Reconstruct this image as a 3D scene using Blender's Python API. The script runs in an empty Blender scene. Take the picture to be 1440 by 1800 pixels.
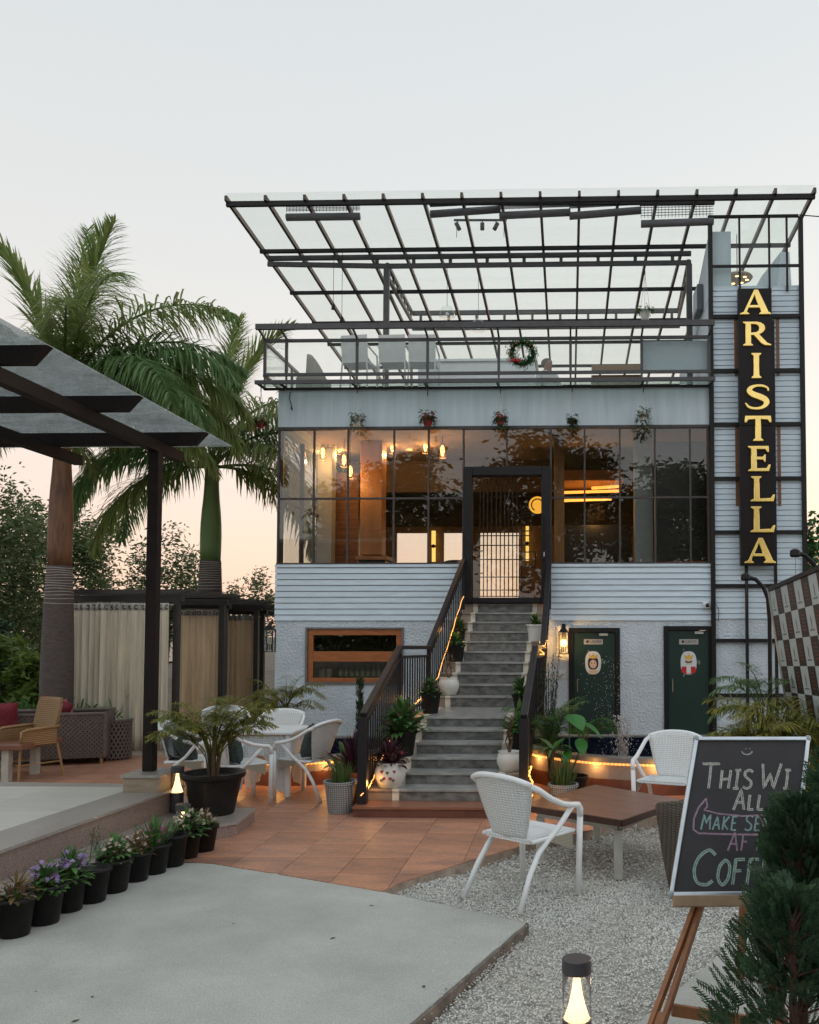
import bpy, bmesh, math, random
import numpy as np
from mathutils import Vector, Matrix, Euler
R = math.radians
random.seed(7); np.random.seed(7)
SC = bpy.context.scene
COL = SC.collection

# ---------------------------------------------------------------- camera
FPX, PCX, PCY = 1575.0, 956.0, 1038.0          # focal length and principal point in photo pixels (1440 x 1800)
EYE = 1.9
YAW, PIT = R(1.6), R(2.6)
cd = bpy.data.cameras.new('camera'); cam = bpy.data.objects.new('camera', cd); COL.objects.link(cam)
cam.location = (0, 0, EYE); cam.rotation_euler = (R(90) + PIT, 0, YAW)
cd.sensor_fit = 'VERTICAL'; cd.sensor_height = 36; cd.lens = FPX / 1800 * 36
cd.shift_x = (720 - PCX) / 1800; cd.shift_y = (PCY - 900) / 1800
cd.clip_start = 0.1; cd.clip_end = 600
SC.camera = cam

# ---------------------------------------------------------------- sky, sun, exposure
W = bpy.data.worlds.new('World'); SC.world = W; W.use_nodes = True
wn, wl = W.node_tree.nodes, W.node_tree.links
wn.clear()
wo = wn.new('ShaderNodeOutputWorld')
SUN_EL, SUN_AZ = 4.0, 42.0                       # sun just going down, out of frame to the right
sky = wn.new('ShaderNodeTexSky'); sky.sky_type = 'NISHITA'; sky.sun_disc = False
sky.sun_elevation = R(SUN_EL); sky.sun_rotation = R(SUN_AZ); sky.dust_density = 1; sky.air_density = 1.2
b1 = wn.new('ShaderNodeBackground'); b1.inputs[1].default_value = 0.05
wl.new(sky.outputs[0], b1.inputs[0])
tc = wn.new('ShaderNodeTexCoord'); sp = wn.new('ShaderNodeSeparateXYZ'); wl.new(tc.outputs['Generated'], sp.inputs[0])
def ramp(stops):
    r = wn.new('ShaderNodeValToRGB'); e = r.color_ramp.elements
    e[0].position, e[0].color = stops[0][0], (*stops[0][1], 1)
    e[1].position, e[1].color = stops[-1][0], (*stops[-1][1], 1)
    for p, c in stops[1:-1]:
        k = e.new(p); k.color = (*c, 1)
    wl.new(sp.outputs['Z'], r.inputs[0]); return r
# thin high haze after sunset: peach low down on the sunset side, cooler on the side away from it, which is brightened to light the facade
ra = ramp([(0.0, (.86, .56, .46)), (.09, (.87, .635, .55)), (.21, (.79, .69, .65)), (.36, (.695, .682, .668)), (.58, (.63, .65, .66)), (1, (.70, .76, .81))])
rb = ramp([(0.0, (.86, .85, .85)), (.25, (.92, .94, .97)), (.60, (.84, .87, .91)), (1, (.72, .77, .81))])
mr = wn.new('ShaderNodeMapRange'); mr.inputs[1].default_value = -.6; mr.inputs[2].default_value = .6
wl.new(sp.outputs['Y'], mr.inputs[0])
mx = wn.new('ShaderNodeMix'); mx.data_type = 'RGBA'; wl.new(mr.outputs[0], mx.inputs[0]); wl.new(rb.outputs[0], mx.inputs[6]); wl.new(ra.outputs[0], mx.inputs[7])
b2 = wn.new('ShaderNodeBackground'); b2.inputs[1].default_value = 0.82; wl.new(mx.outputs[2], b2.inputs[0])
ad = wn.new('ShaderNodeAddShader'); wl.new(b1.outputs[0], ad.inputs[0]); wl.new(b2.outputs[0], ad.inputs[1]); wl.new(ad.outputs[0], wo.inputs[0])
sd = bpy.data.lights.new('sun', 'SUN'); sd.energy = 0.5; sd.angle = R(12); sd.color = (1, .80, .62)
so = bpy.data.objects.new('sun', sd); COL.objects.link(so)
so.rotation_euler = Vector((-math.sin(R(SUN_AZ)) * math.cos(R(SUN_EL)), -math.cos(R(SUN_AZ)) * math.cos(R(SUN_EL)), -math.sin(R(SUN_EL)))).to_track_quat('-Z', 'Y').to_euler()
vs = SC.view_settings; vs.view_transform = 'Standard'; vs.look = 'None'; vs.exposure = 0.40; vs.gamma = 1; vs.use_curve_mapping = False
cy = SC.cycles; cy.use_denoising = True; cy.use_adaptive_sampling = True; cy.adaptive_threshold = .025; cy.max_bounces = 7; cy.transparent_max_bounces = 20; cy.diffuse_bounces = 3; cy.glossy_bounces = 3
cy.sample_clamp_indirect = 6; cy.caustics_reflective = False; cy.caustics_refractive = False

# ---------------------------------------------------------------- pixel helpers (used to read positions off the photograph)
_cy, _sy, _cp, _sp = math.cos(YAW), math.sin(YAW), math.cos(PIT), math.sin(PIT)
def ray(x, y):
    a, b = (x - PCX) / FPX, -(y - PCY) / FPX
    fy, uz = _cp - b * _sp, _sp + b * _cp
    return a * _cy - fy * _sy, a * _sy + fy * _cy, uz
def AT(x, y, Y):
    d = ray(x, y); t = Y / d[1]; return Vector((d[0] * t, Y, EYE + d[2] * t))
def GR(x, y, z=0.0):
    d = ray(x, y); t = (z - EYE) / d[2]; return Vector((d[0] * t, d[1] * t, z))

# ---------------------------------------------------------------- materials
MATS = {}
def mat(name, col=(.5, .5, .5), rough=.6, metal=0, var=0, vscale=8, col2=None, bump=0, bscale=40, island=0, objvar=0,
        emit=None, estr=0, trans=0, spec=.5, stretch=None, detail=6, wave=None, coat=0, sheen=0, bdist=.01, voro=False, speck=None):
    if name in MATS: return MATS[name]
    m = bpy.data.materials.new(name); m.use_nodes = True; n, l = m.node_tree.nodes, m.node_tree.links
    p = n['Principled BSDF']; p.inputs['Base Color'].default_value = (*col, 1); p.inputs['Roughness'].default_value = rough
    p.inputs['Metallic'].default_value = metal; p.inputs['Specular IOR Level'].default_value = spec; p.inputs['Coat Weight'].default_value = coat
    co = n.new('ShaderNodeTexCoord'); mp = n.new('ShaderNodeMapping'); l.new(co.outputs['Object'], mp.inputs[0])
    if stretch: mp.inputs['Scale'].default_value = stretch
    cur = None
    def mixc(fac_sock, a, b, fac=1.0, blend='MIX'):
        k = n.new('ShaderNodeMix'); k.data_type = 'RGBA'; k.blend_type = blend
        if fac_sock is None: k.inputs[0].default_value = fac
        else: l.new(fac_sock, k.inputs[0])
        for s, i in ((a, 6), (b, 7)):
            if isinstance(s, tuple): k.inputs[i].default_value = (*s, 1)
            else: l.new(s, k.inputs[i])
        return k.outputs[2]
    if var or col2:
        nz = n.new('ShaderNodeTexNoise'); nz.inputs['Scale'].default_value = vscale; nz.inputs['Detail'].default_value = detail
        nz.inputs['Roughness'].default_value = .62; l.new(mp.outputs[0], nz.inputs['Vector'])
        mrr = n.new('ShaderNodeMapRange'); mrr.inputs[1].default_value = .33; mrr.inputs[2].default_value = .67; l.new(nz.outputs[0], mrr.inputs[0])
        c2 = col2 if col2 else tuple(max(0, c * (1 - var)) for c in col)
        c1 = col if col2 else tuple(min(1, c * (1 + var)) for c in col)
        cur = mixc(mrr.outputs[0], c1, c2)
    if speck:
        nz2 = n.new('ShaderNodeTexNoise'); nz2.inputs['Scale'].default_value = speck[0]; nz2.inputs['Detail'].default_value = 2; l.new(co.outputs['Object'], nz2.inputs['Vector'])
        m2 = n.new('ShaderNodeMapRange'); m2.inputs[1].default_value = .42; m2.inputs[2].default_value = .60; m2.inputs[3].default_value = 1 - speck[1]; m2.inputs[4].default_value = 1 + speck[1]
        l.new(nz2.outputs[0], m2.inputs[0])
        cb = n.new('ShaderNodeCombineColor'); [l.new(m2.outputs[0], cb.inputs[i]) for i in range(3)]
        cur = mixc(None, cur if cur else col, cb.outputs[0], 1.0, 'MULTIPLY')
    for amt, src in ((island, 'isl'), (objvar, 'obj')):
        if amt:
            if src == 'isl': g = n.new('ShaderNodeNewGeometry'); s = g.outputs['Random Per Island']
            else: g = n.new('ShaderNodeObjectInfo'); s = g.outputs['Random']
            m3 = n.new('ShaderNodeMapRange'); m3.inputs[3].default_value = 1 - amt; m3.inputs[4].default_value = 1 + amt; l.new(s, m3.inputs[0])
            cb = n.new('ShaderNodeCombineColor'); [l.new(m3.outputs[0], cb.inputs[i]) for i in range(3)]
            cur = mixc(None, cur if cur else col, cb.outputs[0], 1.0, 'MULTIPLY')
    hs = None
    if wave:     # woven strands: (scale u axis, scale v axis, dark amount)
        outs = []
        for ax, s in (('X', wave[0]), ('Z', wave[1])):
            w = n.new('ShaderNodeTexWave'); w.bands_direction = ax; w.inputs['Scale'].default_value = s; w.inputs['Distortion'].default_value = .6; w.inputs['Detail Scale'].default_value = 2
            l.new(mp.outputs[0], w.inputs['Vector']); outs.append(w.outputs['Fac'])
        mm = n.new('ShaderNodeMath'); mm.operation = 'MULTIPLY'; l.new(outs[0], mm.inputs[0]); l.new(outs[1], mm.inputs[1])
        m4 = n.new('ShaderNodeMapRange'); m4.inputs[2].default_value = .5; m4.inputs[3].default_value = 1 - wave[2]; m4.inputs[4].default_value = 1; l.new(mm.outputs[0], m4.inputs[0])
        cb = n.new('ShaderNodeCombineColor'); [l.new(m4.outputs[0], cb.inputs[i]) for i in range(3)]
        cur = mixc(None, cur if cur else col, cb.outputs[0], 1.0, 'MULTIPLY'); hs = mm.outputs[0]
    if cur: l.new(cur, p.inputs['Base Color'])
    if bump:
        bn = n.new('ShaderNodeBump'); bn.inputs['Strength'].default_value = bump; bn.inputs['Distance'].default_value = bdist
        if hs is None:
            nb = n.new('ShaderNodeTexVoronoi' if voro else 'ShaderNodeTexNoise'); nb.inputs['Scale'].default_value = bscale
            if not voro: nb.inputs['Detail'].default_value = 4
            l.new(mp.outputs[0], nb.inputs['Vector']); hs = nb.outputs[0]
        l.new(hs, bn.inputs['Height']); l.new(bn.outputs[0], p.inputs['Normal'])
    if emit: p.inputs['Emission Color'].default_value = (*emit, 1); p.inputs['Emission Strength'].default_value = estr
    if trans:   # thin leaves / cloth that let light through
        t = n.new('ShaderNodeBsdfTranslucent'); ms = n.new('ShaderNodeMixShader'); ms.inputs[0].default_value = trans
        if cur: l.new(cur, t.inputs[0])
        else: t.inputs[0].default_value = (*col, 1)
        l.new(p.outputs[0], ms.inputs[1]); l.new(t.outputs[0], ms.inputs[2]); l.new(ms.outputs[0], n['Material Output'].inputs[0])
    MATS[name] = m; return m
def glass(name, tint=(.9, .95, .93), refl=.08, dirt=0.0, dcol=(.8, .85, .83), rough=.0, dscale=3, fres=1.0, bump=0):
    m = bpy.data.materials.new(name); m.use_nodes = True; n, l = m.node_tree.nodes, m.node_tree.links; n.remove(n['Principled BSDF'])
    t = n.new('ShaderNodeBsdfTransparent'); t.inputs[0].default_value = (*tint, 1)
    g = n.new('ShaderNodeBsdfGlossy'); g.inputs['Roughness'].default_value = rough
    lw = n.new('ShaderNodeLayerWeight'); lw.inputs[0].default_value = .15
    ma = n.new('ShaderNodeMath'); ma.operation = 'MULTIPLY_ADD'; l.new(lw.outputs['Fresnel'], ma.inputs[0]); ma.inputs[1].default_value = fres; ma.inputs[2].default_value = refl; ma.use_clamp = True
    ms = n.new('ShaderNodeMixShader'); l.new(ma.outputs[0], ms.inputs[0]); l.new(t.outputs[0], ms.inputs[1]); l.new(g.outputs[0], ms.inputs[2]); out = ms.outputs[0]
    if bump:
        co = n.new('ShaderNodeTexCoord'); nz = n.new('ShaderNodeTexNoise'); nz.inputs['Scale'].default_value = 1.1; nz.inputs['Detail'].default_value = 1; l.new(co.outputs['Object'], nz.inputs['Vector'])
        bn = n.new('ShaderNodeBump'); bn.inputs['Strength'].default_value = bump; bn.inputs['Distance'].default_value = .05; l.new(nz.outputs[0], bn.inputs['Height']); l.new(bn.outputs[0], g.inputs['Normal'])
    if dirt:
        d = n.new('ShaderNodeBsdfDiffuse'); d.inputs[0].default_value = (*dcol, 1); tl = n.new('ShaderNodeBsdfTranslucent'); tl.inputs[0].default_value = (*dcol, 1)
        md = n.new('ShaderNodeMixShader'); md.inputs[0].default_value = .5; l.new(d.outputs[0], md.inputs[1]); l.new(tl.outputs[0], md.inputs[2])
        co = n.new('ShaderNodeTexCoord'); mp = n.new('ShaderNodeMapping'); mp.inputs['Scale'].default_value = (1, 2.5, 1); l.new(co.outputs['Object'], mp.inputs[0])
        nz = n.new('ShaderNodeTexNoise'); nz.inputs['Scale'].default_value = dscale; nz.inputs['Detail'].default_value = 8; nz.inputs['Roughness'].default_value = .7; l.new(mp.outputs[0], nz.inputs['Vector'])
        mrr = n.new('ShaderNodeMapRange'); mrr.inputs[1].default_value = .35; mrr.inputs[2].default_value = .7; mrr.inputs[3].default_value = dirt * .4; mrr.inputs[4].default_value = dirt * 1.6; l.new(nz.outputs[0], mrr.inputs[0])
        mf = n.new('ShaderNodeMixShader'); l.new(mrr.outputs[0], mf.inputs[0]); l.new(out, mf.inputs[1]); l.new(md.outputs[0], mf.inputs[2]); out = mf.outputs[0]
    l.new(out, n['Material Output'].inputs[0]); MATS[name] = m; return m

# ---------------------------------------------------------------- mesh builder
class MB:
    def __init__(s): s.v = []; s.f = []
    def add(s, vs, fs):
        o = len(s.v); s.v += [tuple(v) for v in vs]; s.f += [tuple(i + o for i in f) for f in fs]; return s
    def box(s, x0, y0, z0, x1, y1, z1):
        vs = [(x0, y0, z0), (x1, y0, z0), (x1, y1, z0), (x0, y1, z0), (x0, y0, z1), (x1, y0, z1), (x1, y1, z1), (x0, y1, z1)]
        return s.add(vs, [(0, 3, 2, 1), (4, 5, 6, 7), (0, 1, 5, 4), (1, 2, 6, 5), (2, 3, 7, 6), (3, 0, 4, 7)])
    def bar(s, p, q, w, h=None, up=(0, 0, 1), ext=0):
        p, q = Vector(p), Vector(q); h = h or w; d = (q - p).normalized(); p = p - d * ext; q = q + d * ext; u = Vector(up)
        if abs(d.dot(u)) > .98: u = Vector((0, 1, 0))
        sd_ = d.cross(u).normalized(); u = sd_.cross(d).normalized()
        vs = [c + sd_ * (a * w / 2) + u * (b * h / 2) for c in (p, q) for a, b in ((-1, -1), (1, -1), (1, 1), (-1, 1))]
        return s.add(vs, [(0, 3, 2, 1), (4, 5, 6, 7), (0, 1, 5, 4), (1, 2, 6, 5), (2, 3, 7, 6), (3, 0, 4, 7)])
    def tube(s, pts, r, n=8, cap=True, closed=False):
        pts = [Vector(p) for p in pts]; N = len(pts); rs = r if isinstance(r, (list, tuple)) else [r] * N; vs, fs = [], []
        prev = None
        for i, p in enumerate(pts):
            if closed: d = pts[(i + 1) % N] - pts[i - 1]
            else: d = pts[min(i + 1, N - 1)] - pts[max(i - 1, 0)]
            d.normalize()
            if prev is None:
                u = d.orthogonal().normalized()
            else:
                u = (prev - d * prev.dot(d)); u = u.normalized() if u.length > 1e-6 else d.orthogonal().normalized()
            prev = u; w = d.cross(u)
            for k in range(n):
                a = 2 * math.pi * k / n; vs.append(p + (u * math.cos(a) + w * math.sin(a)) * rs[i])
        for i in range(N if closed else N - 1):
            j = (i + 1) % N
            for k in range(n): fs.append((i * n + k, i * n + (k + 1) % n, j * n + (k + 1) % n, j * n + k))
        if cap and not closed: fs += [tuple(range(n - 1, -1, -1)), tuple((N - 1) * n + k for k in range(n))]
        return s.add(vs, fs)
    def lathe(s, prof, n=24, o=(0, 0, 0)):
        vs, fs = [], []; M = len(prof)
        for r, z in prof:
            for k in range(n):
                a = 2 * math.pi * k / n; vs.append((o[0] + r * math.cos(a), o[1] + r * math.sin(a), o[2] + z))
        for i in range(M - 1):
            for k in range(n): fs.append((i * n + k, i * n + (k + 1) % n, (i + 1) * n + (k + 1) % n, (i + 1) * n + k))
        if prof[0][0] > 1e-4: fs.append(tuple(range(n - 1, -1, -1)))
        if prof[-1][0] > 1e-4: fs.append(tuple((M - 1) * n + k for k in range(n)))
        return s.add(vs, fs)
    def prism(s, poly, z0, z1):      # poly: list of (x,y), counter-clockwise; z0/z1 numbers
        n = len(poly); vs = [(x, y, z0) for x, y in poly] + [(x, y, z1) for x, y in poly]
        fs = [tuple(range(n - 1, -1, -1)), tuple(range(n, 2 * n))] + [(i, (i + 1) % n, n + (i + 1) % n, n + i) for i in range(n)]
        return s.add(vs, fs)
    def grid(s, fn, nu, nv):
        vs = [fn(i / nu, j / nv) for j in range(nv + 1) for i in range(nu + 1)]
        return s.add(vs, [(j * (nu + 1) + i, j * (nu + 1) + i + 1, (j + 1) * (nu + 1) + i + 1, (j + 1) * (nu + 1) + i) for j in range(nv) for i in range(nu)])
    def slab(s, fn, nu, nv, th):      # grid with thickness th along the local normal
        N = (nu + 1) * (nv + 1); P = [Vector(fn(i / nu, j / nv)) for j in range(nv + 1) for i in range(nu + 1)]
        def nrm(i, j):
            a = P[j * (nu + 1) + min(i + 1, nu)] - P[j * (nu + 1) + max(i - 1, 0)]; b = P[min(j + 1, nv) * (nu + 1) + i] - P[max(j - 1, 0) * (nu + 1) + i]
            return a.cross(b).normalized()
        Q = [P[j * (nu + 1) + i] - nrm(i, j) * th for j in range(nv + 1) for i in range(nu + 1)]
        fs = []; I = lambda i, j: j * (nu + 1) + i
        for j in range(nv):
            for i in range(nu):
                fs.append((I(i, j), I(i + 1, j), I(i + 1, j + 1), I(i, j + 1))); fs.append(tuple(N + k for k in (I(i, j), I(i, j + 1), I(i + 1, j + 1), I(i + 1, j))))
        for i in range(nu): fs += [(I(i, 0), N + I(i, 0), N + I(i + 1, 0), I(i + 1, 0)), (I(i, nv), I(i + 1, nv), N + I(i + 1, nv), N + I(i, nv))]
        for j in range(nv): fs += [(I(0, j), I(0, j + 1), N + I(0, j + 1), N + I(0, j)), (I(nu, j), N + I(nu, j), N + I(nu, j + 1), I(nu, j + 1))]
        return s.add(P + Q, fs)
    def ball(s, c, r, nu=10, nv=7):
        r = r if isinstance(r, (tuple, list)) else (r, r, r)
        vs = [(c[0], c[1], c[2] - r[2])]; fs = []
        for j in range(1, nv):
            t = math.pi * j / nv - math.pi / 2
            for i in range(nu):
                a = 2 * math.pi * i / nu; vs.append((c[0] + r[0] * math.cos(t) * math.cos(a), c[1] + r[1] * math.cos(t) * math.sin(a), c[2] + r[2] * math.sin(t)))
        vs.append((c[0], c[1], c[2] + r[2])); L = len(vs) - 1
        for i in range(nu): fs.append((0, 1 + (i + 1) % nu, 1 + i)); fs.append((L, L - nu + i, L - nu + (i + 1) % nu))
        for j in range(nv - 2):
            for i in range(nu): a = 1 + j * nu; fs.append((a + i, a + (i + 1) % nu, a + nu + (i + 1) % nu, a + nu + i))
        return s.add(vs, fs)
    def xf(s, M): s.v = [tuple(M @ Vector(v)) for v in s.v]; return s
    def mesh(s, name, m=None, smooth=False):
        me = bpy.data.meshes.new(name); me.from_pydata(s.v, [], s.f)
        if m: me.materials.append(m)
        if smooth: me.polygons.foreach_set('use_smooth', [True] * len(me.polygons))
        me.update(); return me
    def build(s, name, m, parent=None, smooth=False, bevel=0, angle=None, **props):
        o0 = chain(parent)
        if o0.length > 0: s.v = [(x - o0.x, y - o0.y, z - o0.z) for x, y, z in s.v]
        o = bpy.data.objects.new(name, s.mesh(name, m, smooth)); COL.objects.link(o); o.parent = parent
        if bevel:
            b = o.modifiers.new('bevel', 'BEVEL'); b.width = bevel; b.segments = 2; b.limit_method = 'ANGLE'; b.angle_limit = R(40)
        for k, v in props.items(): o[k] = v
        return o
def chain(o):
    t = Vector((0, 0, 0))
    while o: t = t + o.location; o = o.parent
    return t
def thing(name, label, cat, loc=(0, 0, 0), rz=0, group=None):
    o = bpy.data.objects.new(name, None); COL.objects.link(o); o.location = loc; o.rotation_euler = (0, 0, rz); o.empty_display_size = .1
    o['label'] = label; o['category'] = cat
    if group: o['group'] = group
    return o
def tag(o, label, cat, group=None):
    o['label'] = label; o['category'] = cat
    if group: o['group'] = group
    return o
def inst(me, name, parent, loc, rot=(0, 0, 0), scale=(1, 1, 1)):
    o = bpy.data.objects.new(name, me); COL.objects.link(o); o.parent = parent; o.location = Vector(loc) - chain(parent); o.rotation_euler = rot; o.scale = scale; return o
def copy_tree(root, loc=None, rz=None, label=None, group=None):
    kids = {}
    for o in bpy.data.objects:
        if o.parent: kids.setdefault(o.parent.name, []).append(o)
    def rec(o, par):
        c = o.copy(); COL.objects.link(c); c.parent = par
        for ch in kids.get(o.name, []): rec(ch, c)
        return c
    c = rec(root, None)
    if loc is not None: c.location = loc
    if rz is not None: c.rotation_euler = (0, 0, rz)
    if label: c['label'] = label
    if group: c['group'] = group
    return c
def to_mesh(o, parent, loc):
    dg = bpy.context.evaluated_depsgraph_get(); me = bpy.data.meshes.new_from_object(o.evaluated_get(dg)); n = o.name.split('.')[0]; rot = o.rotation_euler.copy()
    bpy.data.objects.remove(o); k = bpy.data.objects.new(n, me); COL.objects.link(k); k.parent = parent; k.location = Vector(loc) - chain(parent); k.rotation_euler = rot; return k
def struct(name, mb, m, **k): return mb.build(name, m, None, kind='structure', **k)
def lamp(name, loc, power, col, parent=None, rad=.03):
    d = bpy.data.lights.new(name, 'POINT'); d.energy = power; d.color = col; d.shadow_soft_size = rad
    o = bpy.data.objects.new(name, d); COL.objects.link(o); o.location = Vector(loc) - chain(parent); o.parent = parent; return o

# ---------------------------------------------------------------- shared materials
STEEL = mat('dark_steel', (.016, .014, .015), .5, var=.25, vscale=20, spec=.25)
STEELB = mat('brown_steel', (.050, .032, .027), .55, var=.25, vscale=12)
SIDING = mat('siding_paint', (.60, .70, .775), .62, var=.08, vscale=3, objvar=.04, bump=.1, bscale=60, stretch=(1, 1, 6))
STUCCO = mat('stucco', (.60, .68, .74), .85, var=.10, vscale=2.5, bump=1.0, bscale=28, bdist=.034)
PLASTER = mat('plaster', (.56, .645, .71), .8, var=.10, vscale=1.5, stretch=(5, 5, .5), bump=.15, bscale=50)
WINGLASS = glass('window_glass', (.90, .90, .88), .055, fres=.8, bump=.05)
CLEAR = glass('rail_glass', (.95, .97, .96), .015, dirt=.03, dcol=(.8, .85, .85), fres=.3)
ROOFGL = glass('roof_glass', (.975, .992, .980), .004, dirt=.022, dcol=(.9, .95, .92), dscale=1.5, fres=.10)
SLOT_ORANGE = mat('lit_slot_orange', (.20, .085, .035), .5, var=.3, vscale=5, stretch=(1, 1, 8), detail=8)
WHITEP = mat('white_paint', (.72, .74, .75), .45, var=.05, vscale=6)
WARM = (1.0, .55, .16)
# ================================================================ THE SETTING
GZ = -0.07                                        # gravel bed level, the tiled patio is z = 0
g = MB(); g.add([(-150, -150, GZ - .06), (150, -150, GZ - .06), (150, 300, GZ - .06), (-150, 300, GZ - .06)], [(0, 1, 2, 3)])
struct('ground', g, mat('soil', (.10, .085, .06), .95, var=.4, vscale=3, bump=.5, bscale=20))

# patio outline: meets the concrete path on the left and the gravel along a cut edge on the right
edge_px = [(372, 1517), (520, 1541), (640, 1561), (672, 1567), (705, 1551), (790, 1524), (880, 1497), (980, 1470), (1090, 1449), (1230, 1425)]
edge = [GR(*p) for p in edge_px]
pat = [(p.x, p.y) for p in edge] + [(3.2, 9.3), (5.5, 9.6), (5.5, 15.2), (-9.5, 15.2), (-9.5, 8.3), (edge[0].x - .4, 7.42)]
patio = struct('patio', MB().prism(pat, GZ - .05, -.008), mat('grout', (.40, .32, .26), .9, var=.3, vscale=10))
TILE = mat('terracotta_tile', (.56, .27, .16), .44, col2=(.27, .16, .125), vscale=2.6, stretch=(.8, 2.2, 1), detail=9, objvar=.14, bump=.06, bscale=9, spec=.3, speck=(30, .07))
def clip_poly(poly, x0, y0, x1, y1):
    def cl(ps, ax, v, keep_less):
        out = []
        for i in range(len(ps)):
            a, b = ps[i], ps[(i + 1) % len(ps)]; ia = (a[ax] <= v) == keep_less or a[ax] == v; ib = (b[ax] <= v) == keep_less or b[ax] == v
            if ia: out.append(a)
            if ia != ib:
                t = (v - a[ax]) / (b[ax] - a[ax]); out.append((a[0] + t * (b[0] - a[0]), a[1] + t * (b[1] - a[1])))
        return out
    for ax, v, k in ((0, x0, False), (0, x1, True), (1, y0, False), (1, y1, True)):
        poly = cl(poly, ax, v, k)
        if len(poly) < 3: return []
    return poly
TS = .468; X0 = AT(681.3, 1445, 9.0).x            # a grout line read off the photograph
X0 = GR(681.3, 1445).x
def area(p): return .5 * sum(p[i][0] * p[(i + 1) % len(p)][1] - p[(i + 1) % len(p)][0] * p[i][1] for i in range(len(p)))
full = None
for i in range(-13, 8):
    for j in range(0, 17):
        x0, y0 = X0 + i * TS, 6.62 + j * TS; gp = .0022
        if y0 > 13.6: continue
        if x0 < -4.3 and y0 < 10.2: continue            # under the raised terrace
        q = clip_poly(pat, x0 + gp, y0 + gp, x0 + TS - gp, y0 + TS - gp)
        if len(q) < 3 or area(q) < .004: continue
        if area(q) > .98 * (TS - 2 * gp) ** 2:
            if full is None: full = MB().box(gp, gp, -.009, TS - gp, TS - gp, 0).mesh('tile', TILE)
            inst(full, 'tile', patio, (x0, y0, random.uniform(-.0008, .0008)))
        else:
            MB().prism(q, -.009, 0).build('tile', TILE, patio)

# concrete path: a broad light slab running towards the camera
PATHM = mat('path_concrete', (.425, .43, .395), .9, var=.16, vscale=1.1, detail=12, bump=.4, bscale=160, bdist=.004, speck=(140, .15))
pe = [GR(*p, -.006) for p in [(372, 1517), (520, 1541), (640, 1561), (790, 1592), (925, 1622)]]
pc = GR(720, 1800, -.006); dr = (pc - pe[-1]) ; far = pe[-1] + dr * 3.4
pth = [(p.x, p.y) for p in reversed(pe)] + [(-7.5, 7.2), (-7.5, .5), (far.x, far.y)]
def rough_edge(a, b, n, amp):
    a, b = Vector(a), Vector(b); nr = Vector((-(b - a).y, (b - a).x)).normalized()
    return [tuple(a + (b - a) * (k / n) + nr * random.uniform(-amp, amp)) for k in range(1, n)]
poly = []
for k in range(len(pth)):
    a, b = pth[k], pth[(k + 1) % len(pth)]; poly.append(a)
    if k == len(pth) - 1: poly += rough_edge(a, b, 60, .006)
    if k in (0, 1): poly += rough_edge(a, b, 14, .005)
if area(poly) < 0: poly.reverse()
path_ = struct('concrete_path', MB().prism(poly, GZ - .05, -.006), PATHM)
EDGM = mat('path_edge', (.17, .14, .115), .95, var=.4, vscale=9, bump=.8, bscale=30)
for a, b, n_ in ((pe[-1], far, 14), (pe[-2], pe[-1], 4), (pe[-3], pe[-2], 4)):
    for k in range(n_):
        u, v = a.lerp(b, k / n_), a.lerp(b, (k + 1) / n_); nn = (v - u).cross(Vector((0, 0, 1))).normalized() * .013; nn = nn if nn.x + nn.y > 0 else -nn; MB().bar(u + nn - Vector((0, 0, .048)), v + nn - Vector((0, 0, .048)), .012, .085).build('slab_edge', EDGM, path_)

# bed under the white gravel, then the stones themselves
kp = [GR(*p, GZ + .05) for p in [(1440, 1520), (1330, 1625), (1225, 1712), (1120, 1800), (1030, 1880)]]
MBB = MB(); MBB.add([(-2.2, 2.5, GZ - .02), (4.5, 2.5, GZ - .02), (4.5, 10.5, GZ - .02), (-2.2, 10.5, GZ - .02)], [(0, 1, 2, 3)])
struct('gravel_bed', MBB, mat('grit', (.36, .35, .32), .95, var=.4, vscale=12))
kerb = [(p.x, p.y) for p in kp] + [(1.2, 2.2), (5, 2.2), (5, 6.2)]
if area(kerb) < 0: kerb.reverse()
struct('kerb', MB().prism(kerb, GZ - .1, GZ + .05), PATHM)
def inside(poly, x, y):
    c = np.zeros(len(x), bool); n = len(poly)
    for i in range(n):
        (x1, y1), (x2, y2) = poly[i], poly[(i + 1) % n]
        if y1 == y2: continue
        c ^= ((y1 > y) != (y2 > y)) & (x < (x2 - x1) * (y - y1) / (y2 - y1) + x1)
    return c
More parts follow.
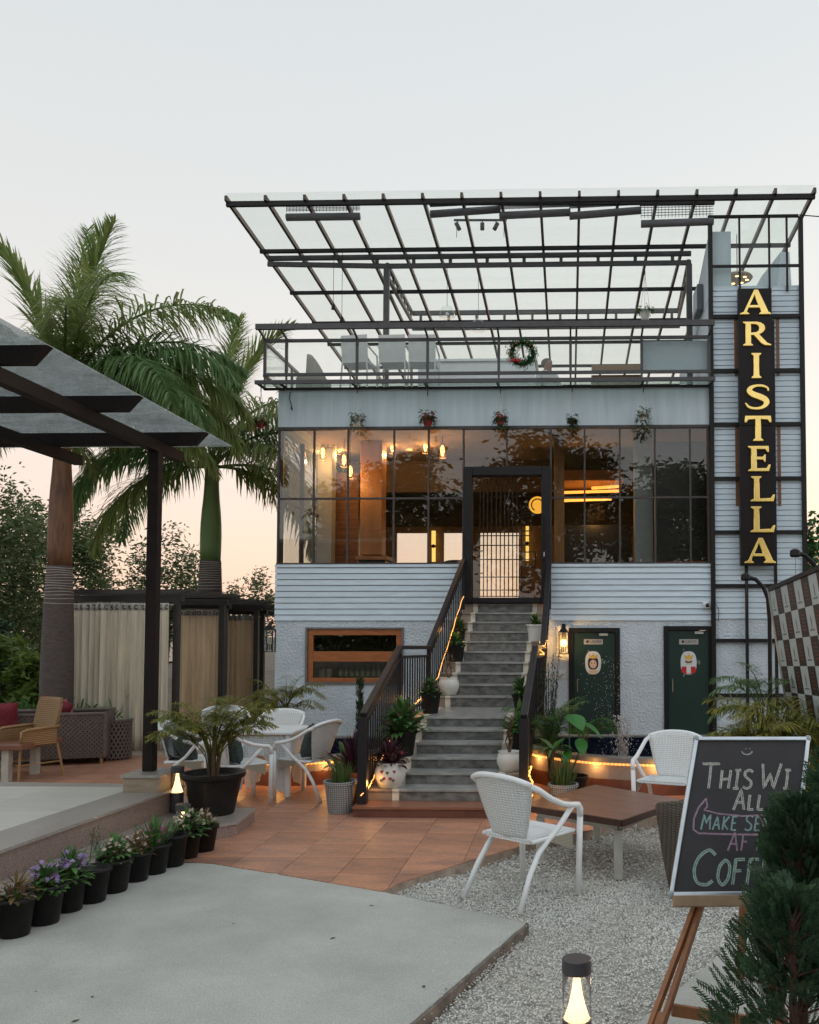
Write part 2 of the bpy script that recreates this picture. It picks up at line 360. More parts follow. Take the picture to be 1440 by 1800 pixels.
def pebbles(n, x0, x1, y0, y1, smin, smax, avoid, zf):
    x = np.random.uniform(x0, x1, n); y = np.random.uniform(y0, y1, n); ok = np.ones(n, bool)
    for a in avoid: ok &= ~inside(a, x, y)
    x, y = x[ok], y[ok]; n = len(x); s = np.random.uniform(smin, smax, n)
    z = zf(x, y) + np.random.uniform(-.004, .006, n)
    base = np.array([(1, 0, 0), (-1, 0, 0), (0, 1, 0), (0, -1, 0), (0, 0, .7), (0, 0, -.7)], float)
    an = np.random.uniform(0, 6.28, n); c, sn = np.cos(an), np.sin(an); q = base[None] * np.random.uniform(.55, 1.2, (n, 6, 1)) * s[:, None, None]
    qx = q[..., 0] * c[:, None] - q[..., 1] * sn[:, None] + q[..., 2] * np.random.uniform(-.5, .5, n)[:, None]; qy = q[..., 0] * sn[:, None] + q[..., 1] * c[:, None] + q[..., 2] * np.random.uniform(-.5, .5, n)[:, None]
    V = np.stack([qx + x[:, None], qy + y[:, None], q[..., 2] + z[:, None]], -1).reshape(-1, 3)
    T = np.array([(0, 2, 4), (2, 1, 4), (1, 3, 4), (3, 0, 4), (2, 0, 5), (1, 2, 5), (3, 1, 5), (0, 3, 5)])
    F = (T[None] + 6 * np.arange(n)[:, None, None]).reshape(-1, 3); return V, F
def np_obj(name, V, F, m, **props):
    me = bpy.data.meshes.new(name); me.vertices.add(len(V)); me.vertices.foreach_set('co', V.astype(np.float32).ravel()); k = F.shape[1]
    me.loops.add(F.size); me.loops.foreach_set('vertex_index', F.astype(np.int32).ravel()); me.polygons.add(len(F)); me.polygons.foreach_set('loop_start', np.arange(0, F.size, k, dtype=np.int32))
    me.update(); me.validate(); me.materials.append(m); o = bpy.data.objects.new(name, me); COL.objects.link(o)
    for a, b in props.items(): o[a] = b
    return o
hx, hy = .45, 7.5
zf = lambda x, y: GZ + .012 * np.sin(x * 5 + y * 2) - .008 * np.exp(-((x - hx) ** 2 + (y - hy) ** 2) / .25)
V1, F1 = pebbles(70000, -1.3, 2.3, 3.4, 7.2, .0042, .0095, [poly, kerb, pat], zf)
V2, F2 = pebbles(15000, -1.2, 2.9, 6.9, 9.6, .006, .013, [poly, kerb, pat], zf)
np_obj('gravel', np.vstack([V1, V2]), np.vstack([F1, F2 + len(V1)]), mat('white_gravel', (.80, .805, .77), .85, col2=(.66, .64, .58), vscale=1.3, island=.26), label='loose white gravel around the wooden table', category='gravel', kind='stuff')

# ---------------------------------------------------------------- raised terrace on the left with a granite step
GRAN = mat('granite', (.28, .205, .18), .38, var=.25, vscale=70, detail=3, speck=(120, .25))
GRANT = mat('granite_top', (.33, .30, .275), .32, var=.12, vscale=3, stretch=(1, .3, 1), speck=(90, .12))
a0, a1 = GR(0, 1499, .33), GR(300, 1392, .33)
dd = (a1 - a0) / (a1.y - a0.y)
XE = lambda y: a0.x + dd.x * (y - a0.y)           # right edge of the terrace
TB = 8.98                                          # back edge
ter = [(XE(1.0), 1.0), (XE(TB), TB), (-9.5, TB + .35), (-9.5, 1.0)]
terrace = struct('terrace', MB().prism(ter, GZ, .328), GRAN)
def strip(name, o0, o1, ya, yb, z0, z1, m, n, parent):
    for k in range(n):
        u, v = ya + (yb - ya) * k / n + .0015, ya + (yb - ya) * (k + 1) / n - .0015
        MB().prism([(XE(u) + o0, u), (XE(u) + o1, u), (XE(v) + o1, v), (XE(v) + o0, v)], z0, z1).build('slab', m, parent)
FLOORT = mat('pale_floor_tile', (.60, .59, .53), .35, col2=(.50, .50, .46), vscale=2, stretch=(.6, 5, 1), objvar=.05)
strip('edge', -.40, .025, 3.0, TB - .12, .331, .355, GRANT, 7, terrace)
for k in range(8):
    x1 = XE(TB) - .0 - k * .75; x0_ = x1 - .747
    MB().prism([(x0_, TB - .115), (x1 + (0.02 if k == 0 else 0), TB - .115), (x1 + (.02 if k == 0 else 0), TB + .02 + .05 * k), (x0_, TB + .06 + .05 * k)], .331, .355).build('slab', GRANT, terrace)
for i in range(6):
    for j in range(4):
        v, u = TB - .12 - j * 1.2, TB - .12 - (j + 1) * 1.2 + .003; a, b = -.403 - i * .8, -.403 - (i + 1) * .8 + .003
        MB().prism([(XE(u) + b, u), (XE(u) + a, u), (XE(v) + a, v), (XE(v) + b, v)], .331, .3545).build('tile', FLOORT, terrace)
# the lower granite step with its far end reaching out on to the patio
s_end = GR(416, 1469)
step = struct('terrace_step', MB().prism([(XE(1) - .1, 1.0), (XE(1) + .52, 1.0), (XE(8.0) + .52, 8.0), (s_end.x, s_end.y), (s_end.x - .05, s_end.y + .62), (XE(8.9) + .02, 8.92), (XE(8.9) - .1, 8.92)], GZ, .105), GRAN)
strip('tread', .004, .535, 3.0, 8.0, .106, .13, GRANT, 6, step)
MB().prism([(XE(8.0) + .004, 8.003), (XE(8.0) + .535, 8.003), (s_end.x + .015, s_end.y - .01), (s_end.x - .035, s_end.y + .64), (XE(8.9) + .004, 8.93)], .106, .13).build('slab', GRANT, step)
# ================================================================ THE RESTAURANT BUILDING
FY = 14.7                                          # plane of the front wall
BL, BR, TR = -4.85, 2.35, 3.84                     # left corner, start of the tower, right corner
Z_SID0, Z_WIN0, Z_WIN1, Z_BAND1 = 2.07, 3.01, 5.27, 5.92
BD = 24.0                                          # back of the building
bld = thing('restaurant_building', 'two storey blue grey restaurant with glass front and glass roofed terrace', 'building', (-.5, FY, 0))
INT = mat('interior_wall', (.27, .16, .10), .7, var=.2, vscale=2)
DARKP = mat('dark_panel', (.012, .012, .013), .35)
GREYC = mat('grey_column', (.36, .40, .42), .7, var=.06)
def openwall(mb, x0, x1, z0, z1, holes, y0, y1):
    """front wall with rectangular holes; holes sorted by x and not overlapping in x"""
    x = x0
    for hx0, hx1, hz0, hz1 in holes:
        if hx0 > x: mb.box(x, y0, z0, hx0, y1, z1)
        if hz0 > z0: mb.box(hx0, y0, z0, hx1, y1, hz0)
        if hz1 < z1: mb.box(hx0, y0, hz1, hx1, y1, z1)
        x = hx1
    if x < x1: mb.box(x, y0, z0, x1, y1, z1)
    return mb
KW = (AT(541, 1150, FY).x, AT(706, 1150, FY).x, AT(600, 1199, FY).z, AT(600, 1106, FY).z)       # kitchen window
LD = (AT(1000, 1200, FY).x, AT(1090, 1200, FY).x, 0.0, 1.955)                                   # ladies door
GD = (AT(1167, 1200, FY).x, AT(1257, 1200, FY).x - .02, 0.0, 1.985)                             # gents door
wl_ = MB(); openwall(wl_, BL, BR, -.1, Z_SID0 + .02, [KW, LD, GD], FY, FY + .22)
wl_.box(BL, FY + .22, -.1, BL + .22, BD, Z_SID0 + .02)
wl_.build('stucco_wall', STUCCO, bld)
MB().box(BL + .22, FY + 1.5, -.1, BR, FY + 1.6, 2.2).build('inner_wall', INT, bld)
openwall(MB(), BL, BR, Z_SID0 + .02, Z_WIN0 - .03, [(AT(815, 1000, FY).x, AT(968, 1000, FY).x, Z_SID0 + .25, Z_WIN0 - .03)], FY + .03, FY + .2).build('backing_wall', PLASTER, bld)
# siding boards under the windows, left and right of the stairs
DX0, DX1 = AT(815, 1000, FY).x, AT(968, 1000, FY).x       # main door frame
ph = (Z_WIN0 - .06 - Z_SID0) / 9
for x0, x1 in ((BL - .012, DX0 - .01), (DX1 + .01, BR - .03)):
    for k in range(9):
        z = Z_SID0 + k * ph; j = random.uniform(-.002, .002); pl = MB()
        pl.add([(x0, FY - .028 + j, z + .006), (x1, FY - .028 - j, z + .006), (x1, FY + .028, z + .006), (x0, FY + .028, z + .006), (x0, FY - .012 + j, z + ph - .006), (x1, FY - .012, z + ph - .006), (x1, FY + .028, z + ph - .006), (x0, FY + .028, z + ph - .006)],
               [(0, 3, 2, 1), (4, 5, 6, 7), (0, 1, 5, 4), (1, 2, 6, 5), (2, 3, 7, 6), (3, 0, 4, 7)])
        pl.build('siding_board', SIDING, bld)
    MB().box(x0, FY - .04, Z_WIN0 - .055, x1, FY + .1, Z_WIN0 - .008).build('window_sill', SIDING, bld)
# wall band above the windows and storey slabs
MB().box(BL, FY - .01, Z_WIN1 + .03, BR - .03, FY + .2, Z_BAND1).build('band_wall', PLASTER, bld)
MB().box(BL + .05, FY + .21, 5.42, TR - .1, BD - .05, 5.84).build('ceiling_slab', mat('ceiling', (.34, .26, .20), .8, var=.1), bld)
MB().box(BL + .1, FY + .3, 2.22, TR - .1, BD, 2.38).build('floor_slab', mat('dark_floor', (.05, .035, .028), .3, var=.2), bld)
MB().box(BL, FY + .2, Z_SID0 + .03, BL + .2, BD, Z_WIN0).box(BL, FY + .2, Z_WIN1, BL + .2, BD, Z_BAND1).box(BL, FY + 3.6, Z_WIN0, BL + .2, BD, Z_WIN1).build('side_wall', PLASTER, bld)
# ---- storefront glazing
sf = MB()
cols = [493, 551, 611, 692, 753, 814.5]; colr = [968.5, 1028, 1090, 1152, 1214, 1252]
ZT = 4.10
FRM = mat('window_frame', (.055, .045, .042), .55, var=.35, vscale=14)
front = MB()
cx = [AT(c, 900, FY).x for c in cols]; cx[0] = BL + .02; crx = [AT(c, 900, FY).x for c in colr]; crx[-1] = BR - .06
front.box(BL, FY - .02, Z_WIN1 - .02, BR - .03, FY + .05, Z_WIN1 + .03).box(BL, FY - .018, Z_WIN0 - .008, cx[-1], FY + .05, Z_WIN0 + .02).box(crx[0], FY - .018, Z_WIN0 - .008, BR - .03, FY + .05, Z_WIN0 + .02)
wf = front.build('window_frame', FRM, bld)
for xs in (cx, crx):
    for k, x in enumerate(xs): MB().box(x - .014, FY - .012, Z_WIN0 + .021, x + .014, FY + .045, Z_WIN1 - .021).build('mullion', FRM, wf)
    MB().box(xs[0] + .015, FY - .008, ZT - .016, xs[-1] - .015, FY + .035, ZT + .016).build('transom', FRM, wf)
    for a, b in zip(xs[:-1], xs[1:]):
        for z0, z1 in ((Z_WIN0 + .02, ZT - .016), (ZT + .016, Z_WIN1 - .02)):
            MB().box(a + .012, FY + .010, z0, b - .012, FY + .016, z1).build('pane', WINGLASS, bld)
zd = AT(890, 822, FY).z
for a, b in ((DX0, AT(891, 800, FY).x), (AT(891, 800, FY).x, DX1)):
    MB().box(a + .012, FY + .010, zd, b - .012, FY + .016, Z_WIN1 - .02).build('pane', WINGLASS, bld)
MB().box(AT(891, 800, FY).x - .014, FY - .012, zd, AT(891, 800, FY).x + .014, FY + .045, Z_WIN1 - .021).build('mullion', FRM, wf)
# side glazing seen from inside
sy = [FY + .05, FY + 1.2, FY + 2.4, FY + 3.6]
for a in sy: MB().box(BL + .02, a - .03, Z_WIN0, BL + .09, a + .03, Z_WIN1).build('mullion', FRM, wf)
MB().box(BL + .03, FY + .05, ZT - .02, BL + .08, FY + 3.6, ZT + .02).build('transom', FRM, wf)
for a, b in zip(sy[:-1], sy[1:]): MB().box(BL + .05, a + .03, Z_WIN0, BL + .056, b - .03, Z_WIN1).build('pane', CLEAR, bld)
# ---- main entrance door
dz0 = 2.36
door = MB(); fw = .15
door.box(DX0, FY - .13, dz0, DX0 + fw, FY + .06, zd).box(DX1 - fw, FY - .13, dz0, DX1, FY + .06, zd).box(DX0 + fw, FY - .13, zd - fw, DX1 - fw, FY + .06, zd).box(DX0 + fw, FY - .1, dz0, DX1 - fw, FY + .04, dz0 + .09)
dr_ = door.build('entrance_door', STEEL, bld, bevel=.012)
lx0, lx1 = DX0 + fw, DX1 - fw
MB().box(lx0, FY - .02, dz0 + .09, lx1, FY - .014, zd - fw).build('pane', glass('door_glass', (.85, .84, .8), .05, fres=.6), dr_)
lat = mat('lattice_wood', (.045, .022, .014), .5)
lw_ = lx1 - lx0
for u in (.10, .155, .21, .27, .34, .40, .46, .52, .58, .64, .71):
    MB().box(lx0 + u * lw_ - .009, FY + .03, dz0 + .1, lx0 + u * lw_ + .009, FY + .05, zd - fw - (0 if u < .7 else .5)).build('lattice_bar', lat, dr_)
for y in (1048, 1037, 1014, 983, 958, 941, 907, 872):
    z = AT(890, y, FY).z; MB().box(lx0 + .02, FY + .052, z - .008, lx0 + .83 * lw_, FY + .068, z + .008).build('lattice_bar', lat, dr_)
for (u0, u1, z0, z1) in ((.02, .16, 2.85, 3.22), (.70, .86, 3.55, 3.85), (.74, .92, 2.95, 3.2)):
    q = MB(); a, b = lx0 + u0 * lw_, lx0 + u1 * lw_
    q.box(a, FY + .07, z0, b, FY + .085, z0 + .018).box(a, FY + .07, z1, b, FY + .085, z1 + .018).box(b - .018, FY + .07, z0 + .02, b, FY + .085, z1).build('lattice_square', lat, dr_)
MB().tube([(lx1 + .03, FY - .13, 3.05), (lx1 + .03, FY - .17, 3.07), (lx1 + .03, FY - .17, 3.75), (lx1 + .03, FY - .13, 3.77)], .011, 8).build('handle', mat('pull_handle', (.03, .03, .032), .3, metal=.8), dr_)
MB().box(lx1 + .02, FY - .136, 3.12, lx1 + .055, FY - .131, 3.19).build('door_sticker', WHITEP, dr_)
# ---- ground floor doors with plates and stickers
DGREEN = mat('green_door', (.010, .034, .027), .42, var=.15, vscale=2)
def text(body, size, m, parent, loc, name='lettering'):
    c = bpy.data.curves.new(name, 'FONT'); c.body = body; c.size = size; c.align_x = 'CENTER'; c.align_y = 'CENTER'; c.extrude = .0008
    c.materials.append(m); o = bpy.data.objects.new(name, c); COL.objects.link(o); o.rotation_euler = (R(90), 0, 0); return to_mesh(o, parent, loc)
GOLDT = mat('dark_print', (.03, .028, .022), .6)
def oval(cx_, cz, rx, rz_, y, n=28, sq=2.6):
    return [(cx_ + rx * math.copysign(abs(math.cos(a)) ** (2 / sq), math.cos(a)), y, cz + rz_ * math.copysign(abs(math.sin(a)) ** (2 / sq), math.sin(a))) for a in (2 * math.pi * k / n for k in range(n))]
def flat(pts, th=.002):
    n = len(pts); vs = pts + [(x, y + th, z) for x, y, z in pts]
    return MB().add(vs, [tuple(range(n)), tuple(range(2 * n - 1, n - 1, -1))] + [(i, n + i, n + (i + 1) % n, (i + 1) % n) for i in range(n)])
def wc_door(D, name_txt, king):
    x0, x1, z0, z1 = D; fr = .07
    d = MB().box(x0, FY - .03, z0, x0 + fr, FY + .1, z1).box(x1 - fr, FY - .03, z0, x1, FY + .1, z1).box(x0 + fr, FY - .03, z1 - fr, x1 - fr, FY + .1, z1).build('washroom_door', STEEL, bld)
    MB().box(x0 + fr + .004, FY + .005, .02, x1 - fr - .004, FY + .045, z1 - fr - .004).build('door_leaf', DGREEN, d, bevel=.004)
    y = FY + .003; xc = (x0 + x1) / 2 + (-.0 if king else -.02); zc = AT(1000, 1165, FY).z
    q = MB().box(xc - .15, y - .002, zc + .30, xc + .16, y, zc + .385).build('name_plate', mat('plate', (.42, .40, .36), .5, var=.1), d)
    text('\u25c6' + name_txt, .062, GOLDT, d, (xc + .005, y - .0035, zc + .342))
    gr = mat('leaf_print', (.20, .25, .24), .6)
    for k in range(9):
        a = k * 2.1; r_ = random.uniform(.15, .2); px_, pz = xc + r_ * math.cos(a) * .9, zc + r_ * 1.25 * math.sin(a); s = random.uniform(.02, .035)
        flat([(px_, y - .0015, pz - s), (px_ + s * .6, y - .0015, pz), (px_ + s * .3, y - .0015, pz + s * 1.6), (px_ - s * .4, y - .0015, pz + s * .3)], .001).build('leaf_motif', gr, d)
    flat(oval(xc, zc, .13, .19, y - .003)).build('portrait_card', mat('card_white', (.66, .68, .68), .5), d)
    sk = mat('print_skin', (.72, .50, .36), .6); bk = mat('print_black', (.015, .014, .02), .5); gd = mat('print_gold', (.75, .45, .07), .5); rd = mat('print_red', (.52, .02, .025), .5)
    if not king:
        flat(oval(xc, zc - .005, .085, .105, y - .005)).build('hair', bk, d); flat(oval(xc, zc - .02, .058, .07, y - .007, sq=2)).build('face', sk, d)
        flat(oval(xc, zc - .145, .075, .035, y - .005)).build('collar', sk, d)
        for s in (-1, 1): flat(oval(xc + s * .024, zc - .005, .008, .011, y - .009, 12, 2)).build('eye', bk, d)
        flat(oval(xc, zc - .052, .012, .006, y - .009, 12, 2)).build('mouth', rd, d); cz = zc + .10
    else:
        flat([(xc - .12, y - .005, zc - .15), (xc - .05, y - .005, zc - .18), (xc + .05, y - .005, zc - .18), (xc + .12, y - .005, zc - .15), (xc + .11, y - .005, zc - .06), (xc - .11, y - .005, zc - .06)]).build('robe', rd, d)
        flat([(xc - .035, y - .007, zc - .17), (xc + .035, y - .007, zc - .17), (xc + .035, y - .007, zc - .03), (xc - .035, y - .007, zc - .03)]).build('shirt', mat('card_white2', (.7, .7, .7), .5), d)
        flat(oval(xc, zc + .03, .05, .055, y - .009, sq=2)).build('face', sk, d)
        for s in (-1, 1): flat([(xc, y - .011, zc + .02), (xc + s * .06, y - .011, zc + .035), (xc + s * .05, y - .011, zc + .008), (xc, y - .011, zc + .0)][::s]).build('moustache', bk, d)
        cz = zc + .095
    cw = .055
    flat([(xc - cw, y - .011, cz - .03), (xc + cw, y - .011, cz - .03), (xc + cw * 1.25, y - .011, cz + .04), (xc + cw * .5, y - .011, cz + .01), (xc, y - .011, cz + .055), (xc - cw * .5, y - .011, cz + .01), (xc - cw * 1.25, y - .011, cz + .04)]).build('crown_print', gd, d)
    hx_ = x0 + fr + .07
    MB().tube([(hx_, FY + .005, .78 + .12), (hx_, FY - .035, .80 + .12), (hx_, FY - .035, .98 + .12), (hx_, FY + .005, 1.0 + .12)], .010, 8).build('handle', mat('brass', (.45, .40, .32), .35, metal=.9), d)
    MB().box(xc + .1, FY - .035, z1 - fr - .06, xc + .24, FY + .004, z1 - fr - .02).build('door_closer', mat('closer', (.40, .40, .38), .4), d)
    return d
wc_door(LD, 'LADIES', False); wc_door(GD, 'GENTS', True)
# ---- kitchen window with a timber frame
x0, x1, z0, z1 = KW
kw = MB().box(x0 - .035, FY - .03, z0 - .035, x1 + .035, FY + .05, z0).box(x0 - .035, FY - .03, z1, x1 + .035, FY + .05, z1 + .03).box(x0 - .035, FY - .03, z0, x0, FY + .05, z1).box(x1, FY - .03, z0, x1 + .035, FY + .05, z1).build('kitchen_window', mat('window_surround', (.17, .15, .15), .6, var=.2), bld)
OW = mat('orange_wood', (.36, .115, .030), .42, var=.25, vscale=4, stretch=(1, 1, 7), detail=8)
t = .10
for q in ((x0, z0, x1, z0 + t * .7), (x0, z1 - t, x1, z1), (x0 + .09, (z0 + z1) / 2 - .10, x1 - .09, (z0 + z1) / 2 + .07), (x0, z0 + t * .7, x0 + .09, z1 - t), (x1 - .09, z0 + t * .7, x1, z1 - t)):
    MB().box(q[0] + .001, FY + .0, q[1] + .001, q[2] - .001, FY + .07, q[3] - .001).build('timber_rail', OW, kw, bevel=.004)
zm = (z0 + z1) / 2
for a, b in ((z0 + t * .7, zm - .1), (zm + .07, z1 - t)):
    for u0, u1 in ((.09, .98), (.98, x1 - x0 - .09)): MB().box(x0 + u0, FY + .03, a, x0 + u1, FY + .035, b).build('pane', glass('kitchen_glass', (.85, .87, .84), .10) if 'kitchen_glass' not in MATS else MATS['kitchen_glass'], kw)
MB().box(x0 + .02, FY + .08, z0 + .04, x1 - .02, FY + .5, z0 + .06).build('shelf', OW, kw)
# ---- the tower on the right with siding, steel grid and roof frame
ZTT = 7.62
MB().box(BR, FY, -.1, TR, FY + .2, 2.1).build('tower_base_wall', STUCCO, bld)
MB().box(BR, FY + .02, 2.1, TR, FY + .2, ZTT - .02).box(TR - .2, FY + .2, -.1, TR, BD, ZTT - .5).build('tower_wall', PLASTER, bld)
nb = 62; bh = (ZTT - 2.1) / nb
pm = MB().add([(BR + .02, FY - .022, .004), (TR, FY - .022, .004), (TR, FY + .018, .004), (BR + .02, FY + .018, .004), (BR + .02, FY - .012, bh - .004), (TR, FY - .012, bh - .004), (TR, FY + .018, bh - .004), (BR + .02, FY + .018, bh - .004)],
              [(0, 3, 2, 1), (4, 5, 6, 7), (0, 1, 5, 4), (1, 2, 6, 5), (2, 3, 7, 6), (3, 0, 4, 7)]).mesh('siding_board', SIDING)
for k in range(nb): inst(pm, 'siding_board', bld, (0, 0, 2.1 + k * bh))
gridm = MB()
gx0, gx1 = BR + .0, TR
tw = [AT(1330, y, FY).z for y in (558, 653, 747, 842, 936, 1030, 1126, 1222)]
for x in (gx0, gx1): MB().box(x - .035, FY - .085, -.05, x + .035, FY - .024, AT(1330, 381, FY).z if x == gx0 else 8.75).build('steel_post', STEEL, bld)
for z in tw: MB().box(gx0 + .036, FY - .075, z - .03, gx1 - .036, FY - .026, z + .03).build('steel_rail', STEEL, bld)
for x in (AT(1311, 1100, FY).x, AT(1362, 1100, FY).x): MB().box(x - .024, FY - .12, .1, x + .024, FY - .078, 7.0).build('steel_post', STEEL, bld)
for s, z0, z1 in ((-1, 6.1, 7.05), (1, 6.1, 7.05), (-1, 3.95, 5.25), (1, 3.95, 5.3)):
    xs_ = AT(1332, 800, FY).x + s * .345; MB().box(xs_ - .025, FY - .031, z0, xs_ + .025, FY - .0235, z1).build('lit_slot_strip', SLOT_ORANGE, bld)  # orange colour stands in for the glow of lit slots beside the sign
zg = AT(1330, 381, FY).z
gp_ = [AT(c, 450, FY).x for c in (1299, 1351)] + [AT(1382, 450, FY).x]
zr = AT(1330, 470, FY).z
hood = MB().box(gx0 + .036, FY - .08, zg - .04, gx1 - .036, FY - .03, zg).build('tower_screen', STEEL, bld)
MB().box(gx0 + .036, FY - .075, zr - .02, gx1 - .036, FY - .035, zr + .02).build('screen_rail', STEEL, hood)
for x in gp_: MB().box(x - .016, FY - .07, 7.5, x + .016, FY - .04, zg - .041).build('screen_post', STEEL, hood)
xx = [gx0] + gp_ + [gx1]
for a, b in zip(xx[:-1], xx[1:]): MB().box(a + .03, FY - .058, 7.6, b - .03, FY - .053, zg - .04).build('pane', CLEAR, hood)
# parapet walls of the stair well behind the screen
p = MB(); y1 = FY + 2.6
p.add([(BR, FY + .05, 7.5), (BR, y1, 7.3), (BR, y1, 7.75), (BR, FY + .05, AT(1245, 405, FY).z), (BR + .36, FY + .05, 7.5), (BR + .36, FY + .3, 7.3), (BR + .36, FY + .3, 7.75), (BR + .36, FY + .05, AT(1245, 405, FY).z)],
      [(0, 1, 2, 3), (4, 7, 6, 5), (0, 3, 7, 4), (3, 2, 6, 7), (1, 5, 6, 2), (0, 4, 5, 1)])
p.box(BR + .01, FY + .3, 5.92, BR + .12, FY + 4.2, 7.5)
p.build('parapet_wall', PLASTER, bld)
MB().add([(TR - .35, FY + .3, 7.3), (TR - .05, FY + .3, 7.3), (TR - .05, FY + .5, 8.4), (TR - .2, FY + .5, 8.4), (TR - .9, FY + 1.6, 7.3), (TR - .05, FY + 1.6, 7.3), (TR - .05, FY + 1.6, 8.4), (TR - .3, FY + 1.6, 8.4)],
         [(0, 1, 2, 3), (4, 7, 6, 5), (0, 3, 7, 4), (3, 2, 6, 7), (1, 5, 6, 2), (0, 4, 5, 1)]).build('stair_wall', PLASTER, bld)
# ================================================================ balcony
bal = MB(); YB = 14.22; BXL, BXR = -5.08, BR - .01; YR = 14.62
zt, zb = AT(850, 571, YB).z, AT(850, 669, YB).z
z2, z3 = AT(850, 596, YR).z, AT(850, 656, YR).z
GREYS = mat('rail_steel', (.065, .062, .066), .5, var=.2, vscale=10)
bal.box(BXL, YB - .03, zt - .045, BXR, YB + .03, zt + .045)
balc = bal.build('balcony', GREYS, bld)
MB().box(BXL, YR - .02, z2 - .025, BXR, YR + .02, z2 + .025).build('guard_rail', GREYS, balc)
MB().box(BXL, YR - .02, z3 - .025, BXR, YR + .02, z3 + .025).build('guard_rail', GREYS, balc)
MB().box(BXL, YB - .025, zb - .03, BXR, YB + .025, zb + .03).build('edge_rail', GREYS, balc)
MB().box(BXL, FY - .045, Z_BAND1 + .0, BXR, FY - .012, Z_BAND1 + .04).build('edge_rail', STEEL, balc)
MB().box(BXL + .25, FY + .21, Z_BAND1 - .06, BR - .02, BD - 1, Z_BAND1 + .02).build('terrace_floor', mat('terrace_floor', (.3, .3, .29), .6), balc)
bpx = [504, 628, 752, 877, 1003, 1128]
bx = [AT(c, 620, YR).x for c in bpx] + [BXR - .03]
ends = [BXL + .02] + bx
for x in ends:
    MB().box(x - .022, YR - .022, z3 + .026, x + .022, YR + .022, z2 - .026).build('post', GREYS, balc)
    MB().bar((x, YB + .03, zt), (x, YR - .0, z2 + .03), .03, .03).build('tie', GREYS, balc)
    MB().bar((x, YB + .025, zb), (x, FY - .045, Z_BAND1 + .02), .03, .04).build('tie', STEEL, balc)
    MB().box(x - .015, YR - .012, zb - .02, x + .015, YR + .012, z3 - .026).build('stub', GREYS, balc)
for a, b in zip(ends[:-1], ends[1:]):
    MB().box(a + .024, YR - .004, z3 + .026, b - .024, YR + .004, z2 - .026).build('pane', CLEAR, balc)
    q = MB(); y0_, y1_ = YB + .03, FY - .05
    q.add([(a + .016, y0_, zb + .035), (b - .016, y0_, zb + .035), (b - .016, y1_, Z_BAND1 + .045), (a + .016, y1_, Z_BAND1 + .045), (a + .016, y0_, zb + .043), (b - .016, y0_, zb + .043), (b - .016, y1_, Z_BAND1 + .053), (a + .016, y1_, Z_BAND1 + .053)],
          [(0, 3, 2, 1), (4, 5, 6, 7), (0, 1, 5, 4), (1, 2, 6, 5), (2, 3, 7, 6), (3, 0, 4, 7)]).build('soffit_pane', MATS.get('soffit') or glass('soffit', (.86, .93, .89), .03, dirt=.22, dcol=(.75, .85, .79), fres=.3), balc)
# railing returning along the left side of the terrace
for z, h in ((z2, .05), (z3, .05)): MB().box(BXL - .02, YR + .021, z - h / 2, BXL + .02, YR + 7, z + h / 2).build('side_rail', GREYS, balc)
for k in range(1, 5): MB().box(BXL - .02, YR + k * 1.5, z3 + .026, BXL + .02, YR + k * 1.5 + .04, z2 - .026).build('post', GREYS, balc)
for k in range(4): MB().box(BXL - .004, YR + k * 1.5 + .05, z3 + .03, BXL + .004, YR + (k + 1) * 1.5 - .02, z2 - .03).build('pane', CLEAR, balc)
# rail round the back of the terrace, far behind
for z in (6.5, 6.75, 7.0): MB().box(-1.2, 21.9, z - .04, BR, 21.95, z + .04).build('back_rail', GREYS, balc)
for k in range(7): MB().box(-1.2 + k * .58, 21.86, 6.05, -1.15 + k * .58, 21.9, 7.04).build('back_post', GREYS, balc)
MB().box(bx[5] + .03, YR + .1, z3 + .02, BXR - .03, YR + .13, z2 - .03).build('blind_panel', mat('pale_panel', (.40, .47, .52), .5, var=.05), balc)
# ================================================================ glass roof over the terrace
RY0, RS = 14.26, -.051; RZ0 = AT(900, 341, RY0).z
rz = lambda y: RZ0 + RS * (y - RY0)
roof = MB()
rx = [AT(397 + (1433 - 397) * k / 15, 337, RY0).x for k in range(16)]
RYE = RY0 + 9.5
cano = MB().box(rx[0] - .02, RY0 + .06, rz(RY0) - .105, rx[-1] + .02, RY0 + .12, rz(RY0) - .025).build('roof_canopy', STEEL, bld)
RAF = mat('rafter_steel', (.075, .050, .036), .5, var=.25, vscale=10)
for x in rx: MB().bar((x, RY0, rz(RY0) - .0), (x, RYE, rz(RYE)), .045, .085).build('rafter', RAF, cano)
def rdepth(y):
    d = ray(900, y); t = (RZ0 - .075 - RS * RY0 - EYE) / (d[2] - RS * d[1]); return d[1] * t - RY0
pur = [.13, rdepth(437), rdepth(511), rdepth(565), rdepth(603), 7.9, 9.45]
for d in pur[1:]:
    y = RY0 + d; MB().box(rx[0] - .02, y - .03, rz(y) - .105, rx[-1] + .02, y + .03, rz(y) - .044).build('purlin', STEEL, cano)
gy = [0.0] + pur
for a, b in zip(rx[:-1], rx[1:]):
    for u, v in zip(gy[:-1], gy[1:]):
        y0_, y1_ = RY0 + u + .004 - (.06 if u == 0 else 0), RY0 + v - .004; q = []
        for z_ in (.044, .052): q += [(a + .004, y0_, rz(y0_) + z_), (b - .004, y0_, rz(y0_) + z_), (b - .004, y1_, rz(y1_) + z_), (a + .004, y1_, rz(y1_) + z_)]
        MB().add(q, [(0, 3, 2, 1), (4, 5, 6, 7), (0, 1, 5, 4), (1, 2, 6, 5), (2, 3, 7, 6), (3, 0, 4, 7)]).build('roof_pane', ROOFGL, cano)
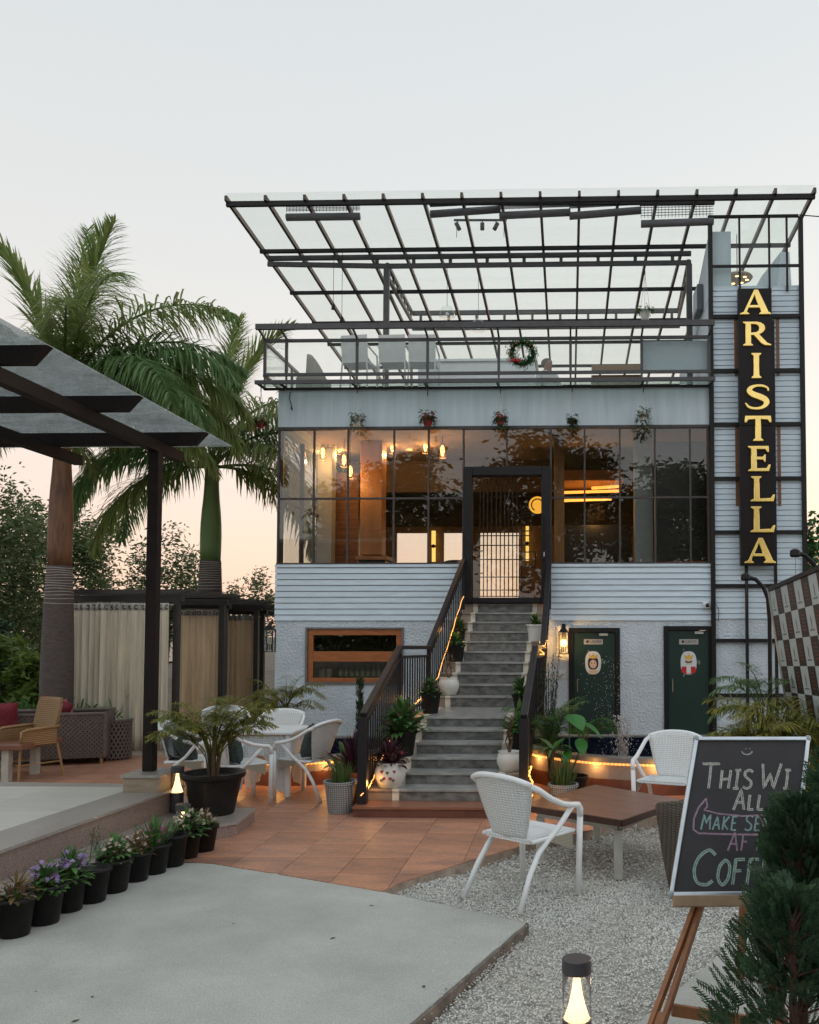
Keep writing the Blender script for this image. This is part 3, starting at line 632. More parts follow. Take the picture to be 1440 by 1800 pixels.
# truss beams, posts
TY = RY0 + rdepth(437) + .2
tz1 = AT(850, 450, TY).z; tz0 = AT(850, 466, TY).z; tzl = AT(850, 460, TY).z
tx0, txm, tx1 = AT(471, 455, TY).x, AT(680, 465, TY).x, AT(1215, 460, TY).x
MB().box(tx0, TY - .03, tz1 - .04, tx1, TY + .03, tz1 + .04).build('truss_beam', GREYS, cano)
MB().bar((tx0, TY - .002, tzl), (txm, TY, tz0), .055, .08).bar((txm, TY, tz0), (tx1, TY, tz0), .055, .08).build('truss_beam', GREYS, cano)
for k in range(1, 12):
    x = tx0 + (tx1 - tx0) * k / 11.5; MB().box(x - .03, TY - .024, tz0 + .035 if x > txm else tz0 + .06, x + .03, TY + .024, tz1 - .041).build('truss_web', GREYS, cano)
MB().box(txm - .05, TY - .045, 6.0, txm + .05, TY + .045, tz0 - .04).build('canopy_post', GREYS, cano)
TY2 = RY0 + 7.2
tb = AT(900, 549, TY2).z
MB().box(AT(725, 549, TY2).x, TY2 - .04, tb - .05, AT(1195, 549, TY2).x, TY2 + .04, tb + .05).build('truss_beam', GREYS, cano)
MB().box(AT(725, 549, TY2).x, TY2 - .04, tb - .42, AT(1195, 549, TY2).x, TY2 + .04, tb - .34).build('truss_beam', GREYS, cano)
for k in range(10):
    x = AT(740 + k * 49, 549, TY2).x; MB().box(x - .03, TY2 - .03, tb - .339, x + .03, TY2 + .03, tb - .051).build('truss_web', GREYS, cano)
for xa, xb in ((txm, AT(725, 549, TY2).x), (tx1 - .04, AT(1192, 549, TY2).x)):
    for dz in (0, -.22): MB().bar((xa, TY + .05, tz0 + .05 + dz), (xb, TY2 - .05, tb + dz), .06, .07).build('side_beam', GREYS, cano)
    for k in range(7):
        u = (k + .5) / 7; x = xa + (xb - xa) * u; y = TY + (TY2 - TY) * u; z = tz0 + .05 + (tb - tz0 - .05) * u
        MB().box(x - .02, y - .03, z - .19, x + .02, y + .03, z - .03).build('truss_web', GREYS, cano)
MB().box(tx1 - .09, TY - .06, 6.0, tx1 + .01, TY + .04, tz0 - .04).build('canopy_post', GREYS, cano)
# ================================================================ the room behind the glass
room = MB().box(BR + .02, FY + .3, 2.4, BR + .1, BD, 5.4).box(BL + .25, BD - 3.2, 4.2, BR, BD - 3.1, 5.4).box(BL + .25, BD - 3.2, 2.4, BR, BD - 3.1, 2.55).build('back_wall', INT, bld)
BKY = BD - 3.2
hpx = [(697, 752), (780, 815), (843, 912)]         # the bright windows in the back wall
xs = [BL + .25]
for a, b in hpx: xs += [AT(a, 960, BKY).x, AT(b, 960, BKY).x]
xs.append(BR)
for k in range(0, len(xs), 2): MB().box(xs[k], BKY, 2.55, xs[k + 1], BKY + .1, 4.2).build('wall_panel', INT, bld)
MB().box(BL + .25, FY + 6.0, 4.35, BR, FY + 6.15, 5.4).build('beam', mat('ceiling_beam', (.07, .045, .035), .6), bld)
MB().box(BL + .25, FY + 3.5, 4.75, BR, FY + 3.6, 5.4).build('beam', MATS['ceiling_beam'], bld)
CW = mat('column_wood', (.40, .19, .065), .45, var=.2, vscale=4, stretch=(1, 1, .3))
def column(px0, px1, Y, m, z0=2.4, z1=5.41):
    a, b = AT(px0, 900, Y).x, AT(px1, 900, Y).x; return MB().box(a, Y, z0, b, Y + (b - a), z1).build('column', m, bld, bevel=.01)
column(555, 583, FY + 2.2, GREYC); column(633, 671, FY + 1.6, CW, 3.3); column(974, 992, FY + 1.2, CW); column(1116, 1148, FY + 1.0, GREYC)
a, b = AT(626, 980, FY + 1.5).x, AT(682, 980, FY + 1.5).x
MB().box(a, FY + 1.45, 3.2, b, FY + 2.2, 3.27).build('column_ledge', CW, bld); MB().box(a + .05, FY + 1.5, 2.4, b - .05, FY + 2.15, 3.2).build('column_base', DARKP, bld)
MB().box(AT(1155, 900, FY + .6).x, FY + .6, 3.1, AT(1244, 900, FY + .6).x, FY + .66, AT(1200, 776, FY + .6).z).build('dark_screen', DARKP, bld)
MB().box(AT(583, 900, FY + 2.6).x, FY + 2.6, 2.4, AT(630, 900, FY + 2.6).x, FY + 2.7, 5.0).build('timber_wall', mat('slat_wood', (.16, .075, .035), .5, var=.35, vscale=3, stretch=(.4, 1, 9)), bld)
MB().box(AT(985, 900, FY + 3).x, FY + 3.0, 2.4, AT(1110, 900, FY + 3).x, FY + 3.08, 4.0).build('bar_front', DARKP, bld)
cove = mat('cove_light', (1, .5, .15), .5, emit=(1, .36, .06), estr=1.7)
for px0, px1, py, Y in ((985, 1088, 866, FY + 3.4), (990, 1075, 880, FY + 3.0), (1040, 1090, 858, FY + 2.6)):
    a, b = AT(px0, py, Y), AT(px1, py - 3, Y); MB().bar(a, b, .05, .05).build('cove_light', cove, bld)
MB().box(AT(985, 860, FY + 3.4).x, FY + 2.5, AT(1000, 862, FY + 3.4).z + .05, AT(1092, 860, FY + 3.4).x, FY + 3.6, AT(1000, 862, FY + 3.4).z + .25).build('dropped_ceiling', CW, bld)
# ================================================================ STAIRS
low = [(9.19, .11), (9.52, .232), (9.84, .354), (10.16, .476), (10.48, .598), (10.80, .72), (11.12, .84)]
upp = [(12.55 + .24 * k, .84 + .151 * (k + 1)) for k in range(10)]
SXL = [(9.19, AT(622, 1425, 9.19).x), (11.12, AT(716, 1262, 11.12).x), (14.7, AT(812, 1062, 14.7).x)]     # outer left edge
SXR = [(9.19, AT(918, 1425, 9.19).x), (11.12, AT(925, 1262, 11.12).x), (14.7, AT(955, 1062, 14.7).x)]
GXL = [(9.19, AT(690, 1400, 9.19).x), (11.12, AT(750, 1262, 11.12).x), (14.7, AT(840, 1062, 14.7).x)]     # the grey marble runner
GXR = [(9.19, AT(868, 1400, 9.19).x), (11.12, AT(888, 1262, 11.12).x), (14.7, AT(936, 1062, 14.7).x)]
def ip(t, y):
    if y <= t[0][0]: return t[0][1]
    for (a, va), (b, vb) in zip(t[:-1], t[1:]):
        if y <= b: return va + (vb - va) * (y - a) / (b - a)
    return t[-1][1]
st = thing('staircase', 'grey marble staircase with pale edges climbing to the glass entrance door', 'staircase', (-1.3, 9.2, 0))
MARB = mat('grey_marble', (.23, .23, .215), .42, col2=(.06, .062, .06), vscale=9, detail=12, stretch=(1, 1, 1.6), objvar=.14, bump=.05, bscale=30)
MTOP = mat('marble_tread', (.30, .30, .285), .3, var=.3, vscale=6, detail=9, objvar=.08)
PALE = mat('pale_marble', (.66, .61, .52), .4, var=.2, vscale=8, objvar=.08)
TERR = mat('stair_terracotta', (.17, .065, .042), .4, var=.3, vscale=3, objvar=.1)
SIDEM = mat('side_stone', (.30, .235, .185), .45, var=.2, vscale=6, objvar=.1)
steps = low + upp
for k, (y, z) in enumerate(steps):
    yn = steps[k + 1][0] if k + 1 < len(steps) else FY + .3
    zp = steps[k - 1][1] if k else 0
    xl, xr, gl, gr_ = ip(SXL, y), ip(SXR, y), ip(GXL, y), ip(GXR, y); bw = .075
    s = MB().box(xl + .01, y + .02, -.05, xr - .01, yn + .015, z - .025).build('step', TERR if k == 0 else SIDEM, st)
    if k == 0:
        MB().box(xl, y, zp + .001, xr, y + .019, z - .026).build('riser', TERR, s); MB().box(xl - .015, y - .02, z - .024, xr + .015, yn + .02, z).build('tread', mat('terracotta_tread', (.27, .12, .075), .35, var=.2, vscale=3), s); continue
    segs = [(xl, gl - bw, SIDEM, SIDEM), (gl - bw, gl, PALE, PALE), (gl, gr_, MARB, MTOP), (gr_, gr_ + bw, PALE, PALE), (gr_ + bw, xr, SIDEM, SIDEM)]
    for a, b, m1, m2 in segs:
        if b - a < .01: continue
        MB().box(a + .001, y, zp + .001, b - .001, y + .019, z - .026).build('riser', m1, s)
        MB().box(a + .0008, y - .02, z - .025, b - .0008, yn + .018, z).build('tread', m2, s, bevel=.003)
# ---------------------------------------------------------------- railings
def railing(label, pts_px, stair_x, inner):
    p = [AT(x, y, Y) for x, y, Y in pts_px]          # bottom post, landing front, landing back, top
    rt = thing('stair_railing', label, 'railing', (p[0].x, p[0].y, 0), group='stair railings')
    RB = mat('railing_paint', (.020, .018, .020), .38, var=.2, vscale=8, spec=.3)
    hr = MB()
    for a, b in zip(p[:-1], p[1:]): hr.bar(a, b, .075, .05, ext=.012)
    hr.build('handrail', RB, rt, bevel=.008)
    dn = Vector((0, 0, -.12))
    for a, b in zip(p[:-1], p[1:]): MB().bar(a + dn, b + dn, .04, .035).build('lower_rail', RB, rt)
    floor = [.11, .84, .84, 2.35]
    def post(q, z0, w=.075): MB().box(q.x - w / 2, q.y - w / 2, z0, q.x + w / 2, q.y + w / 2, q.z - .026).build('post', RB, rt)
    post(p[0], 0, .095)
    for q, f_ in zip(p[1:], floor[1:]): post(q, f_ - .1, .05)
    for s, (a, b) in enumerate(zip(p[:-1], p[1:])):
        L = (b.y - a.y); n = int(L / .105)
        for k in range(1, n):
            u = k / n; q = a + (b - a) * u; f_ = floor[s] + (floor[s + 1] - floor[s]) * u
            MB().box(q.x - .009, q.y - .009, max(0, f_ - .12), q.x + .009, q.y + .009, q.z - .135).build('baluster', RB, rt)
        fa, fb = Vector((a.x, a.y, floor[s] - .02)), Vector((b.x, b.y, floor[s + 1] - .02))
        MB().bar(fa + Vector((0, 0, .09)), fb + Vector((0, 0, .09)), .03, .03).build('bottom_rail', RB, rt)
    return p
PL = railing('black steel railing on the left of the stairs beside the kitchen window', [(639, 1256, 9.35), (703, 1138, 11.15), (754, 1138, 12.5), (815, 985, 14.5)], SXL, 1)
PR = railing('black steel railing on the right of the stairs beside the ladies door', [(921, 1259, 9.35), (941, 1138, 11.15), (954, 1137, 12.5), (966, 985, 14.5)], SXR, -1)
# ================================================================ GLASS PERGOLA ON THE LEFT
pz_b = AT(365, 783, 9.03).z                       # underside of the cross beams
XEND = AT(365, 775, 9.03).x
perg = thing('glass_pergola', 'brown steel pergola with wet streaky glass roof standing on a stone plinth', 'pergola', (-4.2, 8.9, .355))
PS = mat('pergola_steel', (.017, .012, .011), .55, var=.2, vscale=6, spec=.15)
pp = AT(263, 1355, 8.80); POSTX, POSTY = pp.x, 8.80
plz = AT(263, 1355, 8.80).z
MB().box(POSTX - .053, POSTY - .053, plz, POSTX + .053, POSTY + .053, pz_b - .11).build('post', PS, perg, bevel=.006)
ped = AT(259, 1380, 8.62)
px0_, px1_ = AT(213, 1380, 8.55).x, AT(283, 1380, 8.55).x
pl = MB().box(px0_ + .02, 8.55, .356, px1_ - .02, 9.0, plz - .03).build('plinth', mat('plinth_stone', (.30, .235, .17), .5, var=.2, vscale=5, stretch=(1, 1, 5)), perg)
MB().box(px0_, 8.53, plz - .03, px1_ , 9.02, plz).build('plinth_cap', GRANT, pl, bevel=.004)
BYS = [3.4, 4.8, 6.23, 7.60, 9.03]
for k, y in enumerate(BYS):                        # cross beams with raked ends
    h = .13; x1 = XEND
    q = MB().add([(-9, y - .04, pz_b), (x1 - .12, y - .04, pz_b), (x1, y - .04, pz_b + h), (-9, y - .04, pz_b + h), (-9, y + .04, pz_b), (x1 - .12, y + .04, pz_b), (x1, y + .04, pz_b + h), (-9, y + .04, pz_b + h)],
                 [(0, 1, 2, 3), (4, 7, 6, 5), (0, 4, 5, 1), (1, 5, 6, 2), (2, 6, 7, 3), (0, 3, 7, 4)]); q.build('cross_beam', PS, perg)
for x, y1 in ((POSTX, 9.45), (AT(95, 790, 9.03).x, 9.6), (-7.6, 9.6)):
    MB().box(x - .045, 2.0, pz_b - .11, x + .045, y1 - .1, pz_b - .002).build('main_beam', PS, perg)
WETG = glass('wet_glass', (.86, .90, .90), .07, dirt=.20, dcol=(.9, .95, .95), rough=.08, dscale=6, fres=.6)
gx = AT(406, 777, 9.7).x; gz = pz_b + .135
xsg = [gx, gx - 1.6, gx - 3.2, gx - 4.8]; ysg = [2.2] + BYS[1:] + [9.75]
for a, b in zip(xsg[1:], xsg[:-1]):
    for c, d in zip(ysg[:-1], ysg[1:]): MB().box(a + .003, c + .003, gz, b - .003, d - .003, gz + .012).build('roof_pane', WETG, perg)
# ================================================================ CURTAINED CABANAS
CAB = mat('cabana_steel', (.030, .025, .022), .5, var=.2)
CLOTH = mat('curtain_cloth', (.78, .72, .60), .85, var=.15, vscale=2, stretch=(8, 1, .5), objvar=.06, trans=.3)
HEAD = mat('curtain_header', (.62, .61, .57), .8, trans=.2)
def cabana(label, pxl, pxr, Y, ytop, dep, n):
    a, b = AT(pxl, ytop, Y), AT(pxr, ytop, Y); z = a.z
    t = thing('cabana', label, 'cabana', (a.x, Y, 0), group='curtained cabanas')
    for x in (a.x, b.x):
        for y in (Y, Y + dep): MB().box(x - .045, y - .045, 0, x + .045, y + .045, z).build('post', CAB, t)
    MB().box(a.x - .1, Y - .05, z + .001, b.x + .1, Y + .05, z + .10).build('beam', CAB, t); MB().box(a.x - .1, Y + dep - .05, z + .001, b.x + .1, Y + dep + .05, z + .1).build('beam', CAB, t)
    for k in range(n):
        y = Y - .25 + (dep + .4) * k / (n - 1); MB().add([(a.x - .25, y - .04, z + .12), (b.x + .1, y - .04, z + .12), (b.x + .45, y - .04, z + .19), (a.x - .25, y - .04, z + .19), (a.x - .25, y + .04, z + .12), (b.x + .1, y + .04, z + .12), (b.x + .45, y + .04, z + .19), (a.x - .25, y + .04, z + .19)], [(0, 1, 2, 3), (4, 7, 6, 5), (0, 4, 5, 1), (1, 5, 6, 2), (2, 6, 7, 3), (0, 3, 7, 4)]).build('roof_slat', CAB, t)
    MB().box(a.x, Y - .15, z - .06, b.x, Y - .13, z - .04).build('curtain_rod', mat('rod', (.4, .38, .34), .4, metal=.6), t)
    return a.x, b.x, z
CLOTH2 = mat('tan_curtain_cloth', (.86, .71, .52), .85, var=.15, vscale=2, stretch=(8, 1, .5), objvar=.06, trans=.35)
def curtain(label, x0, x1, Y, z, z0, seed, flare=.0):
    rnd = random.Random(seed); nf = max(5, int((x1 - x0) / .095)); ph = [rnd.uniform(0, 6) for _ in range(4)]
    t = thing('curtain', label, 'curtain', ((x0 + x1) / 2, Y, z0), group='cabana curtains')
    def fn(u, v):
        zz = z0 + (z - z0) * v; w = u * nf * 2 * math.pi; k = 1.0; am = .6 + .4 * (1 - v)
        y = Y - .042 * am * math.sin(w * k + ph[0] + 1.1 * math.sin(u * 9 + ph[1]) + .35 * v) - .022 * math.sin(w * .37 + ph[2] + v * .5); x = x0 + (x1 - x0) * u + .018 * math.sin(w * 1.0 + ph[3]) + flare * (1 - v) * (u - .5)
        return (x, y, zz)
    MB().slab(fn, nf * 10, 10, .004).build('cloth', CLOTH if seed == 3 else CLOTH2, t, smooth=True)
    hd = MB().slab(lambda u, v: (fn(u, .955 + .048 * v)[0], fn(u, .955 + .048 * v)[1] - .012, fn(u, .955 + .048 * v)[2]), nf * 10, 1, .002).build('header', HEAD, t, smooth=True)
    for k in range(nf):
        u = (k + .5) / nf; p = fn(u, .975); MB().tube([(p[0] + .03 * math.cos(a), p[1] - .02, p[2] + .03 * math.sin(a)) for a in (i * math.pi / 5 for i in range(10))], .007, 6, closed=True).build('ring', STEEL, hd)
x0, x1, z = cabana('nearest dark steel cabana right behind the ringed palm trunk', 130, 312, 14.3, 1058, 1.9, 5)
curtain('widest beige curtain in the nearest cabana, right of the ringed palm trunk', x0 + .06, x1 - .06, 14.16, z - .03, .02, 3)
x0, x1, z = cabana('middle dark steel cabana between the two others', 318, 396, 16.6, 1070, 1.7, 5)
curtain('narrow tan curtain of the middle cabana just right of the pergola post', x0 + .06, x1 - .06, 16.46, z - .03, .02, 5)
x0, x1, z = cabana('farthest dark steel cabana beside the blue grey restaurant wall', 400, 462, 18.6, 1080, 1.7, 5)
curtain('narrow tan curtain of the farthest cabana beside the restaurant wall', x0 + .06, x1 - .06, 18.46, z - .03, .02, 8)
# ================================================================ FOUNTAIN POOL right of the stairs, planter pool on the left
BLUE = mat('pool_tile', (.006, .012, .028), .12, var=.3, vscale=20); POOLB = mat('pool_plaster', (.30, .26, .235), .7, var=.15, vscale=4)
RIMM = mat('pool_rim', (.22, .205, .19), .45, var=.2, vscale=10)
LEDM = mat('led_rope', (1, .6, .2), .5, emit=(1.0, .42, .10), estr=1.3)
def arc_pool(name, label, cat, cx_, cy_, rx_, ry_, z1, a0, a1, yb, n=26):
    t = thing(name, label, cat, (cx_, cy_ - ry_, 0))
    P_ = [(cx_ + rx_ * math.cos(a0 + (a1 - a0) * k / n), cy_ + ry_ * math.sin(a0 + (a1 - a0) * k / n)) for k in range(n + 1)]
    def ring(off0, off1, z0, z1_, nm, m):
        q = MB()
        for (xa, ya), (xb, yb_) in zip(P_[:-1], P_[1:]):
            def o(x, y, d): v = Vector((x - cx_, y - cy_)).normalized() * d; return (x + v.x, y + v.y)
            A, B, C, D = o(xa, ya, off1), o(xb, yb_, off1), o(xb, yb_, off0), o(xa, ya, off0)
            q.add([(*A, z0), (*B, z0), (*C, z0), (*D, z0), (*A, z1_), (*B, z1_), (*C, z1_), (*D, z1_)], [(0, 3, 2, 1), (4, 5, 6, 7), (0, 1, 5, 4), (2, 3, 7, 6)])
        return q.build(nm, m, t, smooth=False)
    ring(-.12, .0, 0, z1 - .05, 'pool_wall', POOLB); ring(-.12, .006, 0, .17, 'skirting', TERR); ring(-.16, .04, z1 - .05, z1, 'rim', RIMM); ring(-.128, -.121, .02, z1 - .06, 'inner_tile', BLUE)
    rope = [(x + (x - cx_) / rx_ * .02, y + (y - cy_) / ry_ * .012 - .012, z1 - .075) for x, y in P_]
    MB().box(P_[0][0] + .05, yb, 0, P_[-1][0] - .05, yb + .15, z1 + .02).build('back_wall', RIMM, t); MB().box(P_[0][0] + .1, yb - .012, .05, P_[-1][0] - .1, yb - .001, z1 - .002).build('inner_tile', BLUE, t)
    wt = MB().add([(x, y, z1 - .22) for x, y in P_] + [(P_[-1][0], yb, z1 - .22), (P_[0][0], yb, z1 - .22)], [tuple(range(n + 3))])
    wt.build('pool_water', mat('pool_water', (.004, .009, .016), .04, bump=.5, bscale=14, bdist=.02, spec=.6), t)
    r = MB().tube(rope, .013, 8).build('rope_light', mat('led_sleeve', (.6, .4, .2), .3, emit=(1, .42, .10), estr=.7)); bd = MB()
    for (xa, ya, za), (xb, yb_, zb_) in zip(rope[:-1], rope[1:]):
        m_ = max(1, int(Vector((xb - xa, yb_ - ya, 0)).length / .045))
        for k in range(m_): bd.ball((xa + (xb - xa) * k / m_, ya + (yb_ - ya) * k / m_, za), .015, 6, 5)
    bd.build('led_bead', LEDM, r, kind='stuff')
    for k in (4, 9, 13, 17, 22): lamp('lamp', (rope[k][0], rope[k][1] - .06, rope[k][2] - .03), 1.6, (1, .48, .14), r, .05); tag(r, 'lit LED rope along the ' + ('curved rim of the fountain pool' if 'fountain' in name else 'rim of the planter pool left of the stairs'), 'rope light')
    return P_
fz = AT(1060, 1331, 10.6).z
arc_pool('fountain_pool', 'curved fountain pool with dark blue tiles in front of the washroom doors', 'fountain', 1.0, 12.5, 1.75, 2.0, fz, R(193), R(347), 12.6)
arc_pool('planter_pool', 'low curved planter pool with dark tiles left of the stairs', 'planter', -3.55, 12.9, 1.4, 1.9, AT(560, 1330, 11.1).z, R(195), R(345), 13.0)
# fountain jet: droplets thrown up and falling back
wp = AT(1094, 1300, 11.3); dv, df = [], []
rng = np.random.default_rng(3); O8 = np.array([(1, 0, 0), (-1, 0, 0), (0, 1, 0), (0, -1, 0), (0, 0, 1.5), (0, 0, -1.5)], float); T8 = np.array([(0, 2, 4), (2, 1, 4), (1, 3, 4), (3, 0, 4), (2, 0, 5), (1, 2, 5), (3, 1, 5), (0, 3, 5)])
N = 1500; u = rng.random(N); core = rng.random(N) < .5
zc = np.where(core, fz - .2 + .62 * u ** 1.6, fz - .2 + 1.35 * rng.random(N) ** 1.7); sp_ = np.where(core, .016 + .05 * u, .05 + .12 * (zc - fz + .2))
xc = wp.x + rng.normal(0, 1, N) * sp_ + np.where(core, 0, np.where(rng.random(N) < .6, -.10 - .12 * rng.random(N), .22 * rng.random(N) * (zc < fz + .25))); yc = 11.3 + rng.normal(0, 1, N) * sp_
sz = np.where(core, rng.uniform(.004, .011, N), rng.uniform(.002, .005, N))
V = (O8[None] * sz[:, None, None] + np.stack([xc, yc, zc], -1)[:, None]).reshape(-1, 3); F = (T8[None] + 6 * np.arange(N)[:, None, None]).reshape(-1, 3)
np_obj('water_spray', V, F, mat('spray', (.75, .70, .68), .15, trans=.4), kind='stuff', label='water jet splashing up from the fountain pool', category='water')
# ================================================================ ROPE LIGHTS along the stairs
def rope(label, pts, r=.010):
    q = []
    for a, b in zip(pts[:-1], pts[1:]):
        for k in range(12): q.append(Vector(a).lerp(Vector(b), k / 12) + Vector((random.uniform(-.008, .008), 0, random.uniform(-.012, .012))))
    q.append(Vector(pts[-1])); ro = tag(MB().tube(q, r, 6).build('rope_light', LEDM), label, 'rope light')
    for k in range(6, len(q), 22): lamp('lamp', q[k] + Vector((.03, -.05, .04)), .8, (1, .48, .14), ro, .04)
rope('lit LED rope running down the left railing of the stairs', [AT(815, 1048, 14.45), AT(770, 1190, 12.6), AT(740, 1228, 12.0), AT(728, 1240, 11.2), AT(690, 1293, 10.4), AT(666, 1345, 9.9), AT(650, 1382, 9.45), AT(634, 1398, 9.25)], .0055)
rope('loop of lit LED rope at the bend of the right stair railing', [AT(958, 1138, 12.4), AT(948, 1140, 12.3), AT(957, 1150, 12.2), AT(944, 1152, 12.2)], .006)
rope('lit LED rope coiled at the foot of the right stair railing', [AT(934, 1345, 9.45), AT(930, 1362, 9.35), AT(936, 1374, 9.3), AT(929, 1388, 9.25), AT(935, 1398, 9.25), AT(927, 1408, 9.2)], .007)
# ================================================================ PHOTO WALL, LAMPS AND FENCE ON THE RIGHT
A_, D_ = AT(1353, 1040, 11.6), AT(1388, 1262, 11.2); B_ = AT(1450, 1000, 8.9); C_ = B_ + (D_ - A_)
pw = thing('photo_wall', 'leaning chequered brown and white photo backdrop with small emblems', 'backdrop', (D_.x, D_.y, 0), group=None)
nrm = (B_ - A_).cross(D_ - A_).normalized(); nrm = nrm if nrm.x < 0 else -nrm
MB().add([A_, B_, C_, D_, A_ - nrm * .03, B_ - nrm * .03, C_ - nrm * .03, D_ - nrm * .03], [(0, 3, 2, 1), (4, 5, 6, 7), (0, 1, 5, 4), (1, 2, 6, 5), (2, 3, 7, 6), (3, 0, 4, 7)]).build('panel', mat('banner_backing', (.1, .1, .1), .6), pw)
CHB, CHW = mat('check_brown', (.017, .011, .011), .5), mat('check_white', (.47, .54, .55), .5)
EMB = mat('emblem_grey', (.16, .18, .18), .5); EMR = mat('emblem_rust', (.16, .045, .03), .5)
nc, nr = 8, 5
for i in range(nc):
    for j in range(nr):
        def W_(u, v, d=.004): return A_ + (B_ - A_) * u + (D_ - A_) * v + nrm * d
        u0, u1, v0, v1 = i / nc, (i + 1) / nc, j / nr, (j + 1) / nr; wh = (i + j) % 2 == 0
        MB().add([W_(u0, v0), W_(u1, v0), W_(u1, v1), W_(u0, v1)], [(0, 1, 2, 3)]).build('check', CHW if wh else CHB, pw)
        um, vm = (u0 + u1) / 2, (v0 + v1) / 2; du, dv_ = (u1 - u0), (v1 - v0)
        if wh: MB().add([W_(um - .06 * du, vm - .1 * dv_, .006), W_(um, vm - .22 * dv_, .006), W_(um + .08 * du, vm - .05 * dv_, .006), W_(um + .05 * du, vm + .22 * dv_, .006), W_(um - .05 * du, vm + .22 * dv_, .006), W_(um - .28 * du, vm + .26 * dv_, .006), W_(um + .28 * du, vm + .26 * dv_, .006), W_(um + .28 * du, vm + .32 * dv_, .006), W_(um - .28 * du, vm + .32 * dv_, .006)], [(0, 1, 2, 3, 4), (5, 6, 7, 8)]).build('emblem', EMB, pw)
        else:
            e = MB()
            for k in range(5): v = v0 + dv_ * (.2 + .13 * k); e.add([W_(um - .2 * du, v, .006), W_(um + .25 * du, v + .02 * dv_, .006), W_(um + .2 * du, v + .07 * dv_, .006), W_(um - .12 * du, v + .06 * dv_, .006)], [(0, 1, 2, 3)])
            e.build('emblem', EMR, pw)
MB().bar(A_ + nrm * .0, D_ + (D_ - A_) * .1, .04, .04).build('side_post', mat('alu_post', (.42, .46, .46), .35, metal=.6), pw); MB().bar(B_, C_, .04, .04).build('side_post', MATS['alu_post'], pw)
MB().bar(A_ + Vector((0, 0, .03)), B_ + Vector((0, 0, .03)), .05, .05).build('top_bar', STEEL, pw)
for q in (D_, C_): MB().bar((q.x, q.y, 0), (q.x, q.y, q.z + .4), .04, .04).build('stand', STEEL, pw)
def arc_lamp(label, px, Y, gpt):
    pts = [AT(x, y, Y) for x, y in px]; t = thing('arc_lamp', label, 'lamp post', (pts[-1].x, Y, 0), group='curved neck garden lamps')
    pts.append(Vector((pts[-1].x, Y, 0)))
    MB().tube(pts, .028, 10).build('pole', STEEL, t, smooth=True); h = pts[0]
    MB().lathe([(.02, .05), (.06, .03), (.065, -.03), (.05, -.05)], 14, (h.x, h.y, h.z)).build('lamp_head', STEEL, t); MB().tube([h, h + Vector((0, 0, -.42))], .003, 5).build('wire', STEEL, t)
arc_lamp('black curved neck garden lamp left of the chequered backdrop', [(1311, 1014), (1328, 1018), (1342, 1032), (1350, 1052), (1353, 1090), (1354, 1200)], 11.9, 0)
arc_lamp('black curved neck garden lamp above the chequered backdrop', [(1398, 972), (1415, 976), (1430, 990), (1441, 1012), (1446, 1050), (1447, 1150)], 10.6, 0)
mf = thing('mesh_fence', 'black wire mesh fence behind the chequered backdrop', 'fence', (3.6, 12.5, 0))
FA, FB = AT(1405, 1010, 13.2), AT(1475, 985, 10.2)
for k in range(3):
    p_ = FA.lerp(FB, k / 2); MB().bar((p_.x, p_.y, 0), p_, .05, .05).build('post', STEEL, mf)
fm = MB(); H = FA.z - .3
for k in range(46):
    u = k / 45; a = FA.lerp(FB, u); fm.bar((a.x, a.y, .3), a, .006, .006)
for k in range(30):
    z = .3 + k / 29; fm.bar((FA.x, FA.y, .3 + (FA.z - .3) * k / 29), (FB.x, FB.y, .3 + (FB.z - .3) * k / 29), .006, .006)
fm.build('wire_mesh', STEEL, mf, kind='stuff')
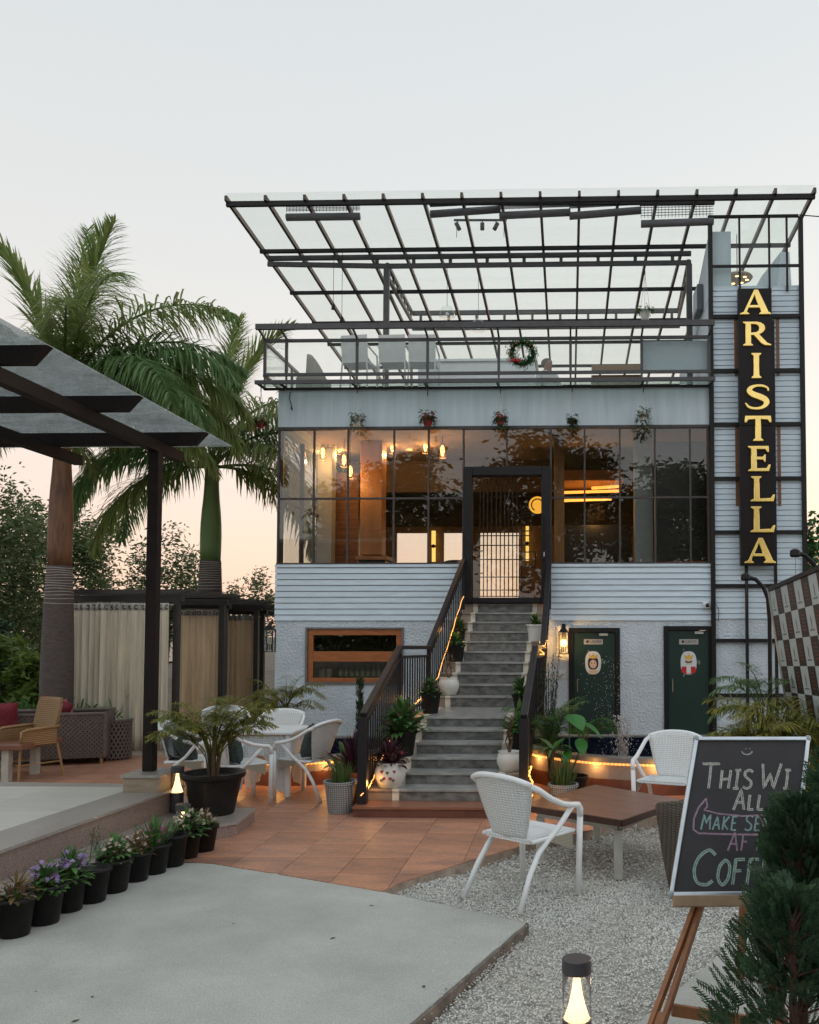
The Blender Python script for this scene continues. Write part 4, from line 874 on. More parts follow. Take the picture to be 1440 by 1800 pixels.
# ================================================================ FURNITURE
WW = mat('white_weave', (.80, .82, .82), .55, wave=(11, 17, .20), bump=1.0, bdist=.006)
WT = mat('white_tube', (.82, .84, .84), .4, var=.05, vscale=10, bump=.25, bscale=120, bdist=.002)
CREAM = mat('cream_weave', (.45, .41, .32), .6, wave=(12, 15, .3), bump=.5)
def make_white_chair():
    t = thing('garden_chair', 'x', 'chair', (0, 0, 0))
    def sf(u, v):
        x = (u - .5) * (.46 - .04 * (1 - v)); y = -.20 + .44 * v; return (x, y, .445 - .018 * math.sin(u * math.pi) * math.sin(v * math.pi) + .012 * v)
    MB().slab(lambda u, v: sf(u, 1 - v), 8, 8, -.03).build('seat', WW, t, smooth=False)
    def bf(u, v):       # narrow at the seat, flaring to a wide rounded top
        w = .15 + .13 * v ** .8; a = (u - .5) * 2; x = a * w; top = .87 - .05 * abs(a) ** 2.5; z = .43 + (top - .43) * v
        y = -.20 - .13 * v + .055 * a * a * (.4 + v); return (x, y, z)
    MB().slab(bf, 12, 12, .018).build('backrest', WW, t, smooth=True)
    rimp = [bf(k / 16, 1.0) for k in range(17)]
    MB().tube([(x, y - .008, z + .004) for x, y, z in rimp], .02, 8).build('top_rim', WT, t, smooth=True)
    for s in (-1, 1):
        e = Vector(rimp[-1] if s > 0 else rimp[0])
        arm = [e + Vector((-s * .015, -.008, .0)), Vector((s * .292, -.20, .79)), Vector((s * .305, -.08, .715)), Vector((s * .305, .04, .665)), Vector((s * .30, .14, .645)), Vector((s * .295, .215, .635)), Vector((s * .288, .245, .60)), Vector((s * .284, .25, .55))]
        MB().tube(arm, [.02, .02, .02, .02, .021, .022, .023, .023], 10).build('armrest', WT, t, smooth=True)
        MB().tube([(s * .284, .25, .552), (s * .275, .25, .30), (s * .268, .25, .0)], .022, 10).build('leg', WT, t, smooth=True)
        MB().tube([(s * .297, .15, .64), (s * .262, .03, .49), (s * .245, -.06, .415), (s * .24, -.14, .35), (s * .25, -.24, .22), (s * .27, -.36, 0)], .019, 10).build('leg', WT, t, smooth=True)
        MB().tube([(s * .235, -.20, .43), (s * .24, .24, .445)], .014, 8).build('seat_rail', WT, t, smooth=True)
        b = MB().slab(lambda u, v: (s * .258, .20 - .26 * u, .44 - (.12 - .10 * u) * v), 4, 4, .004); b.build('side_wrap', CREAM, t)
    return t
wch = make_white_chair()
GRPC = 'white woven garden chairs'
spots = [
    (GR(926, 1572, GZ).xy, GZ, -40, 'white woven armchair seen from behind on the gravel in the foreground'),
    ((.98, 8.95), -.0, 158, 'white woven armchair facing us at the far side of the brown wooden table'),
    ((-4.38, 10.25), 0, -78, 'white woven armchair with grey cushions between pergola post and big potted palm'),
    ((-3.66, 9.95), 0, -52, 'white woven armchair in front of the white table, just right of the big potted palm'),
    ((-3.02, 10.35), 0, 72, 'white woven armchair with a dark green cushion turned left, beside the woven flower pot'),
    ((-3.72, 11.35), 0, 176, 'white woven armchair on the far side of the white table, facing us'),
    ((-4.55, 11.9), 0, -150, 'grey white woven armchair half hidden behind the big potted palm'),
]
for k, (xy, z, a, lab) in enumerate(spots):
    c = wch if k == 0 else copy_tree(wch)
    c.location = (xy[0], xy[1], z); c.rotation_euler = (0, 0, R(a)); c['label'] = lab; c['group'] = GRPC
wch.scale = (1.06, 1.06, 1.06)
# cushions
def cushion(label, loc, rot, size, m, th=.09):
    def side(sg):
        def fn(u, v):
            a, b = (u - .5) * 2, (v - .5) * 2; e = max(0, (1 - a ** 4) * (1 - b ** 4)) ** .5; pin = 1 - .07 * (1 - abs(a)) * b * b - .0; 
            return (a * size / 2 * (1 - .06 * (1 - b * b)), sg * th * e, b * size / 2 * (1 - .06 * (1 - a * a)))
        return fn
    q = MB().grid(side(1), 12, 12).grid(lambda u, v: side(-1)(1 - u, v), 12, 12)
    o = q.build('cushion', m, None, smooth=True); o.location = loc; o.rotation_euler = rot; tag(o, label, 'cushion', 'cushions'); return o
CG, CGB, CR = mat('cushion_green', (.045, .065, .062), .85, var=.35, vscale=40), mat('cushion_grey', (.17, .195, .21), .85, var=.1, vscale=12), mat('cushion_red', (.16, .012, .022), .8, var=.25, vscale=16)
cushion('dark green dotted cushion on the chair beside the woven flower pot', (-2.93, 10.30, .64), (R(14), R(8), R(82)), .40, CG)
cushion('grey blue cushion on the chair behind the pergola post', (-4.52, 10.22, .66), (R(14), R(-8), R(-78)), .42, CGB)
cushion('dark green cushion leaning on the seat of the chair beside the pergola post', (-4.36, 10.13, .60), (R(30), R(12), R(-60)), .38, CG)
cushion('dark grey cushion on the chair in front of the white table', (-3.74, 9.89, .63), (R(14), R(0), R(-52)), .38, CG)
# white square table with woven arched sides
t = thing('white_table', 'white square woven table between the white chairs left of the stairs', 'table', (-3.55, 10.55, 0))
MB().box(-3.95, 10.2, .715, -3.15, 10.95, .75).build('tabletop', WHITEP, t, bevel=.012)
for sx, sy_ in ((-1, -1), (1, -1), (1, 1), (-1, 1)): MB().box(-3.55 + sx * .33 - .03, 10.57 + sy_ * .30 - .03, 0, -3.55 + sx * .33 + .03, 10.57 + sy_ * .30 + .03, .714).build('leg', WT, t, bevel=.01)
for s in (-1, 1):
    prof = [(-.30, 0.05), (-.30, .70), (.30, .70), (.30, .05)] + [(.30 - .09 - .42 * k / 10, .08 + .40 * math.sin(math.pi * k / 10) ** .6) for k in range(11)]
    q = MB(); n = len(prof); y = 10.57 + s * .305
    q.add([(-3.55 + a, y - .008, b) for a, b in prof] + [(-3.55 + a, y + .008, b) for a, b in prof], [tuple(range(n - 1, -1, -1)), tuple(range(n, 2 * n))] + [(i, (i + 1) % n, n + (i + 1) % n, n + i) for i in range(n)]); q.build('woven_side', WW, t)
MB().box(-3.86, 10.29, .45, -3.845, 10.85, .70).build('woven_side', WW, t); MB().box(-3.255, 10.29, .45, -3.24, 10.85, .70).build('woven_side', WW, t)
# brown wooden table on the gravel
TW = mat('table_wood', (.24, .10, .056), .33, col2=(.14, .058, .035), vscale=3, stretch=(1, 9, 1), detail=9, bump=.05, bscale=30, spec=.5)
zt_ = .42
cn = [GR(918, 1414, zt_), GR(1093, 1441, zt_), GR(1200, 1405, zt_), GR(1046, 1379, zt_)]
t = thing('wooden_table', 'low square brown wooden table with white legs on the gravel', 'table', (.35, 7.8, GZ))
cc = sum(cn, Vector()) / 4
def inset(q, d): return q + (cc - q).normalized() * d
ax = (cn[1] - cn[0]).normalized()
nb_ = 5
for k in range(nb_):          # boards of the top
    a, b = k / nb_, (k + 1) / nb_; g_ = .0012
    A, B, C, D = cn[0].lerp(cn[3], a), cn[1].lerp(cn[2], a), cn[1].lerp(cn[2], b), cn[0].lerp(cn[3], b); off = (cn[3] - cn[0]).normalized() * g_
    MB().prism([((A + off).x, (A + off).y), ((B + off).x, (B + off).y), ((C - off).x, (C - off).y), ((D - off).x, (D - off).y)], zt_ - .05, zt_).build('tabletop_board', TW, t, bevel=.004)
for a, b in zip(cn, cn[1:] + cn[:1]):
    n_ = (b - a).cross(Vector((0, 0, 1))).normalized() * .006; MB().bar(a + n_ - Vector((0, 0, .028)), b + n_ - Vector((0, 0, .028)), .010, .052).build('edge_board', mat('dark_edge', (.055, .022, .015), .4, var=.4, vscale=14), t)
LGW = mat('leg_white', (.50, .49, .44), .6, var=.12, vscale=6)
for q in cn:
    w = inset(q, .16); MB().box(w.x - .035, w.y - .035, GZ - .01, w.x + .035, w.y + .035, zt_ - .11).build('leg', LGW, t, bevel=.004)
ap = [inset(q, .15) for q in cn]
for a, b in zip(ap, ap[1:] + ap[:1]): MB().bar((a.x, a.y, zt_ - .082), (b.x, b.y, zt_ - .082), .03, .06).build('apron', LGW, t)
# grey wicker tub chair with a cream cushion beside the blackboard
WK = mat('grey_wicker', (.135, .112, .088), .7, wave=(12, 16, .6), bump=1.0, bdist=.008)
tc_ = GR(1262, 1590, GZ); 
t = thing('wicker_tub_chair', 'grey brown wicker tub chair with cream seat cushion behind the blackboard', 'armchair', (tc_.x, tc_.y + .35, GZ))
cx_, cy_ = tc_.x + .05, tc_.y + .38
def tub(u, v):
    a = R(25) + R(310) * u + R(90) ; r = .33 + .10 * v ** .8; h = .62 if .25 < u < .75 else .62
    return (cx_ + r * math.cos(a), cy_ + r * math.sin(a), GZ + .03 + (h - .08 * math.cos(u * 6.28)) * v)
MB().slab(lambda u, v: tub(1 - u, v), 40, 10, .03).build('woven_shell', WK, t, smooth=True)
MB().tube([tub(k / 40, 1.0) for k in range(41)], .028, 8).build('rim', WK, t, smooth=True)
MB().lathe([(.30, 0), (.34, .02), (.34, .30), (.30, .32)], 28, (cx_, cy_, GZ + .01)).build('base', WK, t)
MB().lathe([(.02, .0), (.33, .0), (.355, .03), (.355, .08), (.33, .11), (.02, .125)], 28, (cx_, cy_, GZ + .33)).build('seat_cushion', mat('cream_cloth', (.50, .43, .31), .85), t, smooth=True)
# ---------------------------------------------------------------- lounge furniture on the far left
TAN = mat('tan_rattan', (.36, .205, .085), .6, wave=(10, 13, .5), bump=.8, bdist=.008); TANT = mat('tan_cane', (.34, .20, .09), .5, var=.15)
p_ = GR(62, 1363); t = thing('rattan_chair', 'tan rattan armchair with high woven back beside the coffee table', 'chair', (0, 0, 0))
MB().slab(lambda u, v: ((u - .5) * (.50 + .04 * v) * (1 - .12 * max(0, v - .85) / .15 * abs(u - .5) * 2), -.24 - .12 * v + .05 * (2 * u - 1) ** 2, .42 + .60 * v), 10, 12, .03).build('backrest', TAN, t, smooth=True)
MB().box(-.25, -.24, .42, .25, .26, .46).build('seat', TAN, t, bevel=.015)
for s in (-1, 1):
    MB().slab(lambda u, v: (s * .265, -.22 + .46 * u, .44 + .20 * v * (1 - .1 * u)), 6, 4, .02 * s).build('arm_panel', TAN, t)
    MB().tube([(s * .26, -.26, .66), (s * .272, -.1, .655), (s * .272, .18, .645), (s * .27, .245, .62), (s * .265, .25, .45)], .018, 8).build('armrest', TANT, t, smooth=True)
    MB().tube([(s * .262, .25, .45), (s * .255, .26, 0)], .017, 8).build('leg', TANT, t); MB().tube([(s * .24, -.24, .44), (s * .26, -.33, 0)], .017, 8).build('leg', TANT, t)
    MB().tube([(s * .257, .25, .2), (s * .255, -.28, .2)], .010, 6).build('stretcher', TANT, t)
MB().tube([(-.255, .25, .2), (.255, .25, .2)], .010, 6).build('stretcher', TANT, t)
t.location = (p_.x, 11.55, 0); t.rotation_euler = (0, 0, R(152))
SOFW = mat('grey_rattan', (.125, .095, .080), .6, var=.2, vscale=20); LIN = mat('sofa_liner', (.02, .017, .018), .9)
sw = thing('wicker_sofa', 'grey brown open weave rattan sofa beside the palm trunk', 'sofa', (0, 0, 0))
def weave(mb, o, U, V, L, Hh, sp, w, n):
    o, U, V = Vector(o), Vector(U), Vector(V); nn = U.cross(V).normalized() * .012
    for sgn in (1, -1):
        k = -Hh if sgn > 0 else 0
        while k < L + (0 if sgn > 0 else Hh):
            # line u = k + sgn*v
            a, b = 0.0, Hh
            if sgn > 0: a = max(0, -k); b = min(Hh, L - k)
            else: a = max(0, k - L); b = min(Hh, k)
            if b - a > .01: mb.bar(o + U * (k + sgn * a) + V * a + nn * sgn * .4, o + U * (k + sgn * b) + V * b + nn * sgn * .4, w, .008, up=nn)
            k += sp
    return mb
SL, SDp, SH = 1.5, .78, .62
for nm, o, U, V, L, Hh in (('woven_side', (SL / 2, -SDp / 2, .1), (0, 1, 0), (0, 0, 1), SDp, SH), ('woven_side', (-SL / 2, SDp / 2, .1), (0, -1, 0), (0, 0, 1), SDp, SH), ('woven_front', (-SL / 2, -SDp / 2, .1), (1, 0, 0), (0, 0, 1), SL, SH), ('woven_back', (SL / 2, SDp / 2, .1), (-1, 0, 0), (0, 0, 1), SL, SH)):
    weave(MB(), o, U, V, L, Hh, .062, .028, 0).build(nm, SOFW, sw)
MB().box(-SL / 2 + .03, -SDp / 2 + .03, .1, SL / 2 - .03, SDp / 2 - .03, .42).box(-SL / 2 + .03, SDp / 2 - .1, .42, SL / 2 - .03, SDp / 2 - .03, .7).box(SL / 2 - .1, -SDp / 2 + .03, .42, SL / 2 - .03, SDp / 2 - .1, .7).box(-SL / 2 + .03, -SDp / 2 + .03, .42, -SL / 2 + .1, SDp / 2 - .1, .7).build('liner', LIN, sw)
MB().tube([(-SL / 2, -SDp / 2, .72), (SL / 2, -SDp / 2, .72), (SL / 2, SDp / 2, .72), (-SL / 2, SDp / 2, .72)], .026, 8, closed=True).tube([(SL / 2, -SDp / 2, .1), (SL / 2, -SDp / 2, .72)], .024, 8).build('frame', SOFW, sw)
for sx, sy_ in ((-1, -1), (1, -1), (1, 1), (-1, 1)): MB().lathe([(.018, 0), (.028, .11)], 10, (sx * (SL / 2 - .05), sy_ * (SDp / 2 - .05), 0)).build('leg', TANT, sw)
sp0 = GR(125, 1352); sw.location = (sp0.x - .62, sp0.y + .62, 0); sw.rotation_euler = (0, 0, R(18))
sw2 = thing('side_table', 'round grey rattan side table with glass top at the foot of the wide curtain', 'side table', (0, 0, 0))
rd_ = MB()
for sgn in (1, -1):
    for k in range(26):
        a0 = 2 * math.pi * k / 26
        for j in range(5):
            z0, z1 = .02 + j * .108, .02 + (j + 1) * .108; aa, ab = a0 + sgn * j * .24, a0 + sgn * (j + 1) * .24; rr = .245 + sgn * .004
            rd_.bar((rr * math.cos(aa), rr * math.sin(aa), z0), (rr * math.cos(ab), rr * math.sin(ab), z1), .022, .008, up=(math.cos(aa), math.sin(aa), 0))
rd_.build('woven_drum', SOFW, sw2); MB().lathe([(.215, .01), (.215, .56)], 24).build('liner', LIN, sw2); MB().lathe([(.22, .565), (.262, .565), (.262, .585), (.22, .585)], 28).build('frame', SOFW, sw2)
MB().lathe([(.0, .587), (.265, .587), (.265, .597), (.0, .597)], 32).build('glass_top', mat('table_glass', (.09, .12, .11), .05, spec=.6), sw2)
sp1 = GR(184, 1338); sw2.location = (sp1.x, sp1.y + .25, 0)
t = thing('coffee_table', 'low wooden coffee table with white legs at the left edge', 'table', (-7.2, 11.5, 0))
zz = AT(20, 1306, 11.3).z; xr_ = AT(56, 1310, 11.3).x
MB().box(xr_ - 1.3, 11.1, zz - .07, xr_, 12.0, zz).build('tabletop', TW, t, bevel=.01)
for x in (xr_ - .28, xr_ - 1.1):
    for y in (11.2, 11.8): MB().box(x - .045, y, 0, x + .045, y + .09, zz - .071).build('leg', LGW, t)
cushion('round topped dark red cushion at the left edge of the picture', (AT(2, 1263, 12.3).x, 12.3, AT(2, 1263, 12.3).z), (R(10), 0, R(10)), .46, CR)
cushion('dark red cushion on the rattan sofa behind the tan chair', (AT(96, 1252, 12.9).x, 12.9, AT(96, 1252, 12.9).z), (R(15), R(20), R(20)), .42, CR)
cushion('pink patterned cushion on the rattan sofa next to the palm trunk', (AT(106, 1254, 13.1).x, 13.1, AT(106, 1254, 13.1).z), (R(15), R(-25), R(20)), .34, mat('cushion_pink', (.35, .09, .10), .8, var=.4, vscale=25))
# ================================================================ terrace furniture upstairs
GCH = mat('terrace_chair', (.62, .63, .62), .6, var=.06)
bc = thing('bar_chair', 'x', 'chair', (0, 0, 0))
MB().slab(lambda u, v: ((u - .5) * .46, -.22 - .06 * v, .62 + .42 * v), 6, 6, .04).build('backrest', GCH, bc); MB().box(-.23, -.22, .58, .23, .22, .63).build('seat', GCH, bc)
for s in (-1, 1):
    MB().tube([(s * .24, -.24, .86), (s * .25, .2, .80), (s * .25, .22, .0)], .016, 6).build('leg', GCH, bc); MB().tube([(s * .22, -.22, .6), (s * .25, -.26, 0)], .016, 6).build('leg', GCH, bc)
MB().tube([(-.25, .22, .2), (.25, .22, .2)], .012, 6).build('footrest', GCH, bc)
ZF = Z_BAND1 + .02
for k, (px, lab) in enumerate(((632, 'leftmost of three tall grey chairs behind the balcony glass'), (695, 'middle of three tall grey chairs behind the balcony glass'), (745, 'rightmost of three tall grey chairs behind the balcony glass'))):
    c = bc if k == 0 else copy_tree(bc); p_ = AT(px, 620, 15.35); c.location = (p_.x, 15.35, ZF); c.rotation_euler = (0, 0, R(-8 + 5 * k)); c['label'] = lab; c['group'] = 'tall chairs on the upstairs terrace'
t = thing('lounge_chair', 'beige winged lounge chair at the left end of the balcony', 'armchair', (AT(560, 640, 15.3).x, 15.3, ZF)); q = AT(556, 640, 15.3)
MB().slab(lambda u, v: (q.x - .22 + .5 * u * (1 - .45 * v), 15.3 + .1 * v + .08 * (2 * u - 1) ** 2, ZF + .12 + (.72 - .28 * u ** 2) * v), 8, 8, .07).build('backrest', mat('lounge_beige', (.30, .28, .24), .8), t, smooth=True)
MB().box(q.x - .25, 14.95, ZF + .05, q.x + .25, 15.4, ZF + .3).build('seat', MATS['lounge_beige'], t, bevel=.03)
t = thing('serving_counter', 'long white counter on the upstairs terrace', 'counter', (AT(815, 650, 15.9).x, 15.9, ZF)); a, b = AT(735, 650, 15.9).x, AT(940, 650, 15.9).x; zc_ = AT(815, 632, 15.9).z
MB().box(a, 15.9, ZF, b, 16.5, zc_ - .04).build('counter_front', WHITEP, t); MB().box(a - .05, 15.85, zc_ - .04, b + .05, 16.55, zc_).build('counter_top', WHITEP, t)
t = thing('rattan_bench', 'brown rattan bench behind the right half of the balcony', 'bench', (AT(1075, 650, 15.3).x, 15.3, ZF)); a, b = AT(1040, 650, 15.3).x, AT(1128, 650, 15.3).x; zc_ = AT(1080, 655, 15.3).z
MB().box(a, 15.3, zc_, b, 15.36, zc_ + .14).build('backrest', TAN, t); MB().box(a, 15.37, ZF, b, 15.8, zc_ - .02).build('seat', TAN, t)
# person seated behind the balcony rail: white shirt, only head and shoulders show
pc_ = AT(962, 645, 15.25); hz = pc_.z
def skin_person():
    me = bpy.data.meshes.new('person'); X, Y_, Z_ = pc_.x, 15.25, hz
    J = {'pel': (0, .0, -.72, .15), 'spi': (0, .0, -.48, .14), 'che': (0, -.02, -.24, .15), 'nek': (0, -.01, -.08, .055), 'hea': (0, -.03, .03, .09), 'top': (0, -.02, .12, .07),
         'sl': (-.17, -.01, -.16, .07), 'el': (-.24, -.08, -.42, .045), 'hl': (-.12, -.28, -.50, .03), 'sr': (.17, -.01, -.16, .07), 'er': (.24, -.08, -.42, .045), 'hr': (.12, -.28, -.5, .03),
         'kl': (-.12, -.42, -.70, .075), 'fl': (-.12, -.44, -1.12, .05), 'kr': (.12, -.42, -.70, .075), 'fr': (.12, -.44, -1.12, .05)}
    n = list(J); E_ = [('pel', 'spi'), ('spi', 'che'), ('che', 'nek'), ('nek', 'hea'), ('hea', 'top'), ('che', 'sl'), ('sl', 'el'), ('el', 'hl'), ('che', 'sr'), ('sr', 'er'), ('er', 'hr'), ('pel', 'kl'), ('kl', 'fl'), ('pel', 'kr'), ('kr', 'fr')]
    me.from_pydata([(J[k][0], J[k][1], J[k][2]) for k in n], [(n.index(a), n.index(b)) for a, b in E_], []); o = bpy.data.objects.new('body', me); COL.objects.link(o)
    o.modifiers.new('skin', 'SKIN'); sv = me.skin_vertices[0].data
    for k, nm in enumerate(n): sv[k].radius = (J[nm][3], J[nm][3]); sv[k].use_root = (nm == 'pel')
    sb = o.modifiers.new('sub', 'SUBSURF'); sb.levels = sb.render_levels = 2
    dg = bpy.context.evaluated_depsgraph_get(); m2 = bpy.data.meshes.new_from_object(o.evaluated_get(dg)); bpy.data.objects.remove(o)
    sk, sh = mat('skin', (.30, .16, .10), .6), mat('white_shirt', (.62, .62, .61), .8); m2.materials.clear(); m2.materials.append(sh); m2.materials.append(sk)
    for f in m2.polygons: f.material_index = 1 if f.center.z > -.075 else 0; f.use_smooth = True
    return m2
t = thing('person', 'person in a white shirt seated behind the balcony rail', 'person', (pc_.x, 15.25, ZF)); bo = bpy.data.objects.new('body', skin_person()); COL.objects.link(bo); bo.parent = t; bo.location = (0, 0, hz - ZF); bo.rotation_euler = (0, 0, R(35))
hm = MB().ball((0, .015, .065), (.098, .105, .088), 14, 10); ho = hm.build('hair', mat('hair', (.10, .095, .09), .7), None, smooth=True); ho.parent = t; ho.location = (0, 0, hz - ZF); ho.rotation_euler = (0, 0, R(35))
# ================================================================ PLANTS
def leafmat(name, col, col2=None, trans=.3, isl=.35, rough=.55): return mat(name, col, rough, island=isl, trans=trans, col2=col2, vscale=3, spec=.3)
PALMG = leafmat('palm_leaf', (.21, .33, .11), (.27, .28, .10), .5); PALMD = leafmat('palm_leaf_dark', (.16, .27, .11), None, .5)
ARECA = leafmat('areca_leaf', (.16, .22, .05), (.30, .25, .06), .4); GREEN = leafmat('green_leaf', (.07, .16, .045), (.095, .20, .055)); DARKG = leafmat('dark_leaf', (.038, .078, .032))
TREEG = leafmat('tree_leaf', (.10, .14, .055), (.07, .10, .045), .3); OLIVE = leafmat('olive_leaf', (.10, .125, .06)); RUSTL = leafmat('rust_leaf', (.19, .13, .06)); PURPL = leafmat('purple_leaf', (.07, .022, .035))
STEMM = mat('stem_brown', (.10, .065, .035), .8, var=.3, vscale=15); BARK = mat('bark', (.085, .065, .05), .9, var=.3, vscale=10, bump=.6, bscale=25)
SOIL = mat('pot_soil', (.05, .032, .022), .95, var=.4, vscale=30, bump=.8, bscale=60); BLACKP = mat('black_plastic', (.0065, .0065, .0075), .45, col2=(.018, .016, .014), vscale=5, detail=9, spec=.22)
CERW = mat('white_ceramic', (.66, .66, .62), .28, var=.05, vscale=5)
rnd = random.Random(11)
def blade(mb, p, d, L, w, droop, n=4, up=None, rr=rnd):
    p, d = Vector(p), Vector(d).normalized(); side = d.cross(Vector((0, 0, 1)))
    side = side.normalized() if side.length > .05 else Vector((rr.uniform(-1, 1), rr.uniform(-1, 1), 0)).normalized()
    vs, fs = [], []
    for k in range(n + 1):
        u = k / n; ww = w * (math.sin(math.pi * min(1, u * .86 + .14)) ** .7) / 2
        if k == n: vs.append(p)
        else: vs += [p - side * ww, p + side * ww]
        d = (d + Vector((0, 0, -droop / n * (1 + u)))).normalized(); p = p + d * (L / n)
    for k in range(n - 1): fs.append((2 * k, 2 * k + 1, 2 * k + 3, 2 * k + 2))
    fs.append((2 * n - 2, 2 * n - 1, 2 * n)); mb.add(vs, fs)
def frond(L, nl, ll, w, el, arch, droop, plum, seed, pet=.14, fwd=0):
    """one feather leaf in the XZ plane: starts at the origin with elevation el, bends by arch"""
    rr = random.Random(seed); mb = MB(); P_ = []; p = Vector((0, 0, 0)); n = 22
    for k in range(n + 1):
        a = el - arch * (k / n) ** 1.25; P_.append((p.copy(), Vector((math.cos(a), 0, math.sin(a))))); p = p + Vector((math.cos(a), 0, math.sin(a))) * L / n
    mb.tube([q[0] for q in P_], [max(.002, L * .011 * (1 - .9 * k / n)) for k in range(n + 1)], 5)
    for i in range(nl):
        u = pet + (1 - pet) * (i + rr.random() * .7) / nl; k = min(n - 1, int(u * n)); f = u * n - k; q = P_[k][0].lerp(P_[k + 1][0], f); tan = P_[k][1]; upv = Vector((-tan.z, 0, tan.x))
        size = ll * (math.sin(math.pi * (.18 + .80 * u)) ** .6) * rr.uniform(.8, 1.1)
        for s in (-1, 1):
            d = Vector((0, s, 0)) * 1.0 + tan * (fwd + rr.uniform(.45, .85)) + upv * rr.uniform(-plum, plum + .25); blade(mb, q, d, size, w, droop * rr.uniform(.6, 1.4), 3, rr=rr)
    return mb
def palm(name, label, base, h_grey, r0, r1, h_shaft, col_shaft, fr, seed, group='tall royal palms'):
    rr = random.Random(seed); t = thing(name, label, 'palm tree', base, group=group)
    TRM = mat('palm_trunk', (.115, .092, .084), .9, col2=(.07, .055, .05), vscale=10, stretch=(1, 1, 4), bump=.8, bscale=22)
    n = 26; pts = [(base[0], base[1], base[2] + h_grey * k / n) for k in range(n + 1)]; rs = [r0 + (r1 - r0) * (k / n) + .03 * math.sin(math.pi * k / n) for k in range(n + 1)]
    tr = MB().tube(pts, rs, 20).build('trunk', TRM, t, smooth=True)
    RG = mat('trunk_ring', (.36, .33, .30), .85, var=.2)
    for k in range(13):
        z = h_grey * (.80 + .2 * (k / 13) ** .8); rr_ = r0 + (r1 - r0) * z / h_grey + .03 * math.sin(math.pi * z / h_grey) + .003
        MB().tube([(base[0] + rr_ * math.cos(a), base[1] + rr_ * math.sin(a), base[2] + z + .006 * math.sin(2 * a + k)) for a in (2 * math.pi * i / 20 for i in range(20))], .0065, 5, closed=True).build('ring', RG, tr)
    zs = base[2] + h_grey; m = 8
    MB().tube([(base[0], base[1], zs + h_shaft * k / m) for k in range(m + 1)], [r1 * .95 * (1 - .045 * k + .16 * math.sin(min(1, k / m * 1.5) * math.pi)) for k in range(m + 1)], 18).build('crownshaft', col_shaft, t, smooth=True)
    top = (base[0], base[1], zs + h_shaft - .1)
    for (az, el, L, arch) in fr:
        fb = frond(L, int(L * 50), L * (.27 if arch > 70 else .25), .030, R(el), R(arch), 1.0 if arch > 70 else .3, .5, fwd=0 if arch > 70 else .8, seed= rr.randint(0, 9999)); me = fb.mesh('frond', rr.choice((PALMG, PALMG, PALMD)))
        inst(me, 'frond', t, (top[0], top[1], top[2] + rr.uniform(-.12, .05)), (0, 0, R(az)))
    return t
BRS = mat('shaft_brown', (.22, .10, .045), .6, col2=(.075, .035, .022), vscale=6, stretch=(2, 2, .4)); GRS = mat('shaft_green', (.095, .22, .06), .5, col2=(.15, .19, .07), vscale=3, stretch=(2, 2, .4))
Y1 = 13.6; b1_ = AT(99, 1240, Y1)
palm('royal_palm', 'royal palm with ringed grey trunk and brown crownshaft beside the rattan sofa', (b1_.x, Y1, 0), AT(99, 995, Y1).z, .225, .178, 2.4, BRS,
     [(0, 62, 3.4, 120), (20, 42, 3.2, 120), (-30, 52, 3.3, 125), (180, 58, 3.2, 110), (150, 38, 3.2, 110), (215, 45, 3.0, 115), (60, 62, 3.2, 100), (95, 86, 3.4, 18), (-10, 84, 3.2, 22), (200, 82, 3.1, 28), (-95, 55, 2.7, 130), (10, 20, 2.7, 90), (185, 15, 2.8, 90), (5, 76, 3.6, 105), (-60, 68, 3.2, 110), (165, 75, 3.3, 95), (15, 58, 3.5, 130), (-15, 42, 3.3, 125), (30, 70, 3.5, 115), (-45, 75, 3.4, 100), (195, 65, 3.3, 120)], 5)
Y2 = 17.8; b2_ = AT(369, 1050, Y2)
palm('royal_palm', 'royal palm with ringed trunk and green crownshaft next to the restaurant', (b2_.x, Y2, 0), AT(369, 985, Y2).z, .265, .205, 2.0, GRS,
     [(0, 50, 3.6, 150), (-28, 28, 3.4, 125), (25, 15, 3.3, 110), (180, 45, 3.6, 140), (160, 22, 3.4, 125), (205, 30, 3.4, 130), (90, 80, 3.6, 40), (45, 64, 3.4, 105), (130, 66, 3.4, 105), (-80, 48, 3.0, 145), (190, 0, 3.2, 95), (-8, -5, 3.2, 85), (-130, 68, 3.2, 110), (70, 86, 3.4, 20), (-20, 66, 3.9, 140), (200, 66, 3.9, 135), (15, 82, 3.5, 45)], 9)
Y3 = 16.5; b3_ = AT(-30, 700, Y3)
palm('royal_palm', 'palm whose fronds reach in behind the glass roof at the left edge', (b3_.x, Y3, 0), 4.6, .25, .2, 1.2, GRS,
     [(0, 60, 3.2, 110), (25, 40, 3.0, 120), (-30, 45, 3.0, 125), (60, 70, 3.2, 80), (-80, 50, 3.0, 120), (140, 55, 3.0, 110), (200, 50, 3.0, 110), (-5, 20, 2.8, 100), (-15, 70, 3.3, 95), (10, 45, 3.3, 130), (-50, 60, 3.2, 120)], 15)
